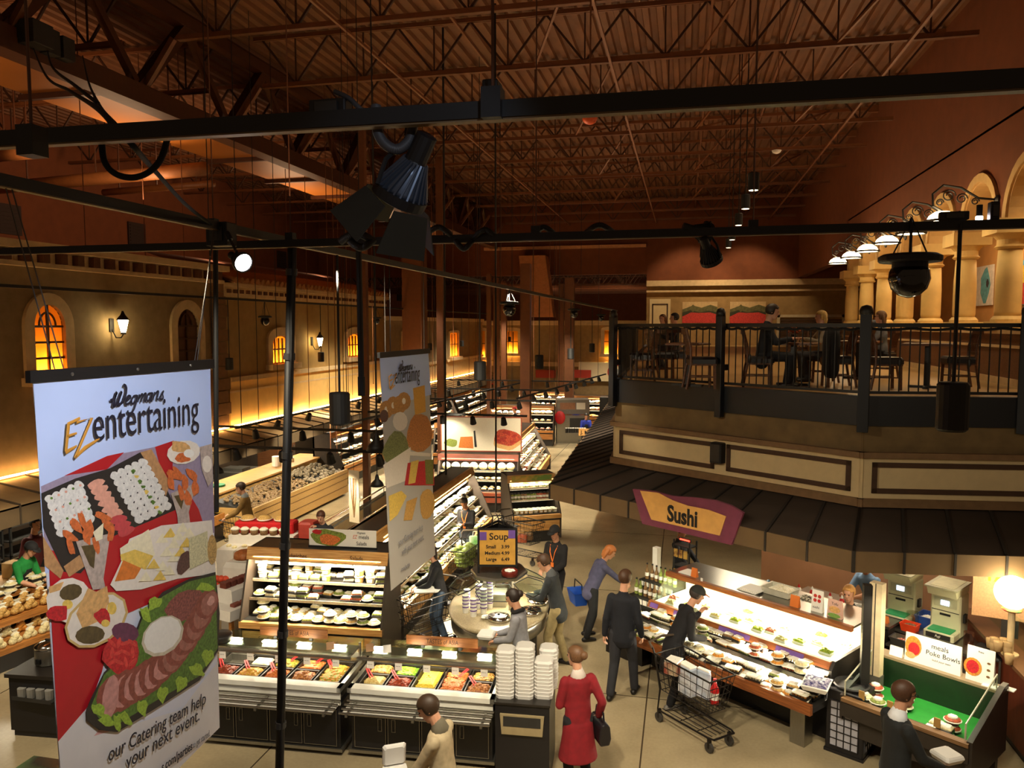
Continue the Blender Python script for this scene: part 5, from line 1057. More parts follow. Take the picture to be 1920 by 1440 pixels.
def cwall(lab, loc, rz, L, depth, shelves, ztop, ycan, lip, sign=None, wood=WOODL, light=40, base_text=None, lcol=CREAM, end=(1, 1), cover=.55):
    """multi-deck display case; x along the front, y towards its back"""
    t = thing('display_case', lab, 'display case', loc, rz)
    B().box(.04, .12, 0, L - .04, depth, .28).box(.02, .05, .28, L - .02, depth, lip - .1).build('base', CASEB, t)
    B().box(.03, .03, .3, L - .03, .055, lip - .16).build('wood_front', wood, t); B().box(0, -.02, lip - .1, L, .06, lip).build('wood_lip', wood, t)
    B().box(0, depth - .06, lip - .1, L, depth, ztop).build('back_panel', CASEI, t)
    for k, s in enumerate((0, L - .03)):
        if not end[k]: continue
        B().prism([(-.01, .1), (depth, .1), (depth, ztop), (ycan, ztop), (ycan - .04, ztop - .16), (-.01, lip)], s, s + .03, 'yz').build('end_panel', ENDP, t)
    b = B(); b.box(0, ycan, ztop - .03, L, depth, ztop); b.build('canopy', CASEB, t); B().prism([(ycan - .06, ztop - .17), (ycan - .02, ztop - .17), (ycan + .04, ztop + .01), (ycan - .01, ztop + .01)], 0, L, 'yz').build('header_board', wood, t)
    B().box(.06, ycan + .06, ztop - .05, L - .06, ycan + .09, ztop - .035).build('light_tube', LED, t)
    M = Matrix.Translation(loc) @ Matrix.Rotation(rz, 4, 'Z')
    for i, (z, y0, y1) in enumerate(shelves):
        B().box(.03, y0, z - .025, L - .03, y1, z).build('shelf', CASEI, t)
        if i: B().box(.03, y0 - .012, z - .035, L - .03, y0, z + .01).build('price_rail', TAG, t); B().box(.06, y0 + .02, z - .045, L - .06, y0 + .045, z - .027).build('light_tube', LED, t)
    if light:
        a = lamp('AREA', tuple(M @ Vector((L / 2, ycan + .0, ztop - .13))), light, lcol, tuple(M @ Vector((L / 2, .25, lip))), L * .9, .1); a.rotation_euler = (Matrix.Rotation(rz, 3, 'Z') @ Matrix.Rotation(rad(-18), 3, 'X')).to_euler()
    return t, M
def ctext(t, s, size, x, y, z, m=None, sx=1.0, lean=0.0):
    return text('lettering', s, size, m or mat('dark_brown_ink', '3a2414', .7), t, frame((x, y, z), (1, 0, 0), (0, lean, 1)), sx=sx, ext=.001)
# ---- sandwich and salad case
t, M = cwall('long wooden-trimmed case of sandwiches and salads behind the hot bars', (-6.75, 10.5, 0), .07, 2.33, .98, [(.72, .06, .7), (1.0, .3, .8), (1.27, .42, .85), (1.53, .52, .9)], 1.8, .34, .72, light=150)
for s, x in (('Sandwiches', .6), ('Salads', 1.72)): ctext(t, s, .1, x, .33 - .05, 1.69, lean=.3, sx=.9); ctext(t, s, .1, x - .3, .028, .42, sx=.9)
rz = .07; SH = 'shelf, sandwich case'
for nm, z, y, ys, kk, cc in (('bottom', .72, .14, (.0, .17, .33), ['bowl', 'bowl', 'box'], ['green', 'cream', 'green', 'tan']), ('second', 1.0, .38, (0, .17), ['box', 'bowl', 'box'], ['green', 'tan', 'cream', 'red']), ('third', 1.27, .5, (0, .17), ['box', 'tub', 'box'], ['cream', 'tan', 'green']), ('top', 1.53, .6, (0, .15), ['tub', 'box'], ['brown', 'tan', 'green', 'cream'])):
    for r, dy in enumerate(ys): row_of(M, rz, .08, 2.25, y + dy, z + .002, 12, kk, cc, f'{("front", "middle", "back")[r]} row, {nm} {SH}', f'packs on the {nm} {SH}', 'the cloth table', stack=.55 if nm != 'bottom' else .2, scale=1.2, nm='deli_pack')
for lv in (1, 2): row_of(M, rz, .95, 2.25, .58, 1.532 + .088 * lv * 1.0, 8, ['tub', 'box'], ['brown', 'tan', 'green', 'cream'], f'stacked {("", "once", "twice")[lv]}, top {SH}', f'packs on the top {SH}', 'cloth table', skip=.2, nm='deli_pack')
o = thing('counter_sign', 'white sign with a salad picture standing on the sandwich case', 'sign', tuple(M @ Vector((.95, .55, 1.8))), .07)
B().box(0, -.01, .02, 1.12, .01, .30).build('sign_panel', LABELM, o); B().box(-.01, -.02, 0, 1.13, .02, .03).build('base_channel', BLACK, o)
b = B(); ms = [FOODC['green'], I('carrot', 'd8763a', .35, 50), PEP]
def disc(b, cx, cz, rx, rz_, d, y=-.0105): b.add([(cx + rx * cos(a) * (1 + .12 * sin(3 * a + cx * 40)), y - d, cz + rz_ * sin(a) * (1 + .1 * sin(4 * a))) for a in [2 * pi * i / 18 for i in range(18)]], [tuple(range(18))])
disc(b, .32, .16, .29, .135, 0); b.mi = 1; disc(b, .34, .13, .17, .09, .001); b.mi = 2; disc(b, .14, .25, .08, .04, .001); b.build('salad_picture', ms, o)
text('lettering', 'Wegmans', .05, INK, o, frame((.8, -.012, .245), (1, 0, 0), (0, 0, 1)), sx=.7, shear=.3, ext=.0005); text('lettering', 'meals', .09, INK, o, frame((.83, -.012, .165), (1, 0, 0), (0, 0, 1)), sx=.85, ext=.0005); text('lettering', 'EZ', .085, I('orange_ink', 'd8643a'), o, frame((.73, -.012, .165), (1, 0, 0), (0, 0, 1)), sx=.7, shear=.3, ext=.0005); text('lettering', 'Salads', .085, INK, o, frame((.79, -.012, .06), (1, 0, 0), (0, 0, 1)), sx=.85, ext=.0005)
# ---- long wing facing the soup island
t, M = cwall('long angled case of lidded meals facing the soup island', (-4.5, 11.75, 0), rad(90.5), 6.3, 1.05, [(.62, .06, .55), (.86, .22, .7), (1.1, .36, .8), (1.34, .5, .9), (1.56, .6, .95)], 1.86, .5, .64, light=400)
for nm, z, y, ys in (('bottom', .62, .13, (0, .19)), ('second', .86, .3, (0, .17)), ('third', 1.1, .45, (0, .17)), ('fourth', 1.34, .58, (0,)), ('top', 1.56, .68, (0,))):
    for r, dy in enumerate(ys): row_of(M, rad(90.5), .1, 6.2, y + dy, z + .002, 33, ['box', 'bowl'], ['tan', 'cream', 'brown', 'green', 'cream'], f'{("front", "back")[r]} row, {nm} shelf, wing case', f'meal packs on the {nm} shelf of the angled wing case', 'the soup end', skip=.1, scale=1.15, nm='meal_pack')
# ---- green jar case
cdir = rad(40)
t, M = cwall('dark wedge-shaped case of green jars in the aisle beyond the soup island', (-4.02, 17.95, 0), rad(28), 1.25, 1.15, [(.72, .06, .7), (1.0, .42, .85), (1.28, .5, .9)], 1.6, .52, .7, light=26)
B(Matrix()).box(.1, .47, 1.46, 1.15, .472, 1.6).build('header_print', mat('header_print', 'c9a04a', .6, color2='6a8a3a', scale=5), t)
for nm, z, y, kk, cc, n in (('top', 1.28, .58, ['jar'], ['green', 'green', 'cream'], 13), ('middle', 1.0, .5, ['jar'], ['green', 'brown', 'red'], 13), ('bottom', .72, .16, ['tub'], ['cream', 'tan'], 9), ('bottom', .72, .32, ['tub'], ['cream'], 9)):
    row_of(M, rad(28), .08, 1.18, y, z + .002, n, kk, cc, f'{"back row, " if y == .32 else ""}{nm} shelf of the green jar case', f'jars and tubs on the {nm} shelf of the jar case', 'the wing case', skip=0, turn=0, scale=1.15 if kk == ['jar'] else 1)
# ---- round loaves and pizza board
t, M = cwall('wide case of round wrapped loaves below the pizza board', (-6.9, 20.7, 0), rad(7), 2.35, .95, [(.62, .06, .6), (.9, .3, .75), (1.15, .4, .8)], 1.62, .4, .6, wood=planks('reddish_board', 'a8563a', '8f4630'), light=140)
row_of(M, rad(7), .1, 2.25, .5, 1.152, 8, ['round'], ['cream', 'tan', 'cream'], 'top shelf below the pizza board', 'round wrapped loaves below the pizza board', 'the rust-brown column', skip=0, turn=.05, scale=1.15)
row_of(M, rad(7), .1, 2.25, .4, .902, 12, ['bread'], ['cream', 'tan'], 'second shelf below the pizza board', 'loaves on the second shelf below the pizza board', 'the rust-brown column', scale=.75)
row_of(M, rad(7), .1, 2.25, .2, .622, 11, ['box', 'bowl'], ['cream', 'tan', 'orange'], 'bottom shelf below the pizza board', 'packs on the bottom shelf below the pizza board', 'the rust-brown column')
row_of(M, rad(7), .1, 2.25, .4, .622, 11, ['box', 'bowl'], ['cream', 'tan'], 'bottom shelf back row below the pizza board', 'packs on the bottom shelf below the pizza board', 'the rust-brown column')
o = thing('pizza_board', 'wide bright picture board with a pizza above the round loaves', 'sign', tuple(M @ Vector((.02, .9, 1.66))), rad(7)); B().box(0, -.02, 0, 2.35, .02, .98).build('board_panel', I('pizza_board_paper', 'e6dcc4', .04), o); b = B()
b.box(-.03, -.03, -.03, 0, .03, 1.01); b.box(2.35, -.03, -.03, 2.38, .03, 1.01); b.box(0, -.03, .98, 2.35, .03, 1.01); b.box(0, -.03, -.03, 2.35, .03, 0); b.build('board_frame', planks('reddish_board', 'a8563a', '8f4630'), o)
b = B(); disc(b, 1.93, .3, .42, .27, 0, -.022); b.mi = 1; disc(b, 1.93, .4, .4, .24, .002, -.022); b.mi = 2
for i in range(16): disc(b, 1.62 + .6 * random.random(), .26 + .3 * random.random(), .05, .035, .004 + .0005 * i, -.022)
b.mi = 3; b.add([(.5, -.024, .08), (.95, -.024, .06), (.92, -.024, .42), (.56, -.024, .4)], [(0, 1, 2, 3)]); b.mi = 4; disc(b, .28, .22, .2, .12, 0, -.022); b.mi = 5; b.add([(.98, -.024, .1), (1.05, -.024, .1), (1.0, -.024, .6), (.95, -.024, .58)], [(0, 1, 2, 3)])
b.build('pizza_picture', [PITA, I('pizza_top', 'b8462a', .5, 30), I('pepperoni', 'a52a1e', .3, 30), I('glazed_bun', 'c9742e', .3), FOODC['green'], BLACK], o)
lamp('SPOT', (-5.6, 17.9, 3.0), 90, CREAM, (-5.8, 21.4, 2.0), .08, spot=60)
# ---- slanted cheese case right of the pizza board
t, M = cwall('steep angled case of wrapped cheeses right of the pizza board', (-4.45, 22.2, 0), rad(93), 5.2, 1.2, [(.62, .06, .5), (.86, .22, .66), (1.1, .38, .8), (1.34, .54, .95)], 1.8, .6, .64, light=190)
for nm, z, y in (('bottom', .62, .14), ('second', .86, .3), ('third', 1.1, .46), ('top', 1.34, .62)):
    for r in range(2): row_of(M, rad(93), .1, 5.1, y + .15 * r, z + .002, 25, ['box', 'box', 'tub'], ['cream', 'tan', 'red', 'orange'], f'{("front", "back")[r]} row, {nm} shelf, slanted cheese case', f'cheeses on the {nm} shelf of the slanted case', 'the loaf end', skip=.12, scale=1.15, nm='cheese_pack')
o = thing('endcap_sign', 'cream picture panel on the near end of the slanted cheese case', 'sign', (-5.3, 22.05, 0), rad(5)); B().box(0, -.02, .35, .85, .02, .85).build('sign_panel', LABELM, o); b = B(); disc(b, .3, .6, .25, .18, 0, -.022); disc(b, .18, .5, .16, .12, .002, -.022); b.mi = 1; b.box(.4, -.024, .55, .8, -.022, .7); b.build('picture', [FOODC['orange'], I('cream_print', 'e8d8b0', .1)], o); B().box(0, -.03, .2, .85, .03, .34).build('wood_strip', WOODL, o)

# ------------------------------------------------------------------ hot bars
WHITEL = mat('white_ledge', 'e9e7dc', .35, var=.03); DOORB = mat('black_laminate', '17161a', .4); GLO = mat('bright_hood_lamp', 'fff6dc', .4, emit=14, ecol=(1, .87, .6))
BITS = {}
def bits(col, w, d, h, n, r, seed):
    random.seed(seed); b = B()
    b.rings([[(sx * w / 2 * k, sy * d / 2 * k, z) for sx, sy in ((-1, -1), (1, -1), (1, 1), (-1, 1))] for k, z in ((1, 0), (1, .012), (.7, h * .6), (.3, h * .8))])
    for i in range(n):
        x, y = random.uniform(-.46, .46), random.uniform(-.46, .46); z = .012 + h * .8 * max(0, 1 - max(abs(x), abs(y)) * 1.7); q = r * random.uniform(.7, 1.3); b.ell((x * w, y * d, z), (q, q * random.uniform(.6, 1), q * .6), 6, 4)
    return b
FM = lambda n, c, c2: mat('food_' + n, c, .45, color2=c2, scale=45)
FOODS = {'dumplings': FM('dumplings', 'd6ae62', '8a5a24'), 'broccoli': FM('broccoli', '5f9a22', 'a6d23c'), 'rice': FM('rice', 'e6c22e', 'f4da56'), 'chicken': FM('chicken', 'c05a26', 'e08a44'), 'beef': FM('beef', '8a4a22', 'd09050'), 'noodles': FM('noodles', 'e2cf8e', 'c9a85a'), 'sauce': FM('sauce', '7a2a16', 'b0441e'), 'whiterice': FM('whiterice', 'efe8d4', 'd9cfae'), 'greens': FM('greens', '6b7f2a', 'c9943a'), 'veg': FM('veg', 'd9822a', '8aa63a'), 'ribs': FM('ribs', '9a3d1c', '6a2812'), 'empty': STEEL, 'yellowmix': FM('yellowmix', 'd8b23a', 'c9803a')}
def hotbar(lab, corner, rz, L, cols, which):
    t = thing('hot_food_bar', lab, 'food bar', (*corner, 0), rz); M = Matrix.Translation((*corner, 0)) @ Matrix.Rotation(rz, 4, 'Z')
    B().box(.03, .36, .1, L - .03, 1.2, .66).build('cabinet', DOORB, t); B().box(.0, .33, .06, L, 1.22, .1).build('steel_skirt', STEEL, t)
    for i in range(4):
        x0, x1 = .06 + (L - .12) * i / 4 + .012, .06 + (L - .12) * (i + 1) / 4 - .012; o = B().box(x0, .345, .13, x1, .36, .6).build('sliding_door', DOORB, t)
        b = B()
        for q in ((x0, .13, x0 + .006, .6), (x1 - .006, .13, x1, .6), (x0, .13, x1, .136), (x0, .594, x1, .6)): b.box(q[0], .34, q[1], q[2], .346, q[3])
        b.build('steel_edging', STEEL, o); hx = x1 - .1 if i % 2 == 0 else x0 + .05; b = B()
        for q in ((hx, .36, hx + .005, .52), (hx + .045, .36, hx + .05, .52), (hx, .36, hx + .05, .365), (hx, .515, hx + .05, .52)): b.box(q[0], .335, q[1], q[2], .346, q[3])
        b.build('handle', STEEL, o)
    b = B(); [b.cyl((.0, .03 + .09 * k, .72 + .008 * k), (L, .03 + .09 * k, .72 + .008 * k), .014, n=8) for k in range(4)]; [b.bar((x, .0, .7), (x, .38, .7), .03) for x in (.1, L / 2, L - .1)]; b.build('tray_slide', STEEL, t)
    B().box(.02, .34, .66, L - .02, .36, .84).box(.02, .05, .69, L - .02, .36, .7).build('white_apron', WHITEL, t); B().box(0, .3, .84, L, .44, .9).build('front_ledge', WHITEL, t); B().box(0, 1.06, .84, L, 1.24, .95).box(0, .3, .84, .05, 1.24, .9).box(L - .05, .3, .84, L, 1.24, .9).build('steel_rim', STEEL, t); B().box(.05, .44, .7, L - .05, 1.06, .78).build('well', mat('dark_well', '2a2622', .4), t)
    # sneeze guard
    b = B(); [b.cyl((x, 1.12, .92), (x, 1.12, 1.14), .02, n=8) for x in (.05, L - .05)]; [b.bar((x, 1.12, 1.09), (x, .68, 1.12), .025) for x in (.05, L - .05)]; b.cyl((0, .66, 1.12), (L, .66, 1.12), .022, n=10); b.build('guard_frame', STEEL, t)
    B().box(.02, .68, 1.15, L - .02, 1.2, 1.165).build('guard_glass', GLASS, t); B().box(.02, .78, 1.11, L - .02, 1.02, 1.14).build('hood', STEEL, t); B().box(.02, 1.2, .96, L - .02, 1.215, 1.15).build('rear_glass', GLASS, t)
    for i in range(4): x = L * (i + .5) / 4; B().box(x - .09, .86, 1.165, x + .09, .93, 1.175).build('hood_lamp', GLO, t)
    a = lamp('AREA', tuple(M @ Vector((L / 2, .88, 1.1))), 8, CREAM, None, L * .9, .12); a.rotation_euler = (rad(-14), 0, rz)
    for i in range(5):
        x = L * (i + .5) / 5 - .05; c = B().box(x, .655, 1.0, x + .09, .66, 1.1).build('price_card', LABELM, t); text('lettering', 'Asian bar', .016, INK, c, frame((x + .01, .654, 1.05), (1, 0, 0), (0, 0, 1)), ext=.0004)
    w = (L - .16) / 5; fi = 0
    for i, col in enumerate(cols):
        x = .08 + w * (i + .5); parts = ((.75, .6),) if len(col) == 1 else ((.6, .29), (.91, .29))
        for (y, d), f in zip(parts, col):
            p = M @ Vector((x, y, .78)); fr_ = {0: 'front', 1: 'back'}[0 if y < .75 else 1] if len(col) == 2 else 'full-depth'
            o = thing('food_pan', f'{fr_} pan of {f if f != "empty" else "nothing, bare steel"} in the {ORD[i]} column of the {which} hot bar', 'food pan', tuple(p), rz, f'pans in the {which} hot bar')
            b = B(); pw = w * .93
            b.rings([[(sx * pw / 2 * k, sy * d / 2 * k, z) for sx, sy in ((-1, -1), (1, -1), (1, 1), (-1, 1))] for k, z in ((1.0, .115), (.92, .112), (.86, .03), (.86, .025), (.98, .1))], caps=False); b.quad((-pw * .43, -d * .43, .03), (pw * .43, -d * .43, .03), (pw * .43, d * .43, .03), (-pw * .43, d * .43, .03)); b.build('pan', STEEL if f == 'empty' else mat('black_pan', '221e1a', .35), o)
            if f != 'empty': fb = bits(None, pw * .86, d * .86,   .11, 46 if len(col) == 2 else 90, .03 if f not in ('rice', 'whiterice', 'noodles') else .014, i * 7 + fi); fo = fb.build('food', FOODS[f], o); fo.location = (0, 0, .045)
            fi += 1
            if f not in ('empty', 'dumplings', 'rice') and (i + fi) % 5 != 0:
                g = B(); sgn = 1 if (fi % 2) else -1; L2 = .26
                for s2 in (-1, 1): g.tube([(0, 0, .0), (s2 * .018, .11, .045), (s2 * .012, L2, .1)], [(.011, .004)] * 3, 6)
                q = M @ Vector((x + .03 * sgn, y - (.05 if len(col) == 1 else .08), .87)); tag(g.build('tongs', RED, None, True, tuple(q), rz + sgn * .7), f'red serving tongs lying on the {f} in the {which} hot bar, {ORD[i]} column', 'tongs', 'red tongs in the hot bars')
    return t, M
c1 = Vector((-6.0, 8.0)); 
t, M1 = hotbar('hot food bar standing behind the large banner and the taped pole', (-5.99, 8.02), rad(3.5), 1.95, [('ribs', 'empty'), ('yellowmix', 'whiterice'), ('chicken', 'greens'), ('beef', 'chicken'), ('veg',)], 'left-side')
t2, M2 = hotbar('hot food bar beside the stacked foam boxes', (-3.97, 8.17), rad(3.5), 1.84, [('noodles', 'dumplings'), ('sauce', 'broccoli'), ('rice',), ('chicken',), ('beef', 'dumplings')], 'right-side')
for M, x, lab in ((M1, .55, 'wooden Tastes of Asia sign over the bar behind the large banner'), (M2, .55, 'wooden Tastes of Asia sign over the bar by the foam boxes')):
    o = thing('bar_sign', lab, 'sign', tuple(M @ Vector((x, 1.0, 1.166))), rad(3.5)); B().box(0, -.012, .04, .95, .012, .16).build('sign_board', planks('sign_cedar', '9a6436', '7d4b26'), o); B().box(.2, -.02, 0, .24, .02, .04).box(.7, -.02, 0, .74, .02, .04).build('foot', DARKM, o)
    text('lettering', 'TASTES of ASIA', .085, mat('dark_brown_ink', '3a2414', .7), o, frame((.27, -.014, .07), (1, 0, 0), (0, 0, 1)), ext=.0005, sx=.75)
for M, x, lab in ((M1, 1.62, 'folded card on top of the hot bar behind the banner'), (M2, .12, 'folded card on top of the hot bar by the gap'), (M2, .35, 'white paper slip on top of the hot bar by the gap')):
    o = B(); o.rings([[(-.05, -.03, 0), (.05, -.03, 0), (.05, .03, 0), (-.05, .03, 0)], [(-.05, -.004, .09), (.05, -.004, .09), (.05, .004, .09), (-.05, .004, .09)]]); tag(o.build('card', mat('tan_card', 'b88f6a', .7) if 'white' not in lab else LABELM, None, False, tuple(M @ Vector((x, .8, 1.167))), .5), lab, 'card')
o = B(); o.lathe([(.14, 0), (.16, .09), (.15, .1), (.02, .1)], n=16); tag(o.build('black_kettle', CASEB, None, True, tuple(M1 @ Vector((.08, .8, 1.167)))), 'round dark bowl on the hot bar beside the large banner', 'bowl')
# ---- bin cabinet and stacked foam boxes
o = thing('bin_cabinet', 'black waste cabinet with a beige opening under the foam boxes', 'cabinet', (-2.1, 8.42, 0), rad(4)); B().box(0, .02, 0, .64, .72, .93).build('body', DOORB, o); B().box(-.01, 0, .93, .65, .74, .955).build('counter', mat('dark_counter', '26221f', .35), o)
b = B(); b.rings([[(x, y, z) for x, z in ((.08, .58), (.56, .58), (.58, .82), (.06, .82))] for y in (.018, -.012)]); b.build('bin_mouth', mat('beige_bin', 'a0906c', .6), o); b = B(); b.box(.1, -.016, .68, .54, -.01, .8); b.build('flap', DARKM, o)
b = B(); P4 = lambda w, d, z, r=.035: [(-w + r, -d, z), (w - r, -d, z), (w, -d + r, z), (w, d - r, z), (w - r, d, z), (-w + r, d, z), (-w, d - r, z), (-w, -d + r, z)]
b.rings([P4(.104, .114, 0), P4(.107, .117, .03), P4(.109, .119, .034), P4(.109, .119, .04), P4(.104, .114, .046), P4(.088, .098, .064)]); fbx = b.build('foam_box', FOAM, None, False, (0, 0, -9)); first = True
for s_, (x, y, nn, lab) in enumerate(((.1, .2, 13, 'the front stack nearest the hot bar'), (.33, .22, 14, 'the tallest middle stack'), (.55, .26, 10, 'the short stack at the aisle corner'), (.58, .52, 11, 'the rear stack behind the aisle corner'), (.28, .5, 9, 'the rear stack behind the middle one'))):
    for k in range(nn):
        p = Matrix.Translation((-2.1, 8.42, 0)) @ Matrix.Rotation(rad(4), 4, 'Z') @ Vector((x + random.uniform(-.003, .003), y, .956 + k * .043)); l = f'white foam box, {ORD[k]} up in {lab}'
        if first: fbx.location = p; tag(fbx, l, 'foam box', 'stacked foam boxes'); fbx.rotation_euler = (0, 0, rad(4)); first = False
        else: dup(fbx, p, rad(4), l)

# ------------------------------------------------------------------ soup island
SX, SY = -2.84, 11.68
o = thing('soup_island', 'oval soup counter with steel apron and glass-guarded tower', 'counter', (SX, SY, 0), rad(8)); el = lambda b, a, c, zs, n=36: b.rings([[(a * k * cos(2 * pi * i / n), c * k * sin(2 * pi * i / n), z) for i in range(n)] for z, k in zs])
b = B(); el(b, .78, 1.12, ((0, .78), (.62, .78))); b.build('base', CASEB, o); b = B(); el(b, .78, 1.12, ((.6, .9), (.63, .97), (.8, .99), (.84, .96))); b.build('steel_apron', STEEL, o, True)
b = B(); el(b, .78, 1.12, ((.83, 1.0), (.86, 1.025), (.89, 1.01), (.895, .98))); b.build('countertop', mat('speckled_counter', 'b0a282', .3, color2='94866a', scale=60), o, True)
b = B(); [b.bar((x, y, .89), (x, y, 1.42), .05) for x in (-.2, .2) for y in (-.24, .24)]; b.build('tower_post', STEEL, o); b = B(); el(b, .45, .5, ((1.4, 1.0), (1.44, 1.02), (1.46, .98)), 8); b.build('tower_top', STEEL, o); B().box(-.12, -.16, .89, .12, .16, 1.1).build('tower_core', STEEL, o)
B().box(-.3, -.3, 1.385, .3, .3, 1.398).build('tower_lamp', GLO, o)
for i in range(6):
    a = rad(-150 + 60 * i); R = Matrix.Rotation(a, 4, 'Z'); b = B(R); q = [(.42, -.2, 1.36), (.42, .2, 1.36), (.62, .3, 1.3), (.78, .2, 1.22), (.78, -.2, 1.22), (.62, -.3, 1.3)]; b.add(q + [(x, y, z + .006) for x, y, z in q], [tuple(range(6)), tuple(range(6, 12))[::-1]]); g = b.build('guard_flap', GLASS, o); b = B(R); b.tube(q, .009, 5, closed=True); b.build('flap_edge', DARKM, g)
L_ = lamp('POINT', (SX, SY, 1.3), 14, CREAM, size=.1)
MS = Matrix.Translation((SX, SY, 0)) @ Matrix.Rotation(rad(8), 4, 'Z')
t = thing('soup_sign', 'black-framed price board reading Soup standing on the soup island tower', 'sign', tuple(MS @ Vector((-.02, .02, 1.465))), rad(12)); b = B()
V_ = [(-.3, -.22), (.3, -.22), (.0, .3)]
for i in range(3): (x, y) = V_[i]; b.cyl((x, y, 0), (x, y, .72), .016, n=6); b.bar((*V_[i], .7), (*V_[(i + 1) % 3], .7), .03); b.bar((*V_[i], .12), (*V_[(i + 1) % 3], .12), .03)
b.tube([(-.1, .0, .7), (-.08, 0, .86), (.08, 0, .86), (.1, 0, .7)], .012, 6); b.build('frame', BLACK, t); B().box(-.28, -.235, .14, .28, -.22, .69).build('price_panel', mat('golden_board', 'c9973f', .6), t)
for p_, q_ in ((V_[1], V_[2]), (V_[2], V_[0])): bb = B(); bb.bar((*p_, .4), (*q_, .4), .012, .54); bb.build('rear_panel', BLACK, t)
b = B(); b.box(-.28, -.238, .53, -.17, -.235, .66); b.box(.17, -.238, .56, .28, -.235, .69); b.build('purple_corner', mat('purple_print', '6a4a9a', .6), t)
for s_, sz, x, z in (('Soup', .15, -.13, .54), ('Small', .075, -.18, .4), ('3.99', .075, .06, .4), ('Medium', .075, -.2, .3), ('4.99', .075, .06, .3), ('Large', .075, -.18, .2), ('6.49', .075, .06, .2)): text('lettering', s_, sz, BLACK, t, frame((x, -.237, z), (1, 0, 0), (0, 0, 1)), ext=.0006, bold=.002)
o = thing('red_pot', 'dark red casserole dish on the soup island tower', 'pot', tuple(MS @ Vector((.2, -.32, 1.46)))); B().lathe([(.1, 0), (.13, .02), (.13, .09), (.12, .1), (.12, .06)], n=18).build('dish', mat('oxblood_enamel', '6a1f16', .3), o, True); b = B(); [b.ell((.05 * cos(i), .05 * sin(i), .09), (.04, .03, .015), 8, 5) for i in range(6)]; b.build('contents', LABELM, o)
cup = B(); cup.lathe([(.045, 0), (.055, .11)], n=14); cup.mi = 1; cup.lathe([(.0545, .088), (.0565, .108)], n=14, caps=False); cd = cup.build('soup_cup', [WHITE, mat('purple_print', '6a4a9a', .6)], None, False, (0, 0, -9)); first = True
for x, y, nn, lab in ((-.48, -.42, 4, 'the short stack'), (-.34, -.56, 4, 'the front stack'), (-.2, -.42, 6, 'the stack behind the front one'), (-.13, -.2, 9, 'the tallest stack by the tower'), (-.3, -.22, 6, 'the stack beside the tallest one'), (-.5, -.15, 4, 'the stack at the wing case side')):
    for k in range(nn):
        p = MS @ Vector((x, y, .896 + .055 * k)); l = f'white paper soup cup, {ORD[k]} up in {lab}'
        if first: cd.location = p; tag(cd, l, 'cup', 'soup cups on the soup island'); first = False
        else: dup(cd, p, random.random() * 6, l)
for x, y, lab in ((.06, -.66, 'wide chrome soup kettle lid in front of the tower'), (.52, -.35, 'chrome soup kettle beside the grey-sweater woman'), (.62, .1, 'chrome soup kettle under the guard on the aisle side'), (0, .7, 'chrome soup kettle behind the tower')):
    o = thing('soup_kettle', lab, 'kettle', tuple(MS @ Vector((x, y, .895)))); B().lathe([(.17, 0), (.18, .02), (.17, .06), (.12, .075), (.03, .085)], n=24).build('rim_and_lid', CHROME, o, True); B().lathe([(.02, .083), (.025, .1), (.005, .105)], n=10).build('knob', BLACK, o)
for i in range(5): tag(B().lathe([(.015, 0), (.045, .03), (.05, .032), (.043, .03)], n=10).build('paper_saucer', WHITE, None, True, tuple(MS @ Vector((-.16 + .06 * (i % 3), -.68 + .06 * (i // 3), .9))), 0), f'small white paper saucer, {ORD[i]} of the loose ones before the kettle', 'saucer', 'loose paper saucers')
# ------------------------------------------------------------------ sushi counter (x runs along its front, y towards the kitchen)
SR = rad(-36.5); S0 = Vector((-.50, 11.93, 0)); MSU = Matrix.Translation(S0) @ Matrix.Rotation(SR, 4, 'Z'); SL = 2.95
t = thing('sushi_case', 'long brightly lit glass sushi counter under the dark awning', 'display case', tuple(S0), SR)
WAL = planks('warm_cherry', '9c5a2a', '7a4420')
B().box(.05, .05, 0, SL, 1.25, .5).build('base', DOORB, t); B().box(SL - .32, -.36, 0, SL - .12, -.16, .6).build('steel_leg', STEEL, t)
B().prism([(-.62, .6), (-.62, .72), (-.58, .72), (-.58, .64), (.3, .68), (.3, .55)], -.0, SL + .08, 'yz').build('lower_deck', CASEI, t); B().box(-.02, -.66, .6, SL + .1, -.6, .73).build('wood_edge', WAL, t)
B().box(.0, -.24, .82, SL, .15, .845).build('middle_shelf', CASEI, t); B().box(-.0, -.26, .81, SL, -.235, .87).build('middle_edge', DARKM, t)
B().prism([(-.02, .96), (.04, .96), (.08, 1.05), (.02, 1.05)], 0, SL, 'yz').build('wood_rail', WAL, t)
b = B(); [b.prism([(-.026, .975), (-.02, .975), (.014, 1.035), (.008, 1.035)], x0, x1, 'yz') for x0, x1 in ((.05, .2), (.5, .85), (1.3, 1.8), (2.2, 2.6))]; b.build('purple_label', mat('purple_print', '6a4a9a', .6), t)
B().box(.02, .08, .99, SL - .02, .95, 1.02).build('case_floor', mat('white_case_floor', 'efe9d8', .4), t); B().box(.02, .95, .9, SL - .02, 1.2, 1.36).build('back_wall', mat('cream_case_wall', 'e6d9b4', .5), t)
B().prism([(.06, 1.04), (.07, 1.04), (.5, 1.36), (.49, 1.36)], .04, SL - .04, 'yz').build('front_glass', GLASS, t); B().prism([(.07, 1.03), (.95, 1.03), (.95, 1.36), (.5, 1.36)], .0, .012, 'yz').build('side_glass', GLASS, t)
B().prism([(-.02, .72), (.95, .72), (.95, 1.05), (.08, 1.05), (-.02, .95)], SL - .0, SL + .04, 'yz').build('end_panel', CASEB, t)
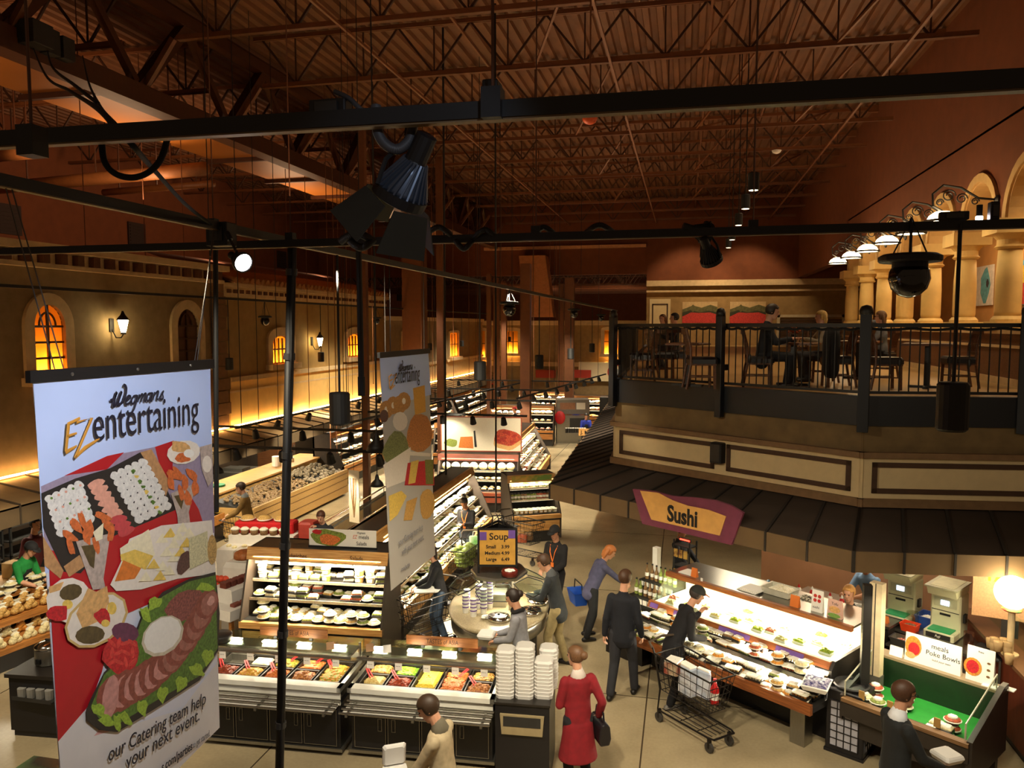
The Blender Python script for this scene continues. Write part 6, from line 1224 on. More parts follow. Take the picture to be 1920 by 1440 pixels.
B().box(-.02, .52, 1.37, SL + .05, 1.28, 1.4).build('steel_top', STEEL, t); B().box(-.02, .46, 1.34, SL + .05, .53, 1.41).build('wood_top_edge', WAL, t); B().box(.05, .56, 1.34, SL - .05, .62, 1.365).build('light_tube', mat('sushi_tube', 'fff2d0', .5, emit=12, ecol=(1, .86, .58)), t)
a = lamp('AREA', tuple(MSU @ Vector((SL / 2, .6, 1.325))), 75, CREAM, None, SL * .95, .12); a.rotation_euler = (0, 0, SR)
a = lamp('AREA', tuple(MSU @ Vector((SL / 2, -.04, .955))), 330, CREAM, None, SL * .95, .05); a.rotation_euler = (Matrix.Rotation(SR, 3, 'Z') @ Matrix.Rotation(rad(-28), 3, 'X')).to_euler()
a = lamp('AREA', tuple(MSU @ Vector((SL / 2, -.2, .8))), 300, CREAM, None, SL * .95, .05); a.rotation_euler = (Matrix.Rotation(SR, 3, 'Z') @ Matrix.Rotation(rad(-20), 3, 'X')).to_euler(); B().box(.05, -.22, .805, SL - .05, -.18, .818).build('light_tube', LED, t)
# goods on the counter
for z, y, nm, rw, n, kk, cc in ((.845, -.17, 'middle', 'front', 17, ['sushi', 'sushi', 'bowl'], ['cream', 'orange', 'red', 'green']), (.845, -.04, 'middle', 'back', 17, ['sushi', 'box'], ['cream', 'brown', 'orange'])) + tuple((.66 + .0 * k, -.53 + .12 * k, 'lower', ('front', 'second', 'third', 'rear')[k], 18, ['sushi', 'sushi', 'bowl', 'box'], ['cream', 'tan', 'green', 'orange', 'cream']) for k in range(4)):
    row_of(MSU, SR, .06, SL - .02, y, z + .006, n, kk, cc, f'{rw} row, {nm} shelf, sushi counter', f'packs on the {nm} shelf of the sushi counter', 'the wine end', skip=.02, stack=.5 if nm == 'lower' else .5, scale=1.1, nm='sushi_pack')
for i, (x, y, c) in enumerate(((.2, .4, 'red'), (.55, .3, 'yel'), (.75, .5, 'tan'), (1.15, .55, 'wht'), (1.35, .35, 'yel'), (1.6, .6, 'tan'), (1.75, .3, 'yel'), (2.0, .6, 'tan'), (2.2, .7, 'tan'), (2.35, .35, 'yel'), (2.55, .5, 'wht'), (2.75, .3, 'yel'), (2.8, .7, 'tan'), (.4, .75, 'tan'), (.95, .8, 'wht'), (1.05, .3, 'tan'), (1.3, .75, 'yel'), (1.5, .5, 'tan'), (.3, .2, 'tan'), (.75, .22, 'wht'), (1.9, .38, 'red'), (2.45, .75, 'yel'), (2.15, .22, 'tan'))):
    o = thing('garnish_tray' if c == 'yel' else 'fish_tray', f'{ORD[i]} tray inside the lit sushi glass from the wine end', 'tray', tuple(MSU @ Vector((x, y, 1.021))), SR, 'trays inside the lit sushi case'); B().rbox(-.09, -.06, 0, .09, .06, .025, .01).build('tray', LABELM, o); fb = bits(0, .15, .09, .05, 14, .02, i); fb.build('food', {'yel': FM('lime', 'b8b42a', '7d9a2a'), 'red': FM('tuna', 'a8443a', 'd07a5a'), 'tan': FM('tofu', 'd9c07a', 'e8d8a0'), 'wht': FOODS['whiterice']}[c], o).location = (0, 0, .02)
def card(lab, M, x, y, z, w, h, m, rz, lines=(), pic=None):
    o = thing('sign_card', lab, 'card', tuple(M @ Vector((x, y, z))), rz); B().rings([[(-w / 2, -.03, 0), (w / 2, -.03, 0), (w / 2, .04, 0), (-w / 2, .04, 0)], [(-w / 2, .0, h), (w / 2, .0, h), (w / 2, .008, h), (-w / 2, .008, h)]]).build('card_body', m, o)
    Fm = lambda cx, cz: frame((cx, -.03 + .03 * cz / h - .002, cz), (1, 0, 0), (0, .03 / h, 1))
    for s_, sz, cx, cz in lines: text('lettering', s_, sz, INK, o, Fm(cx, cz), ext=.0005)
    if pic:
        b = B(Fm(0, 0)); ms = []
        for k, (cx, cz, rx, rz2, mm) in enumerate(pic):
            ms.append(mm); b.mi = k; b.add([(cx + rx * cos(q), cz + rz2 * sin(q), .0005 + .0004 * k) for q in [2 * pi * i / 16 for i in range(16)]], [tuple(range(16))])
        b.build('picture', ms, o)
    return o
OC = mat('orange_card', 'e07a30', .6, var=.04); GC = I('green_print', '7aa04a'); 
card('orange folded card on the sushi top near the white box', MSU, .42, .62, 1.4, .1, .14, OC, SR); card('orange folded card on the sushi top beside the cut rolls', MSU, 2.12, .62, 1.4, .13, .16, OC, SR); card('tall white card with red dots on the sushi top', MSU, 2.42, .68, 1.4, .16, .3, LABELM, SR, (('sushi', .05, -.06, .05),), ((-.03, .22, .025, .025, REDP), (.03, .22, .025, .025, REDP), (-.03, .16, .025, .025, REDP), (.03, .16, .025, .025, REDP)))
card('pink and green card with a loaf picture at the sushi top end', MSU, 2.68, .66, 1.4, .2, .24, I('pink_card', 'd9b0a0', .05), SR, (('Tofu', .05, -.05, .17),), ((0, .11, .08, .045, PITA), (0, .03, .09, .03, GC)))
tag(B(MSU).box(.62, .5, 1.401, .66, .506, 1.46).build('price_tag', LABELM), 'tiny white tag on the wooden edge of the sushi top', 'tag')
for k in range(3): tag(B(MSU).rbox(1.18 + .02 * k, .62 + .015 * k, 1.402 + .012 * k, 1.5 + .02 * k, .9 + .01 * k, 1.412 + .012 * k, .003).build('paper_sheet', LABELM), f'white wrapping sheet on the steel sushi top, {ORD[k]} from the bottom', 'paper', 'paper sheets on the sushi top')
tag(B(MSU).rbox(.12, .6, 1.402, .36, .85, 1.412, .003).build('paper_sheet', LABELM), 'white sheet at the wine end of the sushi top', 'paper')
o = thing('plastic_tub', 'clear plastic tub of white mushrooms on the sushi top', 'tub', tuple(MSU @ Vector((1.72, .92, 1.4))), SR); b = B(); b.rings([[(sx * w, sy * d, z) for sx, sy in ((-1, -1), (1, -1), (1, 1), (-1, 1))] for w, d, z in ((.2, .14, .005), (.22, .16, .1), (.23, .17, .105), (.215, .155, .1), (.195, .135, .012))], caps=False); b.quad((-.2, -.14, .005), (.2, -.14, .005), (.2, .14, .005), (-.2, .14, .005)); b.build('tub_shell', mat('milky_plastic', 'c9c6b4', .3), o)
bits(0, .36, .24, .14, 50, .03, 4).build('mushroom', FOODS['whiterice'], o).location = (.03, 0, .02)
for i in range(10): tag(B(MSU).rbox(1.98 + .055 * (i % 6), .95 + .12 * (i // 6), 1.401, 2.02 + .055 * (i % 6), 1.03 + .12 * (i // 6), 1.425, .006).build('seaweed_roll', mat('seaweed_roll', '1d1c18', .5, color2='c9c2aa', scale=18)), f'{ORD[i]} black and white cut roll on the steel sushi top', 'sushi roll', 'cut rolls on the sushi top')
# wine and edamame end
t = thing('wine_display', 'low dark stepped display of bottles and packs before the sushi case', 'display', tuple(MSU @ Vector((-.78, -.1, 0))), SR)
B().box(0, 0, 0, .76, 1.1, .55).build('base', DOORB, t); B().box(-.02, -.04, .55, .78, 1.1, .6).build('deck', CASEI, t); B().box(-.03, -.05, .52, .79, -.02, .62).build('wood_edge', WAL, t); B().box(.02, .52, .6, .74, 1.1, .85).build('step', CASEI, t); B().box(.02, .8, .85, .74, 1.1, 1.05).build('upper_step', CASEI, t)
b = B(); [b.box(.04 + .1 * k, .51, .75, .12 + .1 * k, .52, .83) for k in range(7)]; [b.box(.04 + .1 * k, .79, .96, .12 + .1 * k, .8, 1.03) for k in range(7)]; b.build('price_card', LABELM, t)
MW = Matrix.Translation(MSU @ Vector((-.78, -.1, 0))) @ Matrix.Rotation(SR, 4, 'Z')
row_of(MW, SR, .04, .72, .65, .85, 7, ['bottle'], ['brown', 'green', 'brown'], 'lower step of the wine display', 'bottles on the wine display', 'the aisle', skip=0, turn=0); row_of(MW, SR, .04, .72, .93, 1.05, 7, ['bottle'], ['green', 'green', 'brown'], 'upper step of the wine display', 'bottles on the wine display', 'the aisle', skip=0, turn=0)
for y in (.1, .25, .4): row_of(MW, SR, .04, .74, y, .602, 6, ['bowl'], ['green', 'cream'], f'{("front", "middle", "back")[int((y - .1) / .15 + .1)]} row of the wine display', 'lidded packs before the wine bottles', 'the aisle', stack=.3)
# kitchen behind
TILEP = mat('pink_kitchen_tile', 'b98a6a', .6, var=.08, scale=2)
struct(B(MSU).box(-.2, 3.6, 0, 5.5, 3.75, 2.7).build('wall_kitchen', TILEP)); struct(B(MSU).box(.0, 3.59, .0, 5.5, 3.6, .1).build('baseboard_kitchen', DARKM))
o = thing('prep_counter', 'long dark work counter with drawers behind the sushi case', 'counter', tuple(MSU @ Vector((1.25, 1.95, 0))), SR); B().box(0, 0, .08, 1.6, .7, .95).build('cabinet', CASEB, o); B().box(-.03, -.04, .95, 1.63, .74, .99).build('worktop', STEEL, o); B().box(0, -.015, .5, .78, 0, .9).build('drawer', CASEB, o); dr = B().box(.82, -.015, .5, 1.58, 0, .9).build('drawer', CASEB, o); B().box(1.15, -.03, .75, 1.35, -.012, .79).build('handle', BLACK, dr)
MP = Matrix.Translation(MSU @ Vector((1.25, 1.95, 0))) @ Matrix.Rotation(SR, 4, 'Z')
for i, (x, y, c, lab) in enumerate(((.1, .2, LABELM, 'white squeeze bottle on the dark work counter, beside the red-capped ones'), (.3, .25, RED, 'red sauce bottle on the dark work counter, first of two'), (.62, .2, LABELM, 'pale sauce bottle with red cap in the middle of the work counter'), (.8, .22, RED, 'red sauce bottle on the dark work counter, second of two'))):
    o = thing('sauce_bottle', lab, 'bottle', tuple(MP @ Vector((x, y, .99)))); B().lathe([(.035, 0), (.037, .01), (.037, .11), (.02, .14)], n=12).build('bottle_body', c, o, True); B().lathe([(.02, .138), (.018, .16), (.006, .19)], n=10).build('cap', RED if c is LABELM else LABELM, o)
for i, (x, y, w, lab) in enumerate(((1.02, .25, .16, 'crumpled clear bag on the dark work counter'), (1.28, .3, .13, 'blue-grey bag on the dark work counter'))):
    b = B(); [b.ell((random.uniform(-w, w) * .6, random.uniform(-.08, .08), .04 + .03 * random.random()), (.08, .06, .05), 8, 6) for k in range(5)]; tag(b.build('plastic_bag', mat('cloudy_bag', '8f8d84', .3) if i == 0 else mat('bluegrey_bag', '4f5666', .4), None, True, tuple(MP @ Vector((x, y, .992)))), lab, 'bag')
card('orange card at the end of the dark work counter', MP, 1.5, .1, .99, .12, .1, OC, SR)
o = thing('food_slicer', 'grey bench slicer with blue guard on the kitchen counter', 'slicer', tuple(MSU @ Vector((1.02, 1.75, .93))), SR + .3); B().rbox(-.26, -.18, 0, .26, .18, .07, .03).build('slicer_base', mat('grey_enamel', '9c9d92', .35), o); B().cyl((-.26, 0, .2), (-.02, 0, .2), .11, n=18).build('motor', mat('grey_enamel', '9c9d92', .35), o, True); B().cyl((.0, -.01, .2), (.025, -.01, .2), .13, n=20).build('blade_guard', mat('blue_guard', '4f86a8', .3), o); B().box(.06, -.16, .07, .26, .16, .1).build('tray', STEEL, o); B().bar((.14, 0, .1), (.2, .02, .3), .03).build('pusher', BLACK, o)
o = thing('slicer_table', 'cream-topped side counter under the bench slicer', 'counter', tuple(MSU @ Vector((.62, 1.5, 0))), SR); B().box(0, 0, 0, .8, .5, .88).build('cabinet', planks('brown_wainscot', '6e4524', '5a3419'), o); B().box(-.03, -.03, .88, .83, .53, .93).build('worktop', mat('pale_butcher_block', 'cbb67c', .5), o)
o = thing('meat_tray', 'black tray of sliced food behind the sushi case', 'tray', tuple(MSU @ Vector((.36, 1.62, .9))), SR); B().rbox(-.25, -.15, 0, .25, .15, .04, .03).build('tray', BLACK, o); bits(0, .42, .22, .07, 50, .025, 9).build('food', FM('sliced', 'c9a890', 'a8745a'), o).location = (0, 0, .03)
o = thing('tray_stand', 'steel stand under the black tray behind the sushi case', 'stand', tuple(MSU @ Vector((.36, 1.62, 0))), SR); b = B(); [b.box(x - .02, y - .02, 0, x + .02, y + .02, .87) for x in (-.22, .22) for y in (-.12, .12)]; b.build('frame', STEEL, o); B().box(-.24, -.14, .87, .24, .14, .895).build('top', STEEL, o)
o = thing('white_box', 'tall cream carton standing behind the sushi case end', 'box', tuple(MSU @ Vector((.12, 1.55, .85))), SR); B().rbox(-.14, -.14, 0, .14, .14, .36, .01).build('carton', mat('cream_carton', 'e6dfb4', .6), o); B().box(-.15, -.15, .36, .15, .15, .39).build('lid', LABELM, o); B().box(.02, -.146, .12, .1, -.14, .2).build('blue_label', mat('blue_print', '3c6fae', .6), o)
o = thing('carton_stand', 'dark shelf stand beneath the cream carton', 'stand', tuple(MSU @ Vector((.12, 1.55, 0))), SR); b = B(); [b.box(x - .02, y - .02, 0, x + .02, y + .02, .82) for x in (-.16, .16) for y in (-.14, .14)]; b.build('frame', BLACK, o); B().box(-.2, -.18, .82, .2, .18, .848).build('top', BLACK, o)
o = thing('wire_rack', 'dark wire rack with hanging gold packets behind the wine bottles', 'rack', tuple(MSU @ Vector((-.3, 1.35, 0))), SR); b = B(); [b.cyl((x, y, 0), (x, y, 1.7), .015, n=6) for x in (-.16, .16) for y in (-.1, .1)]; [b.box(-.17, -.11, z, .17, .11, z + .015) for z in (.5, .9, 1.25, 1.6)]; b.build('frame', BLACK, o); b = B(); [b.box(-.14 + .1 * i, -.13, z - .14, -.07 + .1 * i, -.11, z) for i in range(3) for z in (.8, 1.2, 1.55)]; b.build('gold_packet', mat('gold_packet', 'c9a04a', .4, color2='6a3a1e', scale=12), o)
tag(B(MSU).box(-.72, 1.0, 0, -.62, 1.1, 1.55).build('white_post', LABELM), 'slim white post standing behind the green bottles', 'post')
o = thing('neon_sign', 'small glowing red tube sign above the gold packets', 'sign', tuple(MSU @ Vector((-.28, 1.32, 1.68))), SR); B().box(-.12, -.01, 0, .12, .01, .06).build('sign_case', DARKM, o); B().box(-.1, -.02, .02, .1, -.01, .04).build('tube', mat('red_neon', 'ff3020', .5, emit=6), o)
# awning post and bright wall panel
p = plane_px(1624, 1180, tuple(MSU @ Vector((3.02, .2, 0))), Vector((.595, .804, 0))); o = thing('awning_post', 'dark post between the sushi case and the rice machines', 'post', (p.x, p.y, 0)); B().box(-.05, -.05, 0, .05, .05, 2.12).build('post_shaft', CASEB, o); B().box(-.08, -.08, 0, .08, .08, .03).build('base_plate', CASEB, o)
q = Vector((p.x, p.y, 0)) + Vector((.19, .3, 0)); o = thing('lit_pilaster', 'bright cream pilaster beside the dark awning post', 'pilaster', tuple(q), SR); B().box(-.09, -.06, 0, .09, .06, .85).build('dark_plinth', mat('grey_plinth', '6b675f', .4), o); B().box(-.08, -.06, .85, .08, .06, 2.06).build('panel', mat('cream_laminate', 'f0dcb4', .5), o); B().box(-.005, -.066, .85, .005, -.06, 2.06).build('joint', DARKM, o)
# rice machines and their table
TR = SR - .2
tb = thing('steel_table', 'steel work table holding the two rice machines', 'table', (2.78, 12.33, 0), TR); B().box(0, 0, .86, 1.55, .75, .9).build('tabletop', STEEL, tb); B().box(.04, .06, .35, 1.5, .7, .38).build('undershelf', STEEL, tb); [B().box(x, y, 0, x + .04, y + .04, .86).build('leg', STEEL, tb) for x in (.03, 1.48) for y in (.03, .68)]
MT = Matrix.Translation((2.78, 12.33, 0)) @ Matrix.Rotation(TR, 4, 'Z'); IV = mat('ivory_machine', 'cfcfae', .35, var=.04); GRN = mat('green_pad', '1f9a5e', .5)
def rice(lab, x, y):
    o = thing('rice_machine', lab, 'machine', tuple(MT @ Vector((x, y, .9))), TR + .22)
    B().rbox(-.2, -.05, .02, .2, .28, .62, .02).build('housing', IV, o); B().rbox(-.2, -.3, .02, .2, -.04, .12, .015).build('lower_tray', IV, o); B().box(-.15, -.28, .12, .15, -.06, .135).build('green_pad', GRN, o); B().box(-.16, -.31, .03, .16, -.299, .1).build('front_plate', CASEB, o)
    B().prism([(-.2, .62), (.28, .62), (.3, .74), (-.26, .74)], -.19, .19, 'yz').build('hopper', IV, o); b = B(); b.box(-.215, -.28, .74, .215, .31, .76); b.build('hopper_rim', mat('grey_ivory', 'a9ab90', .4), o); B().box(-.16, -.22, .755, .16, .26, .765).build('hopper_lid', mat('pale_hopper', 'bdbd98', .4), o)
    B().box(-.15, -.058, .42, .15, -.05, .55).build('display_panel', mat('grey_ivory2', 'b3b496', .4), o); B().box(-.06, -.064, .45, .05, -.058, .52).build('screen', mat('blue_screen', '8fb4ff', .4, emit=2.2, ecol=(.55, .72, 1)), o); B().box(-.07, -.06, .3, .07, -.05, .33).build('slot', BLACK, o); B().box(-.18, -.055, .36, .18, -.05, .37).build('seam', CASEB, o); B().box(.2, .05, .22, .23, .14, .34).build('side_knob', CASEB, o); text('lettering', 'Fuji', .05, LABELM, o, frame((-.04, -.312, .05), (1, 0, 0), (0, 0, 1)), shear=.2)
rice('ivory rice machine with green pad nearer the dark post', .28, .42); rice('ivory rice machine with green pad in full view right of the blue bin', .98, .4)
def binbox(nm, lab, M, x, y, z, w, d, h, m, rz=SR, m2=None):
    o = thing(nm, lab, 'bin', tuple(M @ Vector((x, y, z))), rz); b = B(); b.rings([[(sx * w * k, sy * d * k, zz) for sx, sy in ((-1, -1), (1, -1), (1, 1), (-1, 1))] for k, zz in ((.85, 0), (1, h), (1.06, h), (1.06, h + .015), (.95, h + .015), (.82, .02))]); b.build('shell', m, o); 
    if m2: bits(0, w * 1.5, d * 1.5, h * .5, 12, .03, 3).build('contents', m2, o).location = (0, 0, h * .5)
    return o
binbox('orange_bin', 'small orange tub between the rice machines', MT, .63, .1, .9, .11, .09, .1, mat('orange_tub', 'd8431e', .4), m2=FM('bits_b', '8a5a34', '5a3a24')); binbox('blue_bin', 'blue plastic crate between the rice machines', MT, .64, .5, .9, .12, .16, .16, mat('blue_tub', '2f4f9a', .4), m2=LABELM)
binbox('steel_pan', 'steel pan with red sauce hanging in front of the rice table', MT, .78, -.2, .78, .2, .1, .1, STEEL, m2=FM('red_bits', 'b8281e', 'e0c8b0')); 
tag(B(MT).cyl((1.42, .2, .9), (1.42, .2, 1.14), .06, .065, 14).build('water_jug', glassmat('pink_jug', (.85, .6, .55), .8)), 'pinkish clear jug at the end of the rice table', 'jug'); tag(B(MT).cyl((.55, .28, .9), (.55, .28, 1.12), .08, .085, 14).build('water_jug', glassmat('clear_jug', (.85, .86, .78), .8)), 'clear round jug beside the first rice machine', 'jug')
o = thing('pan_stand', 'low steel rail shelf holding the red sauce pan', 'stand', tuple(MT @ Vector((.78, -.2, 0))), SR); B().box(-.25, -.1, .745, .25, .1, .775).build('top', STEEL, o); b = B(); [b.box(x, -.02, 0, x + .03, .02, .745) for x in (-.22, .19)]; b.build('frame', STEEL, o)
for i, (x, y, lab) in enumerate(((.45, 1.2, 'bright steel table behind the first rice machine'), (-.5, 1.3, 'steel shelf table at the end of the dark work counter'))):
    o = thing('steel_table', lab, 'table', tuple(MT @ Vector((x, y, 0))), SR); B().box(0, 0, .88, 1.0, .6, .92).build('tabletop', mat('bright_steel', 'cfcab8', .35, .4), o); b = B(); [b.box(a, c, 0, a + .04, c + .04, .88) for a in (.02, .94) for c in (.02, .54)]; b.build('frame', STEEL, o)
    for k in range(4): tag(B(MT).rbox(x + .08 + .22 * k, y + .1, .922, x + .25 + .22 * k, y + .4, .94 + .02 * (k % 2), .006).build('tray_liner', LABELM), f'{ORD[k]} white tray liner on ' + lab.replace('bright ', '').replace('dark work ', ''), 'paper', f'tray liners on table {"AB"[i]}')
cart = thing('tray_cart', 'black tray cart at the end of the rice table', 'cart', tuple(MT @ Vector((1.75, .1, 0))), SR); [B().rbox(-.2, -.2, z, .2, .25, z + .04, .02).build('tray', BLACK, cart) for z in (.35, .62, .98)]; b = B(); [b.box(x, y, 0, x + .025, y + .025, 1.0) for x in (-.2, .175) for y in (-.2, .22)]; b.build('frame', STEEL, cart)
# poke island
PM = Matrix.Translation((1.98, 9.84, 0)) @ Matrix.Rotation(SR, 4, 'Z'); PWd = 1.42; PD = 1.12
t = thing('poke_case', 'open dark chest case lined in green with poke bowls, beside the man in a suit', 'display case', (1.98, 9.84, 0), SR); GL = mat('green_liner', '2f9a3a', .5, var=.1); DB = mat('dark_bronze', '2f2822', .5)
B().box(0, .05, .3, PWd, PD, .62).build('cabinet', DB, t); B().prism([(-.02, .3), (PD, .3), (PD, 1.12), (PD - .14, 1.12), (-.02, .8)], PWd - .03, PWd + .03, 'yz').build('end_panel', DB, t); B().prism([(-.02, .5), (PD, .5), (PD, 1.05), (PD - .14, 1.05), (-.02, .8)], -.03, .0, 'yz').build('end_panel', DB, t)
B().box(.0, .06, .62, PWd - .03, PD - .14, .64).build('liner', GL, t); B().box(0, -.04, .55, PWd, .06, .78).build('front_lip', DB, t); B().box(0, -.06, .74, PWd, .04, .785).build('wood_lip', planks('poke_wood', '8a6844', '6e5032'), t); B().box(0, PD - .16, .6, PWd, PD - .12, 1.02).build('back_wall', mat('dark_green_wall', '18301a', .4), t); B().box(-.03, PD - .16, 1.02, PWd + .03, PD + .06, 1.05).build('rear_ledge', mat('tan_ledge', '8f7d60', .4), t)
for x in (.02, PWd - .05): b = B(); b.prism([(.0, .8), (PD - .16, 1.05), (PD - .16, 1.25), (.0, .98)], x, x + .008, 'yz'); g = b.build('side_glass', GLASS, t); b = B(); b.tube([(x, .0, .8), (x, 0, .98), (x, PD - .16, 1.25), (x, PD - .16, 1.08)], .01, 6); b.build('glass_edge', mat('pale_edge', 'b9b7a0', .3), g)
[B().box(x, y, 0, x + .09, y + .09, .32).build('leg', DB, t) for x in (.05, PWd - .12) for y in (.1, PD - .15)]
a = lamp('AREA', tuple(PM @ Vector((PWd / 2, .5, 2.0))), 14, CREAM, tuple(PM @ Vector((PWd / 2, .5, .64))), .9, .1)
for j in range(3):
    row_of(PM, SR, .08, .62, .16 + .18 * j, .642, 3, ['bowl'], ['red', 'cream', 'green'], f'{("front", "middle", "back")[j]} row at the glass end of the poke case', 'poke bowls at the glass end', 'the black bin', skip=.1, scale=1.15, stack=.4)
for j in range(2): row_of(PM, SR, .86, 1.2, .2 + .18 * j, .642, 2, ['bowl', 'box'], ['red', 'cream'], f'{("front", "back")[j]} row past the bare green floor', 'poke bowls beside the suited man', 'the suited man', skip=0, scale=1.15, stack=.6)
for i, x in enumerate((.16, .5, 1.02)): tag(B(PM).rbox(x, .06, .79, x + .07, .075, .9, .003).build('price_card', mat('kraft_card', 'b08a4a', .7)), f'{ORD[i]} small kraft price card on the poke case lip', 'card', 'kraft cards on the poke case')
card('long white Poke Bowls board standing on the poke case ledge', PM, .62, PD - .05, 1.05, .66, .36, LABELM, SR, (('meals', .09, -.02, .24), ('Poke Bowls', .085, -.08, .15), ('build your own', .035, 0, .09)), ((-.23, .2, .1, .13, FOODC['orange']), (-.22, .17, .07, .08, PEP), (-.26, .08, .06, .04, PITA)))
card('tall white card with a red salad picture on the poke case ledge', PM, 1.16, PD - .05, 1.05, .3, .42, LABELM, SR, (('Poke', .03, -.03, .36),), ((-.08, .17, .1, .11, FOODC['orange']), (-.08, .17, .07, .08, PEP), (.09, .26, .02, .014, FOODC['brown']), (.09, .18, .02, .014, FOODC['brown']), (.09, .1, .02, .014, FOODC['brown'])))
card('small white card at the glass end of the poke case ledge', PM, .18, PD - .05, 1.05, .16, .12, LABELM, SR)
for i, (x, lab) in enumerate(((1.2, 'white tray card lying on the ledge before the tall card'), (1.36, 'white tray card lying at the ledge end'))): tag(B(PM).rbox(x, PD - .14 + .08 * i, 1.051, x + .16, PD - .03 + .08 * i, 1.062, .004).build('flat_card', LABELM), lab, 'card')
# shoji bin and purple candy tray
o = thing('shoji_bin', 'black waste bin with white paper-screen panels in front of the sushi case end', 'bin', tuple(atZ(1592, 1405, 0)), SR + .12); B().rbox(-.23, -.21, .03, .23, .24, .82, .015).build('bin_body', DOORB, o); PAP = mat('screen_paper', 'a9a9b4', .7)
for fc in range(2):
    M = Matrix() if fc == 0 else Matrix.Rotation(pi / 2, 4, 'Z'); dd = -.212 if fc == 0 else -.232; b = B(M); b.box(-.17, dd - .006, .1, .17, dd, .68); b.build('paper_panel', PAP, o); b = B(M)
    [b.box(-.17 + .085 * k - .006, dd - .014, .1, -.17 + .085 * k + .006, dd - .004, .68) for k in range(5)]; [b.box(-.17, dd - .014, .1 + .097 * k - .005, .17, dd - .004, .1 + .097 * k + .005) for k in range(7)]; b.build('lattice', DOORB, o)
b = B(); b.lathe([(.2, .82), (.22, .86), (.2, .87), (.16, .84)], n=20); b.build('rim', BLACK, o); B().box(-.24, -.22, 0, .24, .25, .04).build('plinth', DOORB, o)
o = thing('candy_tray', 'white paper tray of purple packets on the bin beside the sushi case', 'tray', tuple(MSU @ Vector((3.0, -.42, .88))), SR + .3); B().rings([[(-.13, -.16, 0), (.13, -.16, 0), (.13, .16, 0), (-.13, .16, 0)], [(-.16, -.19, .06), (.16, -.19, .06), (.16, .19, .06), (-.16, .19, .06)]]).build('tray', LABELM, o); bits(0, .28, .3, .06, 40, .022, 5).build('packet', mat('purple_packets', '3b3570', .4, color2='c9c4d8', scale=30), o).location = (0, 0, .055)
# wooden bar at the right edge
WB = mat('red_brown_bar', '6b2f18', .45, color2='5a2612', scale=4, stretch=(8, 8, 1)); t = thing('wood_bar', 'red-brown wooden service counter with glass at the picture edge', 'counter', (4.1, 9.2, 0)); B().box(0, 0, .12, .6, 3.2, 1.08).build('front', WB, t); B().box(.05, 0, 0, .6, 3.2, .12).build('toe_kick', DARKM, t); B().box(-.05, -.02, 1.08, .65, 3.25, 1.13).build('bar_top', mat('brown_bar_top', '6e4a30', .35), t); B().box(.25, 0, 1.13, .26, 3.0, 1.5).build('sneeze_glass', GLASS, t)
p = atZ(1895, 1245, 1.13); o = thing('heat_lamp', 'cream lamp stand topped by a glaring warm globe above a round base', 'lamp', (p.x + .1, p.y + .3, 1.13)); B().cyl((0, 0, .02), (0, 0, .62), .04, n=14).build('stand', mat('cream_stand', 'e8d2a4', .5), o); B().lathe([(.1, 0), (.1, .02), (.04, .03)], n=18).build('base', mat('cream_stand', 'e8d2a4', .5), o); B().ell((0, 0, .82), (.21, .21, .21), 18, 12).build('globe', mat('glaring_globe', 'fff0c8', .4, emit=22, ecol=(1, .83, .5)), o, True); B().lathe([(.1, .58), (.12, .6), (.1, .63)], n=18).build('coloured_collar', mat('collar_green', '3a8a3a', .5, color2='c0301e', scale=10), o)
o = thing('menu_board', 'poster board with Taste lettering behind the glaring globe', 'sign', (p.x + .12, p.y + .95, 1.13), rad(-15)); B().box(-.25, -.02, .25, .75, .02, 1.0).build('board', I('menu_paper', 'b98f6a', .15), o); B().box(-.25, -.025, .93, .75, -.02, 1.0).build('green_strip', GC, o); text('lettering', 'TASTE', .2, YEL, o, frame((-.12, -.024, .76), (1, 0, 0), (0, 0, 1)), bold=.006); B().box(.1, -.01, 0, .3, .01, .25).build('foot', DARKM, o)
cup2 = B(); cup2.lathe([(.045, 0), (.055, .12)], n=12); first = None
for k in range(9):
    x, y = p.x - .02 + .09 * (k % 2), p.y - .0 + .1 * (k // 4); l = f'{ORD[k]} kraft paper cup stacked on the wooden bar'
    if first is None: first = cup2.build('paper_cup', mat('kraft_cup', 'b99a6c', .7), None, True, (x, y, 1.131)); tag(first, l, 'cup', 'kraft cups on the wooden bar')
    else: dup(first, (p.x - .06 + .11 * (k % 2), p.y + .25 + .12 * (k // 4), 1.131 + .06 * (k % 4 // 2)), 0, l)
# ------------------------------------------------------------------ left departments
# bread rack
t = thing('bread_rack', 'wooden two-tier rack of bagged rolls at the left edge', 'rack', (-10.15, 9.25, 0), rad(78)); M = Matrix.Translation((-10.15, 9.25, 0)) @ Matrix.Rotation(rad(78), 4, 'Z'); L = 2.3
B().box(0, .1, 0, L, .8, .3).build('base', DOORB, t)
for z, y0, y1 in ((.34, .0, .5), (.68, .25, .8)): B().prism([(y0, z), (y1, z + .16), (y1, z + .13), (y0, z - .03)], 0, L, 'yz').build('slanted_shelf', WOODM, t); B().box(0, y0 - .02, z - .03, L, y0, z + .05).build('shelf_lip', WOODM, t)
b = B(); [b.box(x, .0, .1, x + .03, .8, .95) for x in (0, L / 2, L - .03)]; b.build('divider', WOODM, t); B().box(0, .75, .9, L, 1.15, .95).build('top_deck', WOODM, t)
for nm, z, y in (('lower front', .36, .12), ('lower back', .44, .33), ('upper', .73, .4), ('upper back', .8, .6)): row_of(M, rad(78), .08, 2.25, y, z, 9, ['bag'], ['tan', 'orange', 'cream', 'tan'], f'{nm} tier, bread rack', f'bagged rolls on the {nm} tier', 'the black cabinet', skip=0, jit=.02, scale=.95)
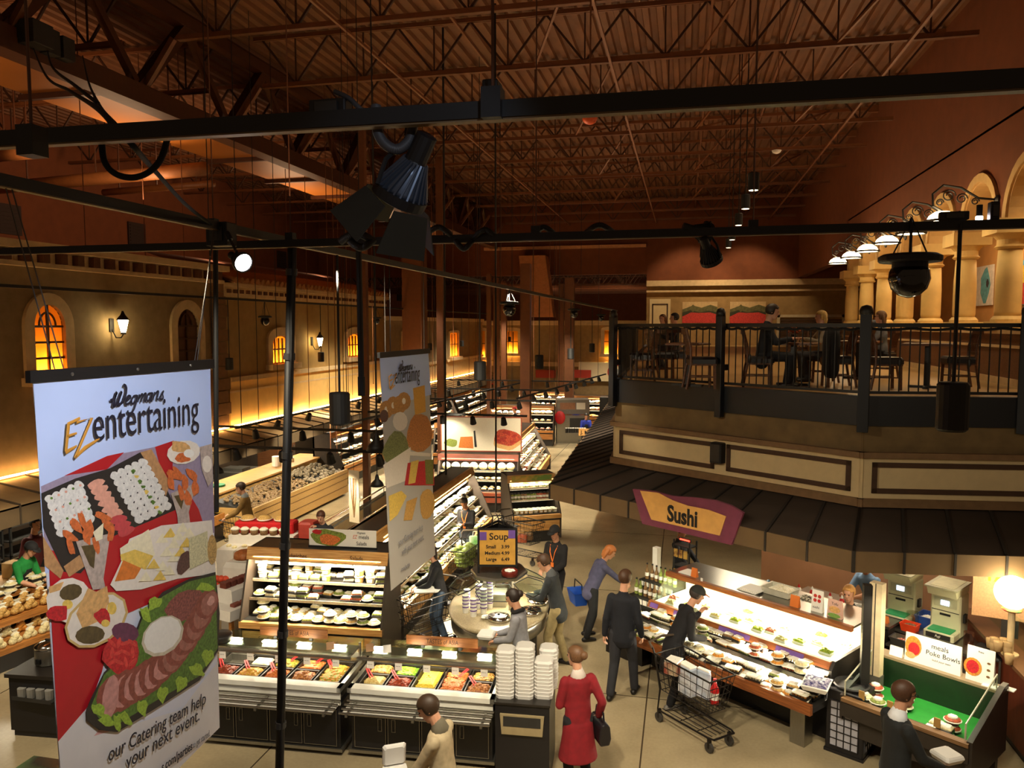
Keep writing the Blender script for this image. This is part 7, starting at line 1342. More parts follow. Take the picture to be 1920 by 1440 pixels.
for r, y in enumerate((.82, .98)): row_of(M, rad(78), .1, 2.2, y, .952, 10, ['bowl', 'box'], ['cream', 'cream', 'tan'], f'{("front", "back")[r]} row on the bread rack top', 'pale packs on the bread rack top', 'the black cabinet', skip=.05, scale=1.2, stack=.4)
lamp('SPOT', (-8.6, 9.6, 3.3), 160, CREAM, (-10.6, 10.2, .6), .1, spot=70)
# dark bakery racks behind
for i, y in enumerate((9.6, 11.2, 12.8)):
    t = thing('bakery_rack', ('tall dark shelving behind the green-shirted worker', 'tall dark shelving half hidden by the large banner', 'tall dark shelving behind the produce case')[i], 'rack', (-14.0, y, 0)); b = B(); [b.box(x, yy, 0, x + .04, yy + .04, 2.1) for x in (0, .56) for yy in (0, 1.4)]; b.build('upright', BLACK, t); [B().box(0, 0, z, .6, 1.44, z + .03).build('shelf', DARKM, t) for z in (.3, .6, .9, 1.2, 1.5, 1.8)]
    for k in range(6): tag(B().rbox(-13.96, y + .15 + .2 * k, 1.23, -13.5, y + .31 + .2 * k, 1.3, .02).build('baking_tray', I('crumb', '9a7a4a', .4, 20)), f'{ORD[k]} tray of loaves on the ' + ('shelving behind the green shirt', 'shelving by the banner', 'shelving behind the produce case')[i], 'tray', f'baking trays {"abc"[i]}')
t = thing('work_table', 'pale worktop in front of the green-shirted worker', 'table', (-11.9, 9.7, 0)); B().box(0, 0, .84, .8, 2.0, .88).build('tabletop', WOODL, t); b = B(); [b.box(x, y, 0, x + .05, y + .05, .84) for x in (.03, .7) for y in (.03, 1.92)]; b.build('frame', DARKM, t)
tag(B().rbox(-11.75, 11.0, .882, -11.45, 11.25, 1.15, .01).build('cardboard_box', mat('cardboard', 'c09a62', .8)), 'cardboard box on the pale worktop by the large banner', 'box')
tag(B().rbox(-11.8, 10.45, .882, -11.5, 10.7, .95, .01).build('blue_white_box', mat('pale_blue_box', '9fc0d8', .6)), 'pale blue box before the green-shirted worker', 'box')
# soup kettle cabinet
t = thing('kettle_cabinet', 'black cabinet with paper cups at the left, below the bread rack', 'cabinet', (-8.5, 7.95, 0), rad(5)); B().box(0, .04, .08, 1.0, .7, .8).build('body', DOORB, t); B().box(-.03, .0, .8, 1.03, .74, .85).build('counter', mat('dark_counter', '26221f', .35), t); B().box(.03, .06, 0, .97, .68, .08).build('plinth', DOORB, t)
MK = Matrix.Translation((-8.5, 7.95, 0)) @ Matrix.Rotation(rad(5), 4, 'Z')
for x, y, lab in ((.3, .4, 'round steel soup warmer on the black cabinet at the left'), (.75, .45, 'second steel soup warmer half hidden by the large banner')):
    o = thing('soup_warmer', lab, 'kettle', tuple(MK @ Vector((x, y, .85)))); B().lathe([(.16, 0), (.17, .02), (.17, .2), (.165, .22)], n=24).build('pot', STEEL, o, True); B().lathe([(.175, .22), (.17, .25), (.1, .29), (.02, .3)], n=24).build('lid', CHROME, o, True); B().bar((-.05, 0, .31), (.05, 0, .31), .02).build('lid_handle', BLACK, o); B().box(-.03, -.19, .05, .03, -.165, .11).build('dial', BLACK, o)
for k in range(4): tag(B(MK).lathe([(.05, .0), (.055, .12)], (.2 + .13 * k, .02, .55), 10).build('paper_cup', mat('hazy_cup', '8f8d88', .5)), f'{ORD[k]} paper cup in the holder on the black cabinet front', 'cup', 'cups on the black cabinet front')
t = thing('cup_holder', 'thin shelf holding cups on the black cabinet front', 'holder', tuple(MK @ Vector((.4, .0, .53)))); B().box(-.3, -.06, 0, .3, .06, .018).build('shelf', DARKM, t); B().box(-.3, -.065, 0, .3, -.06, .05).build('lip', DARKM, t)
tag(B().box(-6.9, 6.35, 0, -5.6, 6.75, atY(50, 1432, 6.6).z).build('glass_top_case', mat('glass_case_body', '3a3a34', .2, color2='6a8a5a', scale=2)), 'top corner of a glass-topped case at the lower picture edge', 'display case')
# pastry tables
t = thing('pastry_table', 'wooden table with white cloth beside the sandwich case', 'table', (-7.3, 11.35, 0), rad(75)); B().box(-.55, -.42, .72, .55, .42, .77).build('tabletop', WOODM, t); [B().box(x - .03, y - .03, 0, x + .03, y + .03, .72).build('leg', WOODM, t) for x in (-.48, .48) for y in (-.36, .36)]
CLW = mat('white_table_linen', 'dcd6cc', .9, var=.05, bump=.2)
o = B(); o.rings([[(sx * w, sy * d, z) for sx, sy in ((-1, -1), (1, -1), (1, 1), (-1, 1))] for w, d, z in ((.6, .46, .62), (.57, .44, .776), (.5, .38, .782))]); MTb = Matrix.Translation((-7.3, 11.35, 0)) @ Matrix.Rotation(rad(75), 4, 'Z'); tag(o.build('white_cloth', CLW, None, False, (-7.3, 11.35, 0), rad(75)), 'white cloth draped over the wooden pastry table', 'tablecloth')
o = thing('cake_riser', 'white-draped riser with brown packs on the pastry table', 'riser', tuple(MTb @ Vector((.05, .05, .783))), rad(75)); B().rings([[(sx * w, sy * d, z) for sx, sy in ((-1, -1), (1, -1), (1, 1), (-1, 1))] for w, d, z in ((.4, .3, 0), (.36, .24, .2), (.34, .2, .22))]).build('draped_riser', CLW, o)
for k in range(5): tag(B(MTb).rbox(-.3 + .13 * k, -.05, 1.005, -.19 + .13 * k, .1, 1.1, .01).build('cake_pack', I('choc', '6a2f22', .3)), f'{ORD[k]} dark red cake pack on the white riser', 'cake', 'cake packs on the white riser')
for k in range(4): tag(B(MTb).rbox(-.42 + .2 * k, -.37, .784, -.25 + .2 * k, -.26, .83, .01).build('cookie_box', I('choc2', '7a4030', .3)), f'{ORD[k]} dark box at the front of the pastry table', 'box', 'boxes along the pastry table front')
o = thing('cake_dome', 'round cake under clear wrap beside the sandwich case', 'cake', tuple(atZ(458, 1042, 1.25))); B().lathe([(.17, -.04), (.18, 0), (.17, .06), (.1, .1), (.02, .11)], n=20).build('cake', I('glazed', 'c0703a', .35, 15), o, True); B().lathe([(.2, -.05), (.2, -.04)], n=20).build('board', LABELM, o); B().lathe([(.19, -.04), (.19, .08), (.1, .16), (.01, .18)], n=20).build('clear_dome', glassmat('wrap', (.95, .93, .9), .85), o)
q = atZ(458, 1042, 1.25); tag(B().rings([[(q.x + sx * w, q.y + sy * w, z) for sx, sy in ((-1, -1), (1, -1), (1, 1), (-1, 1))] for w, z in ((.3, 0), (.26, 1.1), (.22, 1.19))]).build('draped_pedestal', CLW), 'tall white-draped pedestal under the wrapped cake', 'pedestal')
# table with red cloth and jars
t = thing('red_display', 'stepped display draped in red and white cloth behind the sandwich case', 'table', (-8.3, 13.75, 0), rad(8)); B().box(-.7, -.5, 0, .75, .6, .95).build('white_step', CLW, t); B().box(-.65, -.05, .95, .7, .55, 1.12).build('upper_step', CLW, t); B().rbox(-.62, .15, 1.12, .62, .5, 1.34, .03).build('red_riser', mat('scarlet_cloth', 'c01016', .8), t); MR = Matrix.Translation((-8.3, 13.75, 0)) @ Matrix.Rotation(rad(8), 4, 'Z')
for k in range(6):
    o = thing('cookie_jar', f'{ORD[k]} clear tub of brown sweets before the red riser', 'jar', tuple(MR @ Vector((-.55 + .2 * k, .05, 1.121))), 0, 'tubs of sweets before the red riser'); B().lathe([(.07, 0), (.085, .1)], n=14).build('contents', FOODC['brown'], o, True); B().lathe([(.09, .1), (.09, .12), (.05, .15), (.01, .15)], n=14).build('lid', LID, o)
for k in range(3): o = thing('cookie_dome', f'{ORD[k]} domed pack of biscuits on top of the red riser', 'pack', tuple(MR @ Vector((-.4 + .36 * k, .32, 1.341))), 0, 'domed packs on the red riser'); B().lathe([(.13, 0), (.15, .04), (.1, .1), (.01, .12)], n=14).build('biscuits', FOODC['tan'], o, True); B().lathe([(.155, .03), (.155, .045)], n=14).build('tray', LABELM, o)
for k in range(8): tag(B(MR).lathe([(.05, 0), (.055, .03), (.03, .045)], (-.55 + .16 * k, -.25 - .1 * (k % 2), .952), 10).build('pie_tin', FOODC['cream']), f'{ORD[k]} small pale pie on the white cloth before the red riser', 'pie', 'small pies on the white cloth')
tag(B().rbox(-7.62, 14.0, 0, -7.28, 14.35, 1.36, .04).build('red_chair_back', mat('salmon_red', 'a8382a', .6)), 'salmon-red upright stand beside the red riser', 'stand')
for i in range(10): 
    p = atZ(406 + (i % 3) * 9, 1085 + (i // 3) * 14, .9 - .1 * (i // 3)); tag(B().ell((0, 0, 0), (.07, .07, .06), 10, 7).build('tomato_bag', I('tomato', 'cf4a2a', .25, 20), None, True, tuple(p)), f'{ORD[i]} bag of red tomatoes in the basket beside the large banner', 'tomatoes', 'red tomato bags beside the banner')
p = atZ(412, 1130, 0); tag(B().rings([[(p.x + sx * w, p.y - .35 + sy * .3, z) for sx, sy in ((-1, -1), (1, -1), (1, 1), (-1, 1))] for w, z in ((.18, 0), (.24, .55))]).build('tomato_basket', WOODM), 'wooden basket of red tomatoes beside the large banner', 'basket')
# produce
PB_ = planks('pine_board', 'c9a264', 'b38a4c'); t = thing('produce_bin', 'long slanted pine-board bin of mushrooms along the aisle', 'bin', (-10.35, 16.9, 0)); B().box(-.06, 0, .08, 0, 5.4, .82).build('board_front', PB_, t); B().box(-.06, 0, .08, 0, .0, .8).box(-1.1, -.05, .08, 0, 0, .8).build('board_end', PB_, t); B().prism([(-.06, .7), (-1.1, .95), (-1.1, .1), (-.06, .1)], 0, 5.4, 'xz').build('bed', DARKM, t); b = B(); [b.box(.0, 0, z, .006, 5.4, z + .008) for z in (.3, .52, .7)]; b.build('board_joint', WOODD, t)
def pile(nm, lab, cat_, x0, x1, y0, y1, z0, z1, n, r, m):
    b = B()
    for i in range(n):
        u, v = random.random(), random.random(); q = r * random.uniform(.7, 1.2); b.ell((x0 + (x1 - x0) * u, y0 + (y1 - y0) * v, z0 + (z1 - z0) * u + random.random() * r * .8), (q, q, q * .8), 7, 5)
    return tag(b.build(nm, m, None, True), lab, cat_, None, 'stuff')
random.seed(5)
pile('mushrooms', 'loose white and brown mushrooms heaped in the pine-board bin', 'mushrooms', -10.45, -11.35, 17.0, 20.2, .74, .97, 700, .042, FM('mushroom', 'a58a5c', '6a482a')); pile('potatoes', 'packs and dark tubs in the far half of the pine-board bin', 'vegetables', -10.45, -11.35, 20.3, 22.2, .74, .97, 160, .06, FM('darkpot', '5a4a3a', 'b0a080'))
t = thing('prep_counter', 'long pale wooden worktop behind the mushroom bin', 'counter', (-12.7, 16.8, 0)); B().box(0, 0, .1, .85, 6.8, .95).build('cabinet', PB_, t); B().box(-.05, -.05, .95, .95, 6.9, 1.0).build('worktop', WOODL, t)
for i, (y, h, lab) in enumerate(((18.3, .05, 'green cutting mat on the pale worktop'), (21.4, .3, 'white paper roll on the pale worktop'), (22.2, .12, 'small white tub on the pale worktop'))):
    tag(B().cyl((-12.3, y, 1.0), (-12.3, y, 1.0 + h), .14 if i else .2, n=14).build(('cutting_mat', 'paper_roll', 'white_tub')[i], GRN if i == 0 else LABELM), lab, ('mat', 'paper roll', 'tub')[i])
t = thing('produce_case', 'low lit case of greens and yellow fruit at the man with the tan jacket', 'display case', (-12.3, 13.2, 0)); B().box(0, 0, 0, 1.1, 4.2, .55).build('base', DOORB, t); B().prism([(0, .95), (1.1, .6), (1.1, .5), (0, .5)], 0, 4.2, 'xz').build('bed', CASEI, t); B().box(1.1, 0, .45, 1.15, 4.2, .68).build('wood_lip', WOODM, t)
for i in range(6):
    y = 13.3 + .68 * i; pile('fruit', f'{ORD[i]} heap of {("green", "pale", "yellow", "green", "pale", "yellow")[i]} produce in the low case from the banner end', 'produce', -11.3, -12.2, y, y + .6, .66, .98, 60, .07, (FM('greens2', '7fa23a', 'c9cf8a'), FM('pale2', 'e0dcb8', 'c0c890'), FM('lemon', 'e0b02e', 'e8c85a'))[i % 3])
lamp('SPOT', (-9.6, 14.6, 3.4), 260, CREAM, (-11.6, 15.3, .7), .1, spot=75); lamp('SPOT', (-8.8, 18.8, 3.4), 300, CREAM, (-11.0, 19.4, .7), .1, spot=80); lamp('SPOT', (-10.6, 22.5, 3.0), 160, CREAM, (-12.6, 21.5, .9), .1, spot=80)
# dark prep equipment beneath the awning
for i, (x, y, w, d, h, m, lab) in enumerate(((-14.2, 15.6, .7, 1.2, 1.25, DARKM, 'dark steel cooler under the awning behind the tan jacket'), (-14.2, 17.2, .7, 1.2, 1.3, mat('pale_fridge', 'c9c09a', .5), 'pale tall cabinet under the awning'), (-14.3, 19.0, .8, 1.0, 1.1, DARKM, 'black prep station under the awning'), (-14.3, 23.6, .8, 1.2, 1.5, planks('brown_wainscot', '6e4524', '5a3419'), 'brown cabinet under the awning before the meat cases'), (-13.8, 20.6, .8, 1.1, .9, STEEL, 'steel sink bench under the awning'))):
    t = thing('kitchen_unit', lab, 'cabinet', (x, y, 0)); B().rbox(0, 0, 0, w, d, h, .02).build('cabinet', m, t); B().box(w, .05, .12, w + .02, d - .05, h - .1).build('door', m, t); B().box(w + .02, d - .18, h * .5, w + .05, d - .14, h * .75).build('handle', STEEL, t); B().box(.06, .1, h, w - .06, d * .5, h + .1).build('top_tray', WHITE if i % 2 else STEEL, t)
# meat and fish cases along the rear left
for i, (y0, n_) in enumerate(((23.2, 9), (30.2, 9), (37, 7))):
    t, M = cwall(('bright meat case under the awning beyond the mushroom bin', 'bright fish case under the awning past the middle column', 'bright dairy case under the awning near the rear wall')[i], (-10.9, y0, 0), rad(90), 6.4, 1.1, [(.7, .06, .7), (1.05, .3, .8), (1.38, .45, .9)], 1.8, .45, .7, wood=WOODM, light=220)
    for nm, z, y in (('bottom', .7, .15), ('bottom back', .7, .35), ('second', 1.05, .38), ('top', 1.38, .53)): row_of(M, rad(90), .1, 6.3, y, z + .002, 22, ['box', 'bowl', 'sushi'], ['cream', 'red', 'orange', 'tan'], f'{nm} shelf, ' + ('meat case', 'fish case', 'dairy case')[i] + ' below awning', ('meat', 'fish', 'dairy')[i] + ' case packs', 'the front end', scale=1.3, skip=.05, nm=('meat_pack', 'fish_pack', 'dairy_pack')[i])
# rear islands in the middle
for i, (x, y, L, rz, lab) in enumerate(((-8.9, 26.4, 2.6, 10, 'rear island case left of the far brown columns'), (-8.6, 33.0, 3.0, 5, 'far lit island case behind the pizza board'), (-5.6, 38.5, 2.4, 0, 'far rear case near the bay window'), (-8.8, 40.4, 3.0, 0, 'rearmost lit case on the left'), (-2.6, 40.5, 2.6, 0, 'rear case below the far square window'))):
    t, M = cwall(lab, (x, y, 0), rad(rz), L, 1.0, [(.7, .06, .7), (1.05, .3, .8), (1.38, .45, .9)], 1.75, .45, .7, wood=WOODM, light=170)
    for nm, z, yy in (('bottom', .7, .2), ('second', 1.05, .4), ('top', 1.38, .55)): row_of(M, rad(rz), .1, L - .1, yy, z + .002, 10, ['box', 'bowl', 'bread'], ['cream', 'red', 'orange', 'tan'], f'{nm} shelf, ' + ('left of far columns', 'behind pizza board', 'near bay window', 'rearmost case', 'below square window')[i], f'packs in the {lab}'[:60], 'the left end', scale=1.5, skip=.05, nm='grocery_pack')
# blue olive bar / market counter
t = thing('market_counter', 'wooden counter reading Market beside the awning tip', 'counter', (-3.75, 28.1, 0), rad(20)); B().prism([(-.5, .3), (.5, .3), (.55, .85), (-.6, .85)], 0, 1.3, 'yz').build('wood_body', WOODM, t); B().box(.1, -.4, 0, 1.2, .45, .3).build('base', DOORB, t); B().prism([(-.55, .86), (.5, 1.05), (.5, 1.02), (-.55, .83)], .05, 1.25, 'yz').build('slanted_tray', CASEI, t)
MM = Matrix.Translation((-3.75, 28.1, 0)) @ Matrix.Rotation(rad(20), 4, 'Z')
for r in range(2): row_of(MM, rad(20), .15, 1.15, -.35 + .3 * r, .9 + .07 * r, 5, ['box'], ['cream', 'red'], f'{("front", "back")[r]} row of the Market counter tray', 'packs on the Market counter tray', 'the cheese case', scale=1.2)
o = thing('market_sign', 'pale wooden board reading J. Market in front of the blue-shirted worker', 'sign', tuple(atZ(1085, 812, 1.05)), rad(8)); B().box(0, -.02, -.1, .95, .02, .18).build('sign_board', WOODL, o); text('lettering', 'J. Market', .2, BLACK, o, frame((.08, -.023, -.03), (1, 0, 0), (0, 0, 1)), ext=.001, bold=.004); B().box(.1, 0, -1.05, .14, .03, -.1).box(.8, 0, -1.05, .84, .03, -.1).build('leg', DARKM, o)
t = thing('ice_table', 'bright white iced table before the blue-shirted worker', 'table', tuple(atZ(1075, 800, 0) + Vector((.2, .4, 0))), rad(10)); B().box(-.9, -.4, .75, 1.0, .5, .95).build('ice_bed', mat('crushed_ice', 'eef0ea', .4, bump=.3), t); B().box(-.85, -.35, 0, .95, .45, .75).build('cabinet', WOODM, t)
for k in range(9): o = thing('spice_jar', f'{ORD[k]} dark jar in the rack before the blue-shirted worker', 'jar', tuple(atZ(1062 + 4.3 * k, 806, 1.08)), 0, 'jars in the rack by the market counter'); B().lathe([(.05, -.12), (.05, .06)], n=10).build('glass', CASEB, o); B().lathe([(.045, .06), (.045, .09)], n=10).build('lid', LABELM, o)
t = thing('steel_oven', 'steel rotisserie oven with a red sign behind the market counter', 'oven', (-4.9, 34.4, 0), rad(12)); B().rbox(-.75, 0, 0, .75, .8, 2.0, .02).build('housing', STEEL, t); B().box(-.15, -.02, .5, .6, 0, 1.15).build('door', DARKM, t); B().box(-.6, -.015, 1.55, .1, 0, 1.85).build('display', mat('copper_panel', 'a8785a', .4), t); B().box(.15, -.015, 1.55, .55, 0, 1.85).build('notice', LABELM, t); B().box(-.7, -.04, 1.28, .7, 0, 1.34).build('handle_bar', CHROME, t); o = tag(B().ell((0, 0, 0), (.24, .04, .3), 16, 10).build('red_sign', RED, None, True, tuple(atZ(1050, 783, 1.2))), 'round red hanging sign in front of the steel oven', 'sign')
struct(B().box(-3.9, 36.2, 0, -2.4, 36.8, 1.95).build('wall_market_block', CASEB)); tag(B().rbox(-6.5, 34.6, 0, -5.9, 35.2, 1.6, .02).build('dark_cooler', CASEB), 'dark cooler left of the steel oven', 'cooler')
t, M = cwall('dark cooler of white cartons beside the mezzanine corner', (-2.45, 34.6, 0), rad(95), 1.8, .9, [(.5, .1, .7), (.85, .2, .75), (1.2, .3, .8), (1.5, .35, .8)], 2.1, .3, .5, light=40)
for nm, z in (('bottom', .5), ('second', .85), ('third', 1.2), ('top', 1.5)): row_of(M, rad(100), .1, 1.7, .38, z, 6, ['tub', 'box'], ['cream'], f'{nm} shelf of the white carton cooler', 'cartons in the rear cooler', 'the aisle', scale=1.5)
o = thing('round_logo_sign', 'cream sign with a red ring emblem high on the rear wall', 'sign', tuple(atY(1130, 697, 44.37)), 0); B().box(-1.4, -.03, -.55, 1.4, .24, .55).build('sign_panel', I('cream_print', 'e8d8b0', .1), o); b = B(); b.tube([(.75 + .42 * cos(q), -.05, .42 * sin(q)) for q in [2 * pi * i / 24 for i in range(24)]], .05, 6, closed=True); b.build('red_ring', RED, o); b = B(); b.lathe([(.2, 0), (.2, .02)], n=16); b.build('grey_disc', mat('grey_print', '8a8f96', .6), o).matrix_local = Matrix.Translation((.75, -.03, 0)) @ Matrix.Rotation(pi / 2, 4, 'X')
for i, (x0, x1, yy) in enumerate(((880, 930, 713), (1005, 1040, 700), (1075, 1108, 700))): p, q = atY(x0, yy, 44.2), atY(x1, yy, 44.2); tag(B().box(p.x, 44.1, p.z - .25, q.x, 44.6, p.z + .2).build('red_fascia', I('red_fascia', 'a8301e', .15)), f'{("first", "second", "third")[i]} long red fascia board on the rear wall from the left', 'fascia', 'red fascia boards on the rear wall')
# long low freezer between the wing case and the mushroom aisle
t = thing('chest_freezer', 'long dark open chest with chrome rail behind the small banner', 'freezer', (-7.0, 14.9, 0), rad(92)); B().box(0, 0, 0, 4.6, .8, .82).build('chest', CASEB, t); B().box(.05, .05, .82, 4.55, .75, .84).build('glass_top', mat('dark_glass_top', '2e3430', .12), t); b = B(); [b.cyl((0, y, .95), (4.6, y, .95), .02, n=8) for y in (.02, .78)]; [b.cyl((x, y, .8), (x, y, .95), .015, n=6) for x in (.1, 2.3, 4.5) for y in (.02, .78)]; b.build('rail', CHROME, t); B().box(-.02, -.02, .3, 4.62, .0, .36).build('bumper', STEEL, t)
for i, (px, y0, y1, D) in enumerate(((664, 890, 972, 14.5),)): o = thing('hanging_print', 'narrow botanical print hanging over the pine-board aisle', 'print', tuple(V3(px, (y0 + y1) / 2, D)), rad(-20)); B().box(-.13, -.005, -.5, .13, .005, .5).build('sheet', I('botanical_paper', 'cfc0a0', .08), o); b = B(); [b.tube([(.0, -.008, -.4), (random.uniform(-.06, .06), -.008, 0), (random.uniform(-.09, .09), -.008, .35)], [(.012, .002)] * 3, 5) for k in range(6)]; b.build('plant_print', FOODC['brown'], o); B().cyl((0, 0, .5), (0, 0, 12.09 - o.location.z), .004, n=5).build('cord', BLACK, o)
# ---- lower lighting rails and track heads
def lrail(lab, p, q): o = thing('track_rail', lab, 'rail', (0, 0, 0)); B().bar(p, q, .045, .05).build('channel', PIPE, o); n = max(2, int((Vector(q) - Vector(p)).length / 3)); b = B(); [b.cyl(Vector(p).lerp(Vector(q), (i + .5) / n), Vector(p).lerp(Vector(q), (i + .5) / n) + Vector((0, 0, 8.9)), .008, n=5) for i in range(n)]; b.build('hanger', PIPE, o)
ZR = 3.1
lrail('low track rail crossing in front of the mushroom bin', (-9.2, 12.7, ZR), (-4.4, 12.7, ZR)); lrail('low track rail slanting above the pizza board', (-7.6, 16.0, ZR), (-6.2, 30, ZR)); lrail('low track rail over the round loaves, nearer of two', (-8.6, 18.6, ZR), (-3.8, 18.6, ZR)); lrail('low track rail over the round loaves, farther of two', (-9, 22.4, ZR), (-4.2, 22.4, ZR)); lrail('low track rail crossing behind the rust-brown column', (-10, 26.2, ZR), (-4.5, 26.2, ZR)); lrail('low track rail above the rear island cases', (-10, 30.5, ZR), (-3.5, 30.5, ZR)); lrail('low track rail over the market counter', (-4.8, 22, ZR + .1), (-3.4, 34, ZR + .1)); lrail('low track rail before the cream shop front awning', (-9.6, 15, ZR), (-9.6, 26, ZR)); lrail('low track rail crossing above the mushroom bin', (-10.2, 15.2, ZR), (-6.0, 15.2, ZR))
tp = None; hi = 0
def head(x, y, z, tgt, lit, e, lab):
    global tp
    if tp is None:
        tp = thing('track_spotlight', lab, 'spotlight', (x, y, z), 0, 'track spotlights on the low rails'); B().cyl((0, 0, 0), (0, 0, -.1), .012, n=6).build('stem', BLACK, tp); b = B(axisM((0, 0, -.12), (.3, .2, -.8))); b.lathe([(.04, -.1), (.06, -.08), (.085, .1), (.08, .1), (.05, .06)], n=14, caps=False); b.lathe([(.01, -.1), (.04, -.1)], n=14); b.build('shade', BLACK, tp); B(axisM((0, 0, -.12), (.3, .2, -.8))).lathe([(.06, .07), (.06, .075)], n=14).build('lens', mat('spot_lens', 'fff3d8', .3, emit=18, ecol=(1, .88, .66)), tp); o = tp
    else: o = dup(tp, (x, y, z), 0, lab)
    d = Vector(tgt) - Vector((x, y, z)); o.rotation_euler = (0, 0, atan2(d.y, d.x) - atan2(.2, .3))
    if e: lamp('SPOT', tuple(Vector((x, y, z - .25)) + d.normalized() * .12), e, CREAM, tgt, .06, spot=68)
HS = ' track spotlight head on the '
for nm, P, Q, n, tg, e in (('crossing rail before the mushroom bin', (-8.6, 12.7), (-4.8, 12.7), 4, (0, 1.6), 75), ('slanting rail above the pizza board', (-7.5, 17), (-6.3, 29), 8, (1.1, 2.0), 90), ('nearer rail over the round loaves', (-8, 18.6), (-4, 18.6), 5, (0, 2.4), 85), ('farther rail over the round loaves', (-8.6, 22.4), (-4.4, 22.4), 5, (.4, 2.5), 80), ('rail behind the rust-brown column', (-9.6, 26.2), (-5, 26.2), 5, (0, 2.0), 80), ('rail above the rear island cases', (-9.6, 30.5), (-4, 30.5), 6, (0, 2.2), 90), ('rail over the market counter', (-4.7, 23), (-3.5, 33.5), 8, (.3, .6), 80), ('rail before the cream awning', (-9.6, 16), (-9.6, 25.5), 6, (-1.3, .5), 80), ('rail crossing above the mushroom bin', (-9.8, 15.2), (-6.4, 15.2), 3, (-.6, 1.8), 80)):
    for i in range(n):
        f = (i + .5) / n; x, y = P[0] + (Q[0] - P[0]) * f, P[1] + (Q[1] - P[1]) * f; z = ZR + (.1 if 'market' in nm else 0) - .02; head(x, y, z, (x + tg[0], y + tg[1], .7), True, e if i % 2 == 0 else 0, f'{ORD[i]}{HS}{nm}')
# pendant bell lamps seen between the banners
for px, py, D, lab in ((707, 905, 13.2, 'black bell lamp hanging left of the small banner'), (405, 880, 12.5, 'black bell lamp against the edge of the large banner'), (706, 835, 9.0, 'wide black bell lamp below the hanging cylinder speaker')):
    p = V3(px, py, D); o = thing('bell_lamp', lab, 'lamp', tuple(p)); B().lathe([(.02, .14), (.035, .1), (.04, .06), (.1, .0), (.12, -.06), (.11, -.06), (.09, -.01), (.03, .05)], n=18, caps=False).build('lamp_shade', BLACK, o, True); B().cyl((0, 0, .12), (0, 0, 12.09 - p.z), .008, n=5).build('stem', BLACK, o)
# ------------------------------------------------------------------ shopping carts
WIRE = mat('dark_cart_wire', '2a2624', .35, .6)
def shopping_cart(lab, loc, rz, green=False):
    """x to the side, +y is the nose"""
    t = thing('shopping_cart', lab, 'cart', loc, rz); b = B(); T = lambda z: ((z - .45) / .5)
    def ring(z): k = T(z); return [(-.2 - .06 * k, -.38 - .08 * k, z), (.2 + .06 * k, -.38 - .08 * k, z), (.17 + .05 * k, .42 + .12 * k, z), (-.17 - .05 * k, .42 + .12 * k, z)]
    for z in (.45, .57, .69, .81): b.tube(ring(z), .006, 5, closed=True)
    b.tube(ring(.93), .012, 6, closed=True)
    R0, R1 = ring(.45), ring(.93)
    for i in range(4):
        a0, a1 = Vector(R0[i]), Vector(R0[(i + 1) % 4]); c0_, c1_ = Vector(R1[i]), Vector(R1[(i + 1) % 4]); n = 9 if i % 2 else 6
        for k in range(n): f = k / n; b.cyl(a0.lerp(a1, f), c0_.lerp(c1_, f), .0045, n=4)
    for k in range(7): f = k / 6; b.cyl(Vector(R0[0]).lerp(Vector(R0[1]), f), Vector(R0[3]).lerp(Vector(R0[2]), f), .0045, n=4)
    b.build('basket', WIRE, t)
    b = B()
    for s in (-1, 1): b.tube([(s * .26, -.52, 1.02), (s * .25, -.46, .9), (s * .21, -.4, .45), (s * .23, -.42, .16), (s * .2, .5, .2), (s * .17, .58, .2)], .014, 6)
    b.tube([(-.17, .58, .2), (.17, .58, .2)], .014, 6); b.build('frame', WIRE, t)
    b = B(); b.tube([(-.27, -.5, 1.0), (-.26, -.58, 1.05), (0, -.62, 1.07), (.26, -.58, 1.05), (.27, -.5, 1.0)], .017, 8); b.build('handle', mat('cart_handle', '54483c', .35), t)
    b = B(); [b.cyl((x, -.38, .18), (x * .8, .52, .21), .006, n=5) for x in (-.18, -.09, 0, .09, .18)]; [b.cyl((-.2, y, .19), (.2, y, .19), .006, n=5) for y in (-.3, 0, .3)]; b.build('lower_rack', WIRE, t)
    b = B(); [b.cyl((x, -.4, .72), (x, -.24, .9), .005, n=4) for x in (-.18, -.09, 0, .09, .18)]; b.box(-.2, -.42, .7, .2, -.22, .715); b.build('child_seat', WIRE, t)
    for x, y in ((-.22, -.4), (.22, -.4), (-.17, .5), (.17, .5)):
        w = B(); w.cyl((x - .02, y, .065), (x + .02, y, .065), .065, n=14); w = w.build('wheel', mat('grey_rubber', '3a3733', .6), t); B().box(x - .025, y - .015, .06, x + .025, y + .015, .18).build('caster_fork', WIRE, w)
    return t, Matrix.Translation(loc) @ Matrix.Rotation(rz, 4, 'Z')
cp = atZ(1300, 1372, 0); t, MC = shopping_cart('dark wire shopping cart in front of the man leaning at the sushi counter', (cp.x - .02, cp.y + .02, 0), rad(-138)); 
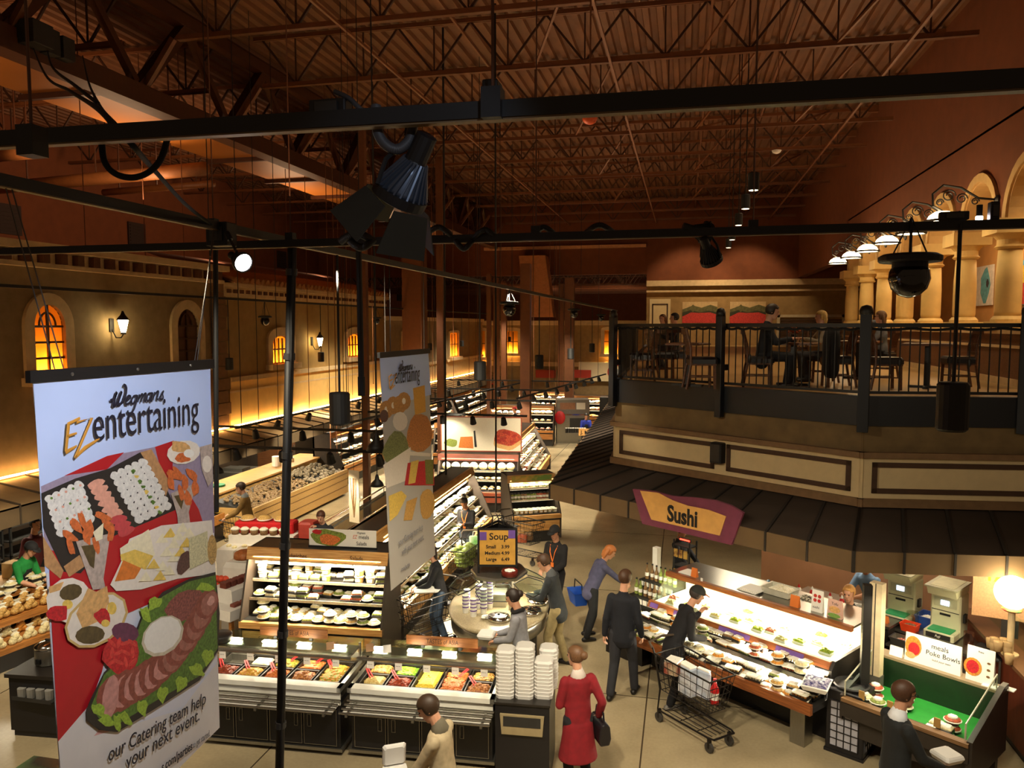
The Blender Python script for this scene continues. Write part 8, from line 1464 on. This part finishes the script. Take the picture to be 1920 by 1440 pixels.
for i, (x, y, z, w, d, h, m, lab) in enumerate(((.0, -.1, .47, .14, .24, .38, mat('blue_white_pack', 'a9b4c8', .5, color2='e4e4e8', scale=4), 'tall pale blue packet in the cart at the sushi counter'), (-.12, .08, .47, .07, .2, .36, mat('blue_white_pack', 'a9b4c8', .5, color2='e4e4e8', scale=4), 'second pale packet in the cart at the sushi counter'), (.1, -.26, .72, .22, .2, .16, mat('paper_sack', 'cbb99a', .7, color2='8a3a2a', scale=6), 'open paper sack in the seat of the cart at the sushi counter'))):
    o = thing('grocery_pack', lab, 'packet', tuple(MC @ Vector((x, y, z))), rad(-138) + .2 * i); B().rbox(-w / 2, -d / 2, 0, w / 2, d / 2, h, .02).build('packet', m, o); B().box(-w / 2 + .01, -d / 2 + .01, h, w / 2 - .01, d / 2 - .01, h + .02).build('folded_top', LABELM, o)
o = thing('red_bottle', 'red bottle with pale label standing in the cart at the sushi counter', 'bottle', tuple(MC @ Vector((-.12, .28, .47)))); B().lathe([(.05, 0), (.055, .01), (.055, .2), (.025, .26), (.02, .3)], n=14).build('bottle_body', RED, o, True); B().lathe([(.0565, .06), (.0565, .15)], n=14, caps=False).build('bottle_label', LABELM, o); B().lathe([(.023, .29), (.023, .33), (.01, .33)], n=10).build('cap', RED, o)
cp = atZ(803, 1215, 0); t, MC2 = shopping_cart('shopping cart of the woman in black beside the wing case', (cp.x, cp.y, 0), rad(150))
for k in range(2):
    o = B(); o.rings([P4(.13 + .02 * k, .12, 0), P4(.15 + .02 * k, .14, .02), P4(.15 + .02 * k, .14, .028)]); tag(o.build('foam_tray', FOAM, None, False, tuple(MC2 @ Vector((.02, -.1 + .16 * k, .95 + .03 * k))), .4 * k), ('white foam box lying across the cart beside the wing case', 'open white foam lid on the cart beside the wing case')[k], 'foam box')
cp = atZ(872, 1105, 0); t, MC3 = shopping_cart('shopping cart of leafy greens before the woman on her phone', (cp.x, cp.y, 0), rad(175))
b = B(); [b.ell((random.uniform(-.14, .14), random.uniform(-.25, .3), .55 + random.random() * .36), (.09, .09, .05), 7, 5) for k in range(46)]; tag(b.build('leafy_greens', FM('kale', '4a5a22', '7a8a3a'), None, True, tuple(MC3 @ Vector((0, 0, 0))), rad(175)), 'leafy greens heaped in the cart before the woman on her phone', 'greens', None, 'stuff')
o = thing('green_bag', 'bright green and white bag in the cart behind the soup sign', 'bag', tuple(MC3 @ Vector((-.16, -.2, .8))), .4); B().rbox(-.13, -.05, 0, .13, .05, .27, .02).build('bag_body', mat('lime_bag', '5fb84a', .5, color2='e4eed8', scale=4), o); b = B(); b.tube([(-.06, 0, .27), (-.05, 0, .36), (.05, 0, .36), (.06, 0, .27)], .008, 5); b.build('bag_handle', LABELM, o)
cp = atZ(975, 1052, 0); t, MC4 = shopping_cart('shopping cart standing behind the soup price board', (cp.x, cp.y + .1, 0), rad(-120)); 
for k in range(4): tag(B().rbox(-.1, -.08, 0, .1, .08, .16, .02).build('grocery_box', FOODC[('tan', 'cream', 'brown', 'red')[k]], None, False, tuple(MC4 @ Vector((-.1 + .2 * (k % 2), -.1 + .24 * (k // 2), .47)))), f'{ORD[k]} grocery box in the cart behind the soup price board', 'box', 'boxes in the cart behind the soup board')
cp = atZ(440, 1058, 0); t, MC5 = shopping_cart('shopping cart of vegetables pushed by the man in the tan jacket', (cp.x + .1, cp.y + .2, 0), rad(70)); pile('vegetables', 'bagged vegetables heaped in the cart of the tan-jacketed man', 'vegetables', cp.x - .1, cp.x + .3, cp.y - .1, cp.y + .5, .6, .85, 40, .09, FM('veg2', '8fa05a', 'd9825a'))
# ------------------------------------------------------------------ shoppers and staff
def at(px, py, dz=0): p = atZ(px, py, dz); return (p.x, p.y, 0)
person('man in a dark navy sweater and trousers walking past the sushi counter, seen from behind', at(1166, 1306), rad(-12), 1.83, '14161f', '26262c', hair='4a2f1c', lean=3, head=(-15, 6), hands=((.24, .1, .86), (-.25, -.02, .84)), feet=((-.12, -.16), (.13, .16)))
person('man in a charcoal jacket and khaki trousers serving soup at the island', at(1046, 1250), rad(82), 1.8, '2b2f33', '94845c', hair='4a3222', lean=14, head=(10, 22), hands=((.12, .42, 1.06), (-.1, .46, 1.1)), feet=((-.12, .08), (.13, -.1)), collar='55585c')
person('man in a black shirt and cap with a lanyard behind the soup server', at(1042, 1165), rad(160), 1.76, '19171a', '1c1c20', hair='1d1512', cap='1b1b1e', head=(0, 14), hands=((.12, .3, 1.02), (-.12, .3, 1.02)), extras=('lanyard',))
person('red-haired woman in a blue-grey sweater bending over the wine display', at(1108, 1196), rad(-62), 1.66, '4a4a66', '17171b', hair='b06a34', hairstyle='bob', lean=26, head=(-12, 18), hands=((.14, .62, .98), (-.3, .1, .82)), feet=((-.13, -.05), (.14, -.14)))
person('man in a black jacket and red-brimmed cap leaning over his cart, hand at his mouth', at(1262, 1322), rad(-68), 1.75, '17161a', '15151a', hair='3a3230', cap='20221f', brim='8a2022', lean=25, head=(-5, 10), hands=((.14, .4, 1.0), (.02, .36, 1.32)), feet=((-.12, .05), (.14, -.1)), shoe='77736c', coat=.42)
rw = person('woman in a long red coat with hair pinned up, walking away', (-1.12, 8.42, 0), rad(28), 1.68, '7d0e1a', '1b1b20', hair='6a4a30', hairstyle='bun', head=(35, 4), coat=.5, hands=((.26, .0, .9), (-.14, .26, 1.08)), collar='cfc3bc', lean=2)
wm = person('man in a cream sweater reading over an open foam box at the lower edge', (-2.2, 6.8, 0), rad(84), 1.8, 'b9a888', '3a3a40', hair='3b2a1c', lean=6, head=(12, 28), hands=((.12, .36, .8), (-.1, .42, .78)), collar='6b6453')
gw = person('woman in a grey sweater and black scarf holding a white box at the soup island', (-2.14, 10.12, 0), rad(86), 1.7, '8a8a90', '2b2b30', hair='241812', hairstyle='bun', lean=6, head=(0, 16), hands=((.1, .38, 1.04), (-.12, .36, 1.02)), extras=('scarf',))
person('woman in a black shirt and orange lanyard looking at her phone', at(876, 1070), rad(172), 1.66, '17161a', '2a3038', hair='1f1612', hairstyle='high_bun', lean=6, head=(0, 28), hands=((.05, .3, 1.16), (-.06, .3, 1.16)), extras=('lanyard',), skin=SKINM)
person('woman in a black jacket, jeans and boots pushing a cart beside the wing case', at(826, 1205), rad(108), 1.68, '131318', '3f5066', hair='2a1c14', hairstyle='bob', lean=10, head=(0, 12), hands=((.12, .42, 1.0), (-.14, .42, 1.0)), shoe='5a3622', feet=((-.1, -.1), (.12, .08)))
p = atZ(608, 960, 1.62); person('woman in a black jacket resting her face on her hand behind the salad sign', (p.x, p.y, 0), rad(175), 1.68, '1a1a20', '22222a', hair='4a2a18', lean=8, head=(10, 20), hands=((.06, .2, 1.42), (-.2, .2, 1.0)))
person('man in a tan jacket pushing a cart of vegetables beside the produce case', at(468, 1050), rad(115), 1.8, '8a6a34', '23232a', hair='33241a', lean=8, head=(10, 14), hands=((.16, .42, 1.02), (-.2, .44, 1.02)), collar='9aa0a0')
p = atZ(28, 1012, 1.72); person('worker in a green shirt and black cap bending at the bakery worktop', (p.x, p.y, 0), rad(-88), 1.74, '1f8a3e', '1a1a1e', hair='1d1512', cap='1b1b1e', lean=22, head=(0, 16), hands=((.14, .5, 1.0), (-.12, .5, 1.0)), extras=('apron',), sleeve=.3)
p = atZ(2, 1002, 1.72); person('worker in a maroon shirt cut off by the picture edge behind the green shirt', (p.x - .25, p.y + .9, 0), rad(-100), 1.76, '5a1f22', '1a1a1e', hair='1d1512', lean=6)
p = atZ(1275, 990, 1.6); person('sushi cook in a dark top with hair tied back, seen below the sign', (p.x, p.y, 0), rad(-120), 1.66, '1b1d24', '1a1a1e', hair='1d1512', hairstyle='high_bun', head=(0, 6), hands=((.2, .34, .95), (-.15, .38, .95)), extras=('apron',), skin=SKINM)
p = MSU @ Vector((2.15, 3.05, 0)); person('cook with a blue sleeve reaching over the dark work counter', (p.x, p.y, 0), rad(130), 1.7, '6f8fb4', '1a1a1e', hair='1d1512', lean=22, hands=((.1, .6, 1.14), (-.1, .62, 1.12)), sleeve=.4, skin=SKINM)
p = atZ(1600, 1100, 1.6); person('cook in black half hidden by the dark awning post', (p.x, p.y, 0), rad(150), 1.66, '15151a', '1a1a1e', hair='d8a05a', lean=14, hands=((.16, .4, 1.05), (-.16, .4, 1.05)))
sm = person('man in a dark suit and glasses holding a closed foam box before the poke case', (2.1, 7.95, 0), rad(-72), 1.84, '1b1e20', '1d1f22', hair='4a2f1e', head=(-4, 5), hands=((.16, .36, 1.0), (-.18, .3, 1.0)), collar='dfe3ea', extras=('glasses',), lean=2)
p = atZ(1098, 778, 1.62); person('worker in a blue shirt and dark apron at the iced table', (p.x, p.y, 0), rad(195), 1.74, '22339a', '1a1a1e', hair='1d1512', lean=16, head=(0, 16), hands=((.16, .45, 1.0), (-.16, .45, 1.0)), extras=('apron',))
p = atZ(966, 768, 1.6); person('shopper in dark clothes and red cap far behind the pizza board', (p.x, p.y, 0), rad(120), 1.7, '1d1a26', '3a3f6a', cap='a02020')
# held and worn things
def clam(lab, loc, rz, open_=False, tilt=0):
    o = thing('foam_box', lab, 'foam box', loc, rz); B().rings([P4(.1, .1, 0, .02), P4(.115, .115, .035, .02), P4(.118, .118, .04, .02)]).build('tray', FOAM, o)
    l = B(); l.rings([P4(.118, .118, 0, .02), P4(.11, .11, .02, .02), P4(.095, .095, .035, .02)]); ll = l.build('lid', FOAM, o)
    ll.matrix_local = Matrix.Translation((0, 0, .041)) if not open_ else Matrix.Translation((0, .118, .045)) @ Matrix.Rotation(rad(100), 4, 'X') @ Matrix.Translation((0, .118, 0)); return o
w = [(a + c) / 2 for a, c in zip(sm[2][0], sm[2][1])]; w = sm[1](.02, .5, 0); h0 = sm[2][0].z; clam('closed white foam box held by the man in the suit', (w.x, w.y, h0 - .0), rad(-60))
w = wm[1](.02, .52, 0); clam('open white foam box held by the man in the cream sweater', (w.x, w.y, wm[2][0].z - .02), rad(30), True)
w = gw[1](-.02, .52, 0); clam('white foam box held by the woman in the grey sweater', (w.x, w.y, gw[2][0].z - .02), rad(90))
w = rw[1](.27, -.02, .62); o = thing('handbag', 'black handbag hanging at the side of the woman in the red coat', 'bag', tuple(w), rad(28)); B().rings([[(x * k, y, z) for x, y in ((-.07, -.17), (.07, -.17), (.07, .17), (-.07, .17))] for k, z in ((.8, 0), (1.1, .08), (.9, .22), (.4, .26))]).build('bag_body', mat('black_leather', '17151a', .4), o, False, bevel=.02); b = B(); b.tube([(0, -.13, .24), (0, -.1, .36), (0, .1, .36), (0, .13, .24)], .012, 6); b.build('strap', mat('black_leather', '17151a', .4), o)
p = atZ(1082, 1118, .62); o = thing('shopping_basket', 'blue plastic hand basket held by the red-haired woman', 'basket', (p.x + .02, p.y, .5), rad(-62)); BL = mat('blue_basket', '1f4fae', .45); b = B(); b.rings([[(sx * w_, sy * d_, z) for sx, sy in ((-1, -1), (1, -1), (1, 1), (-1, 1))] for w_, d_, z in ((.15, .1, 0), (.2, .14, .22), (.21, .15, .23), (.19, .13, .22), (.145, .095, .01))]); b.build('basket_shell', BL, o); b = B(); b.tube([(-.2, 0, .22), (-.17, 0, .38), (.17, 0, .38), (.2, 0, .22)], .01, 6); b.build('handle', BLACK, o)
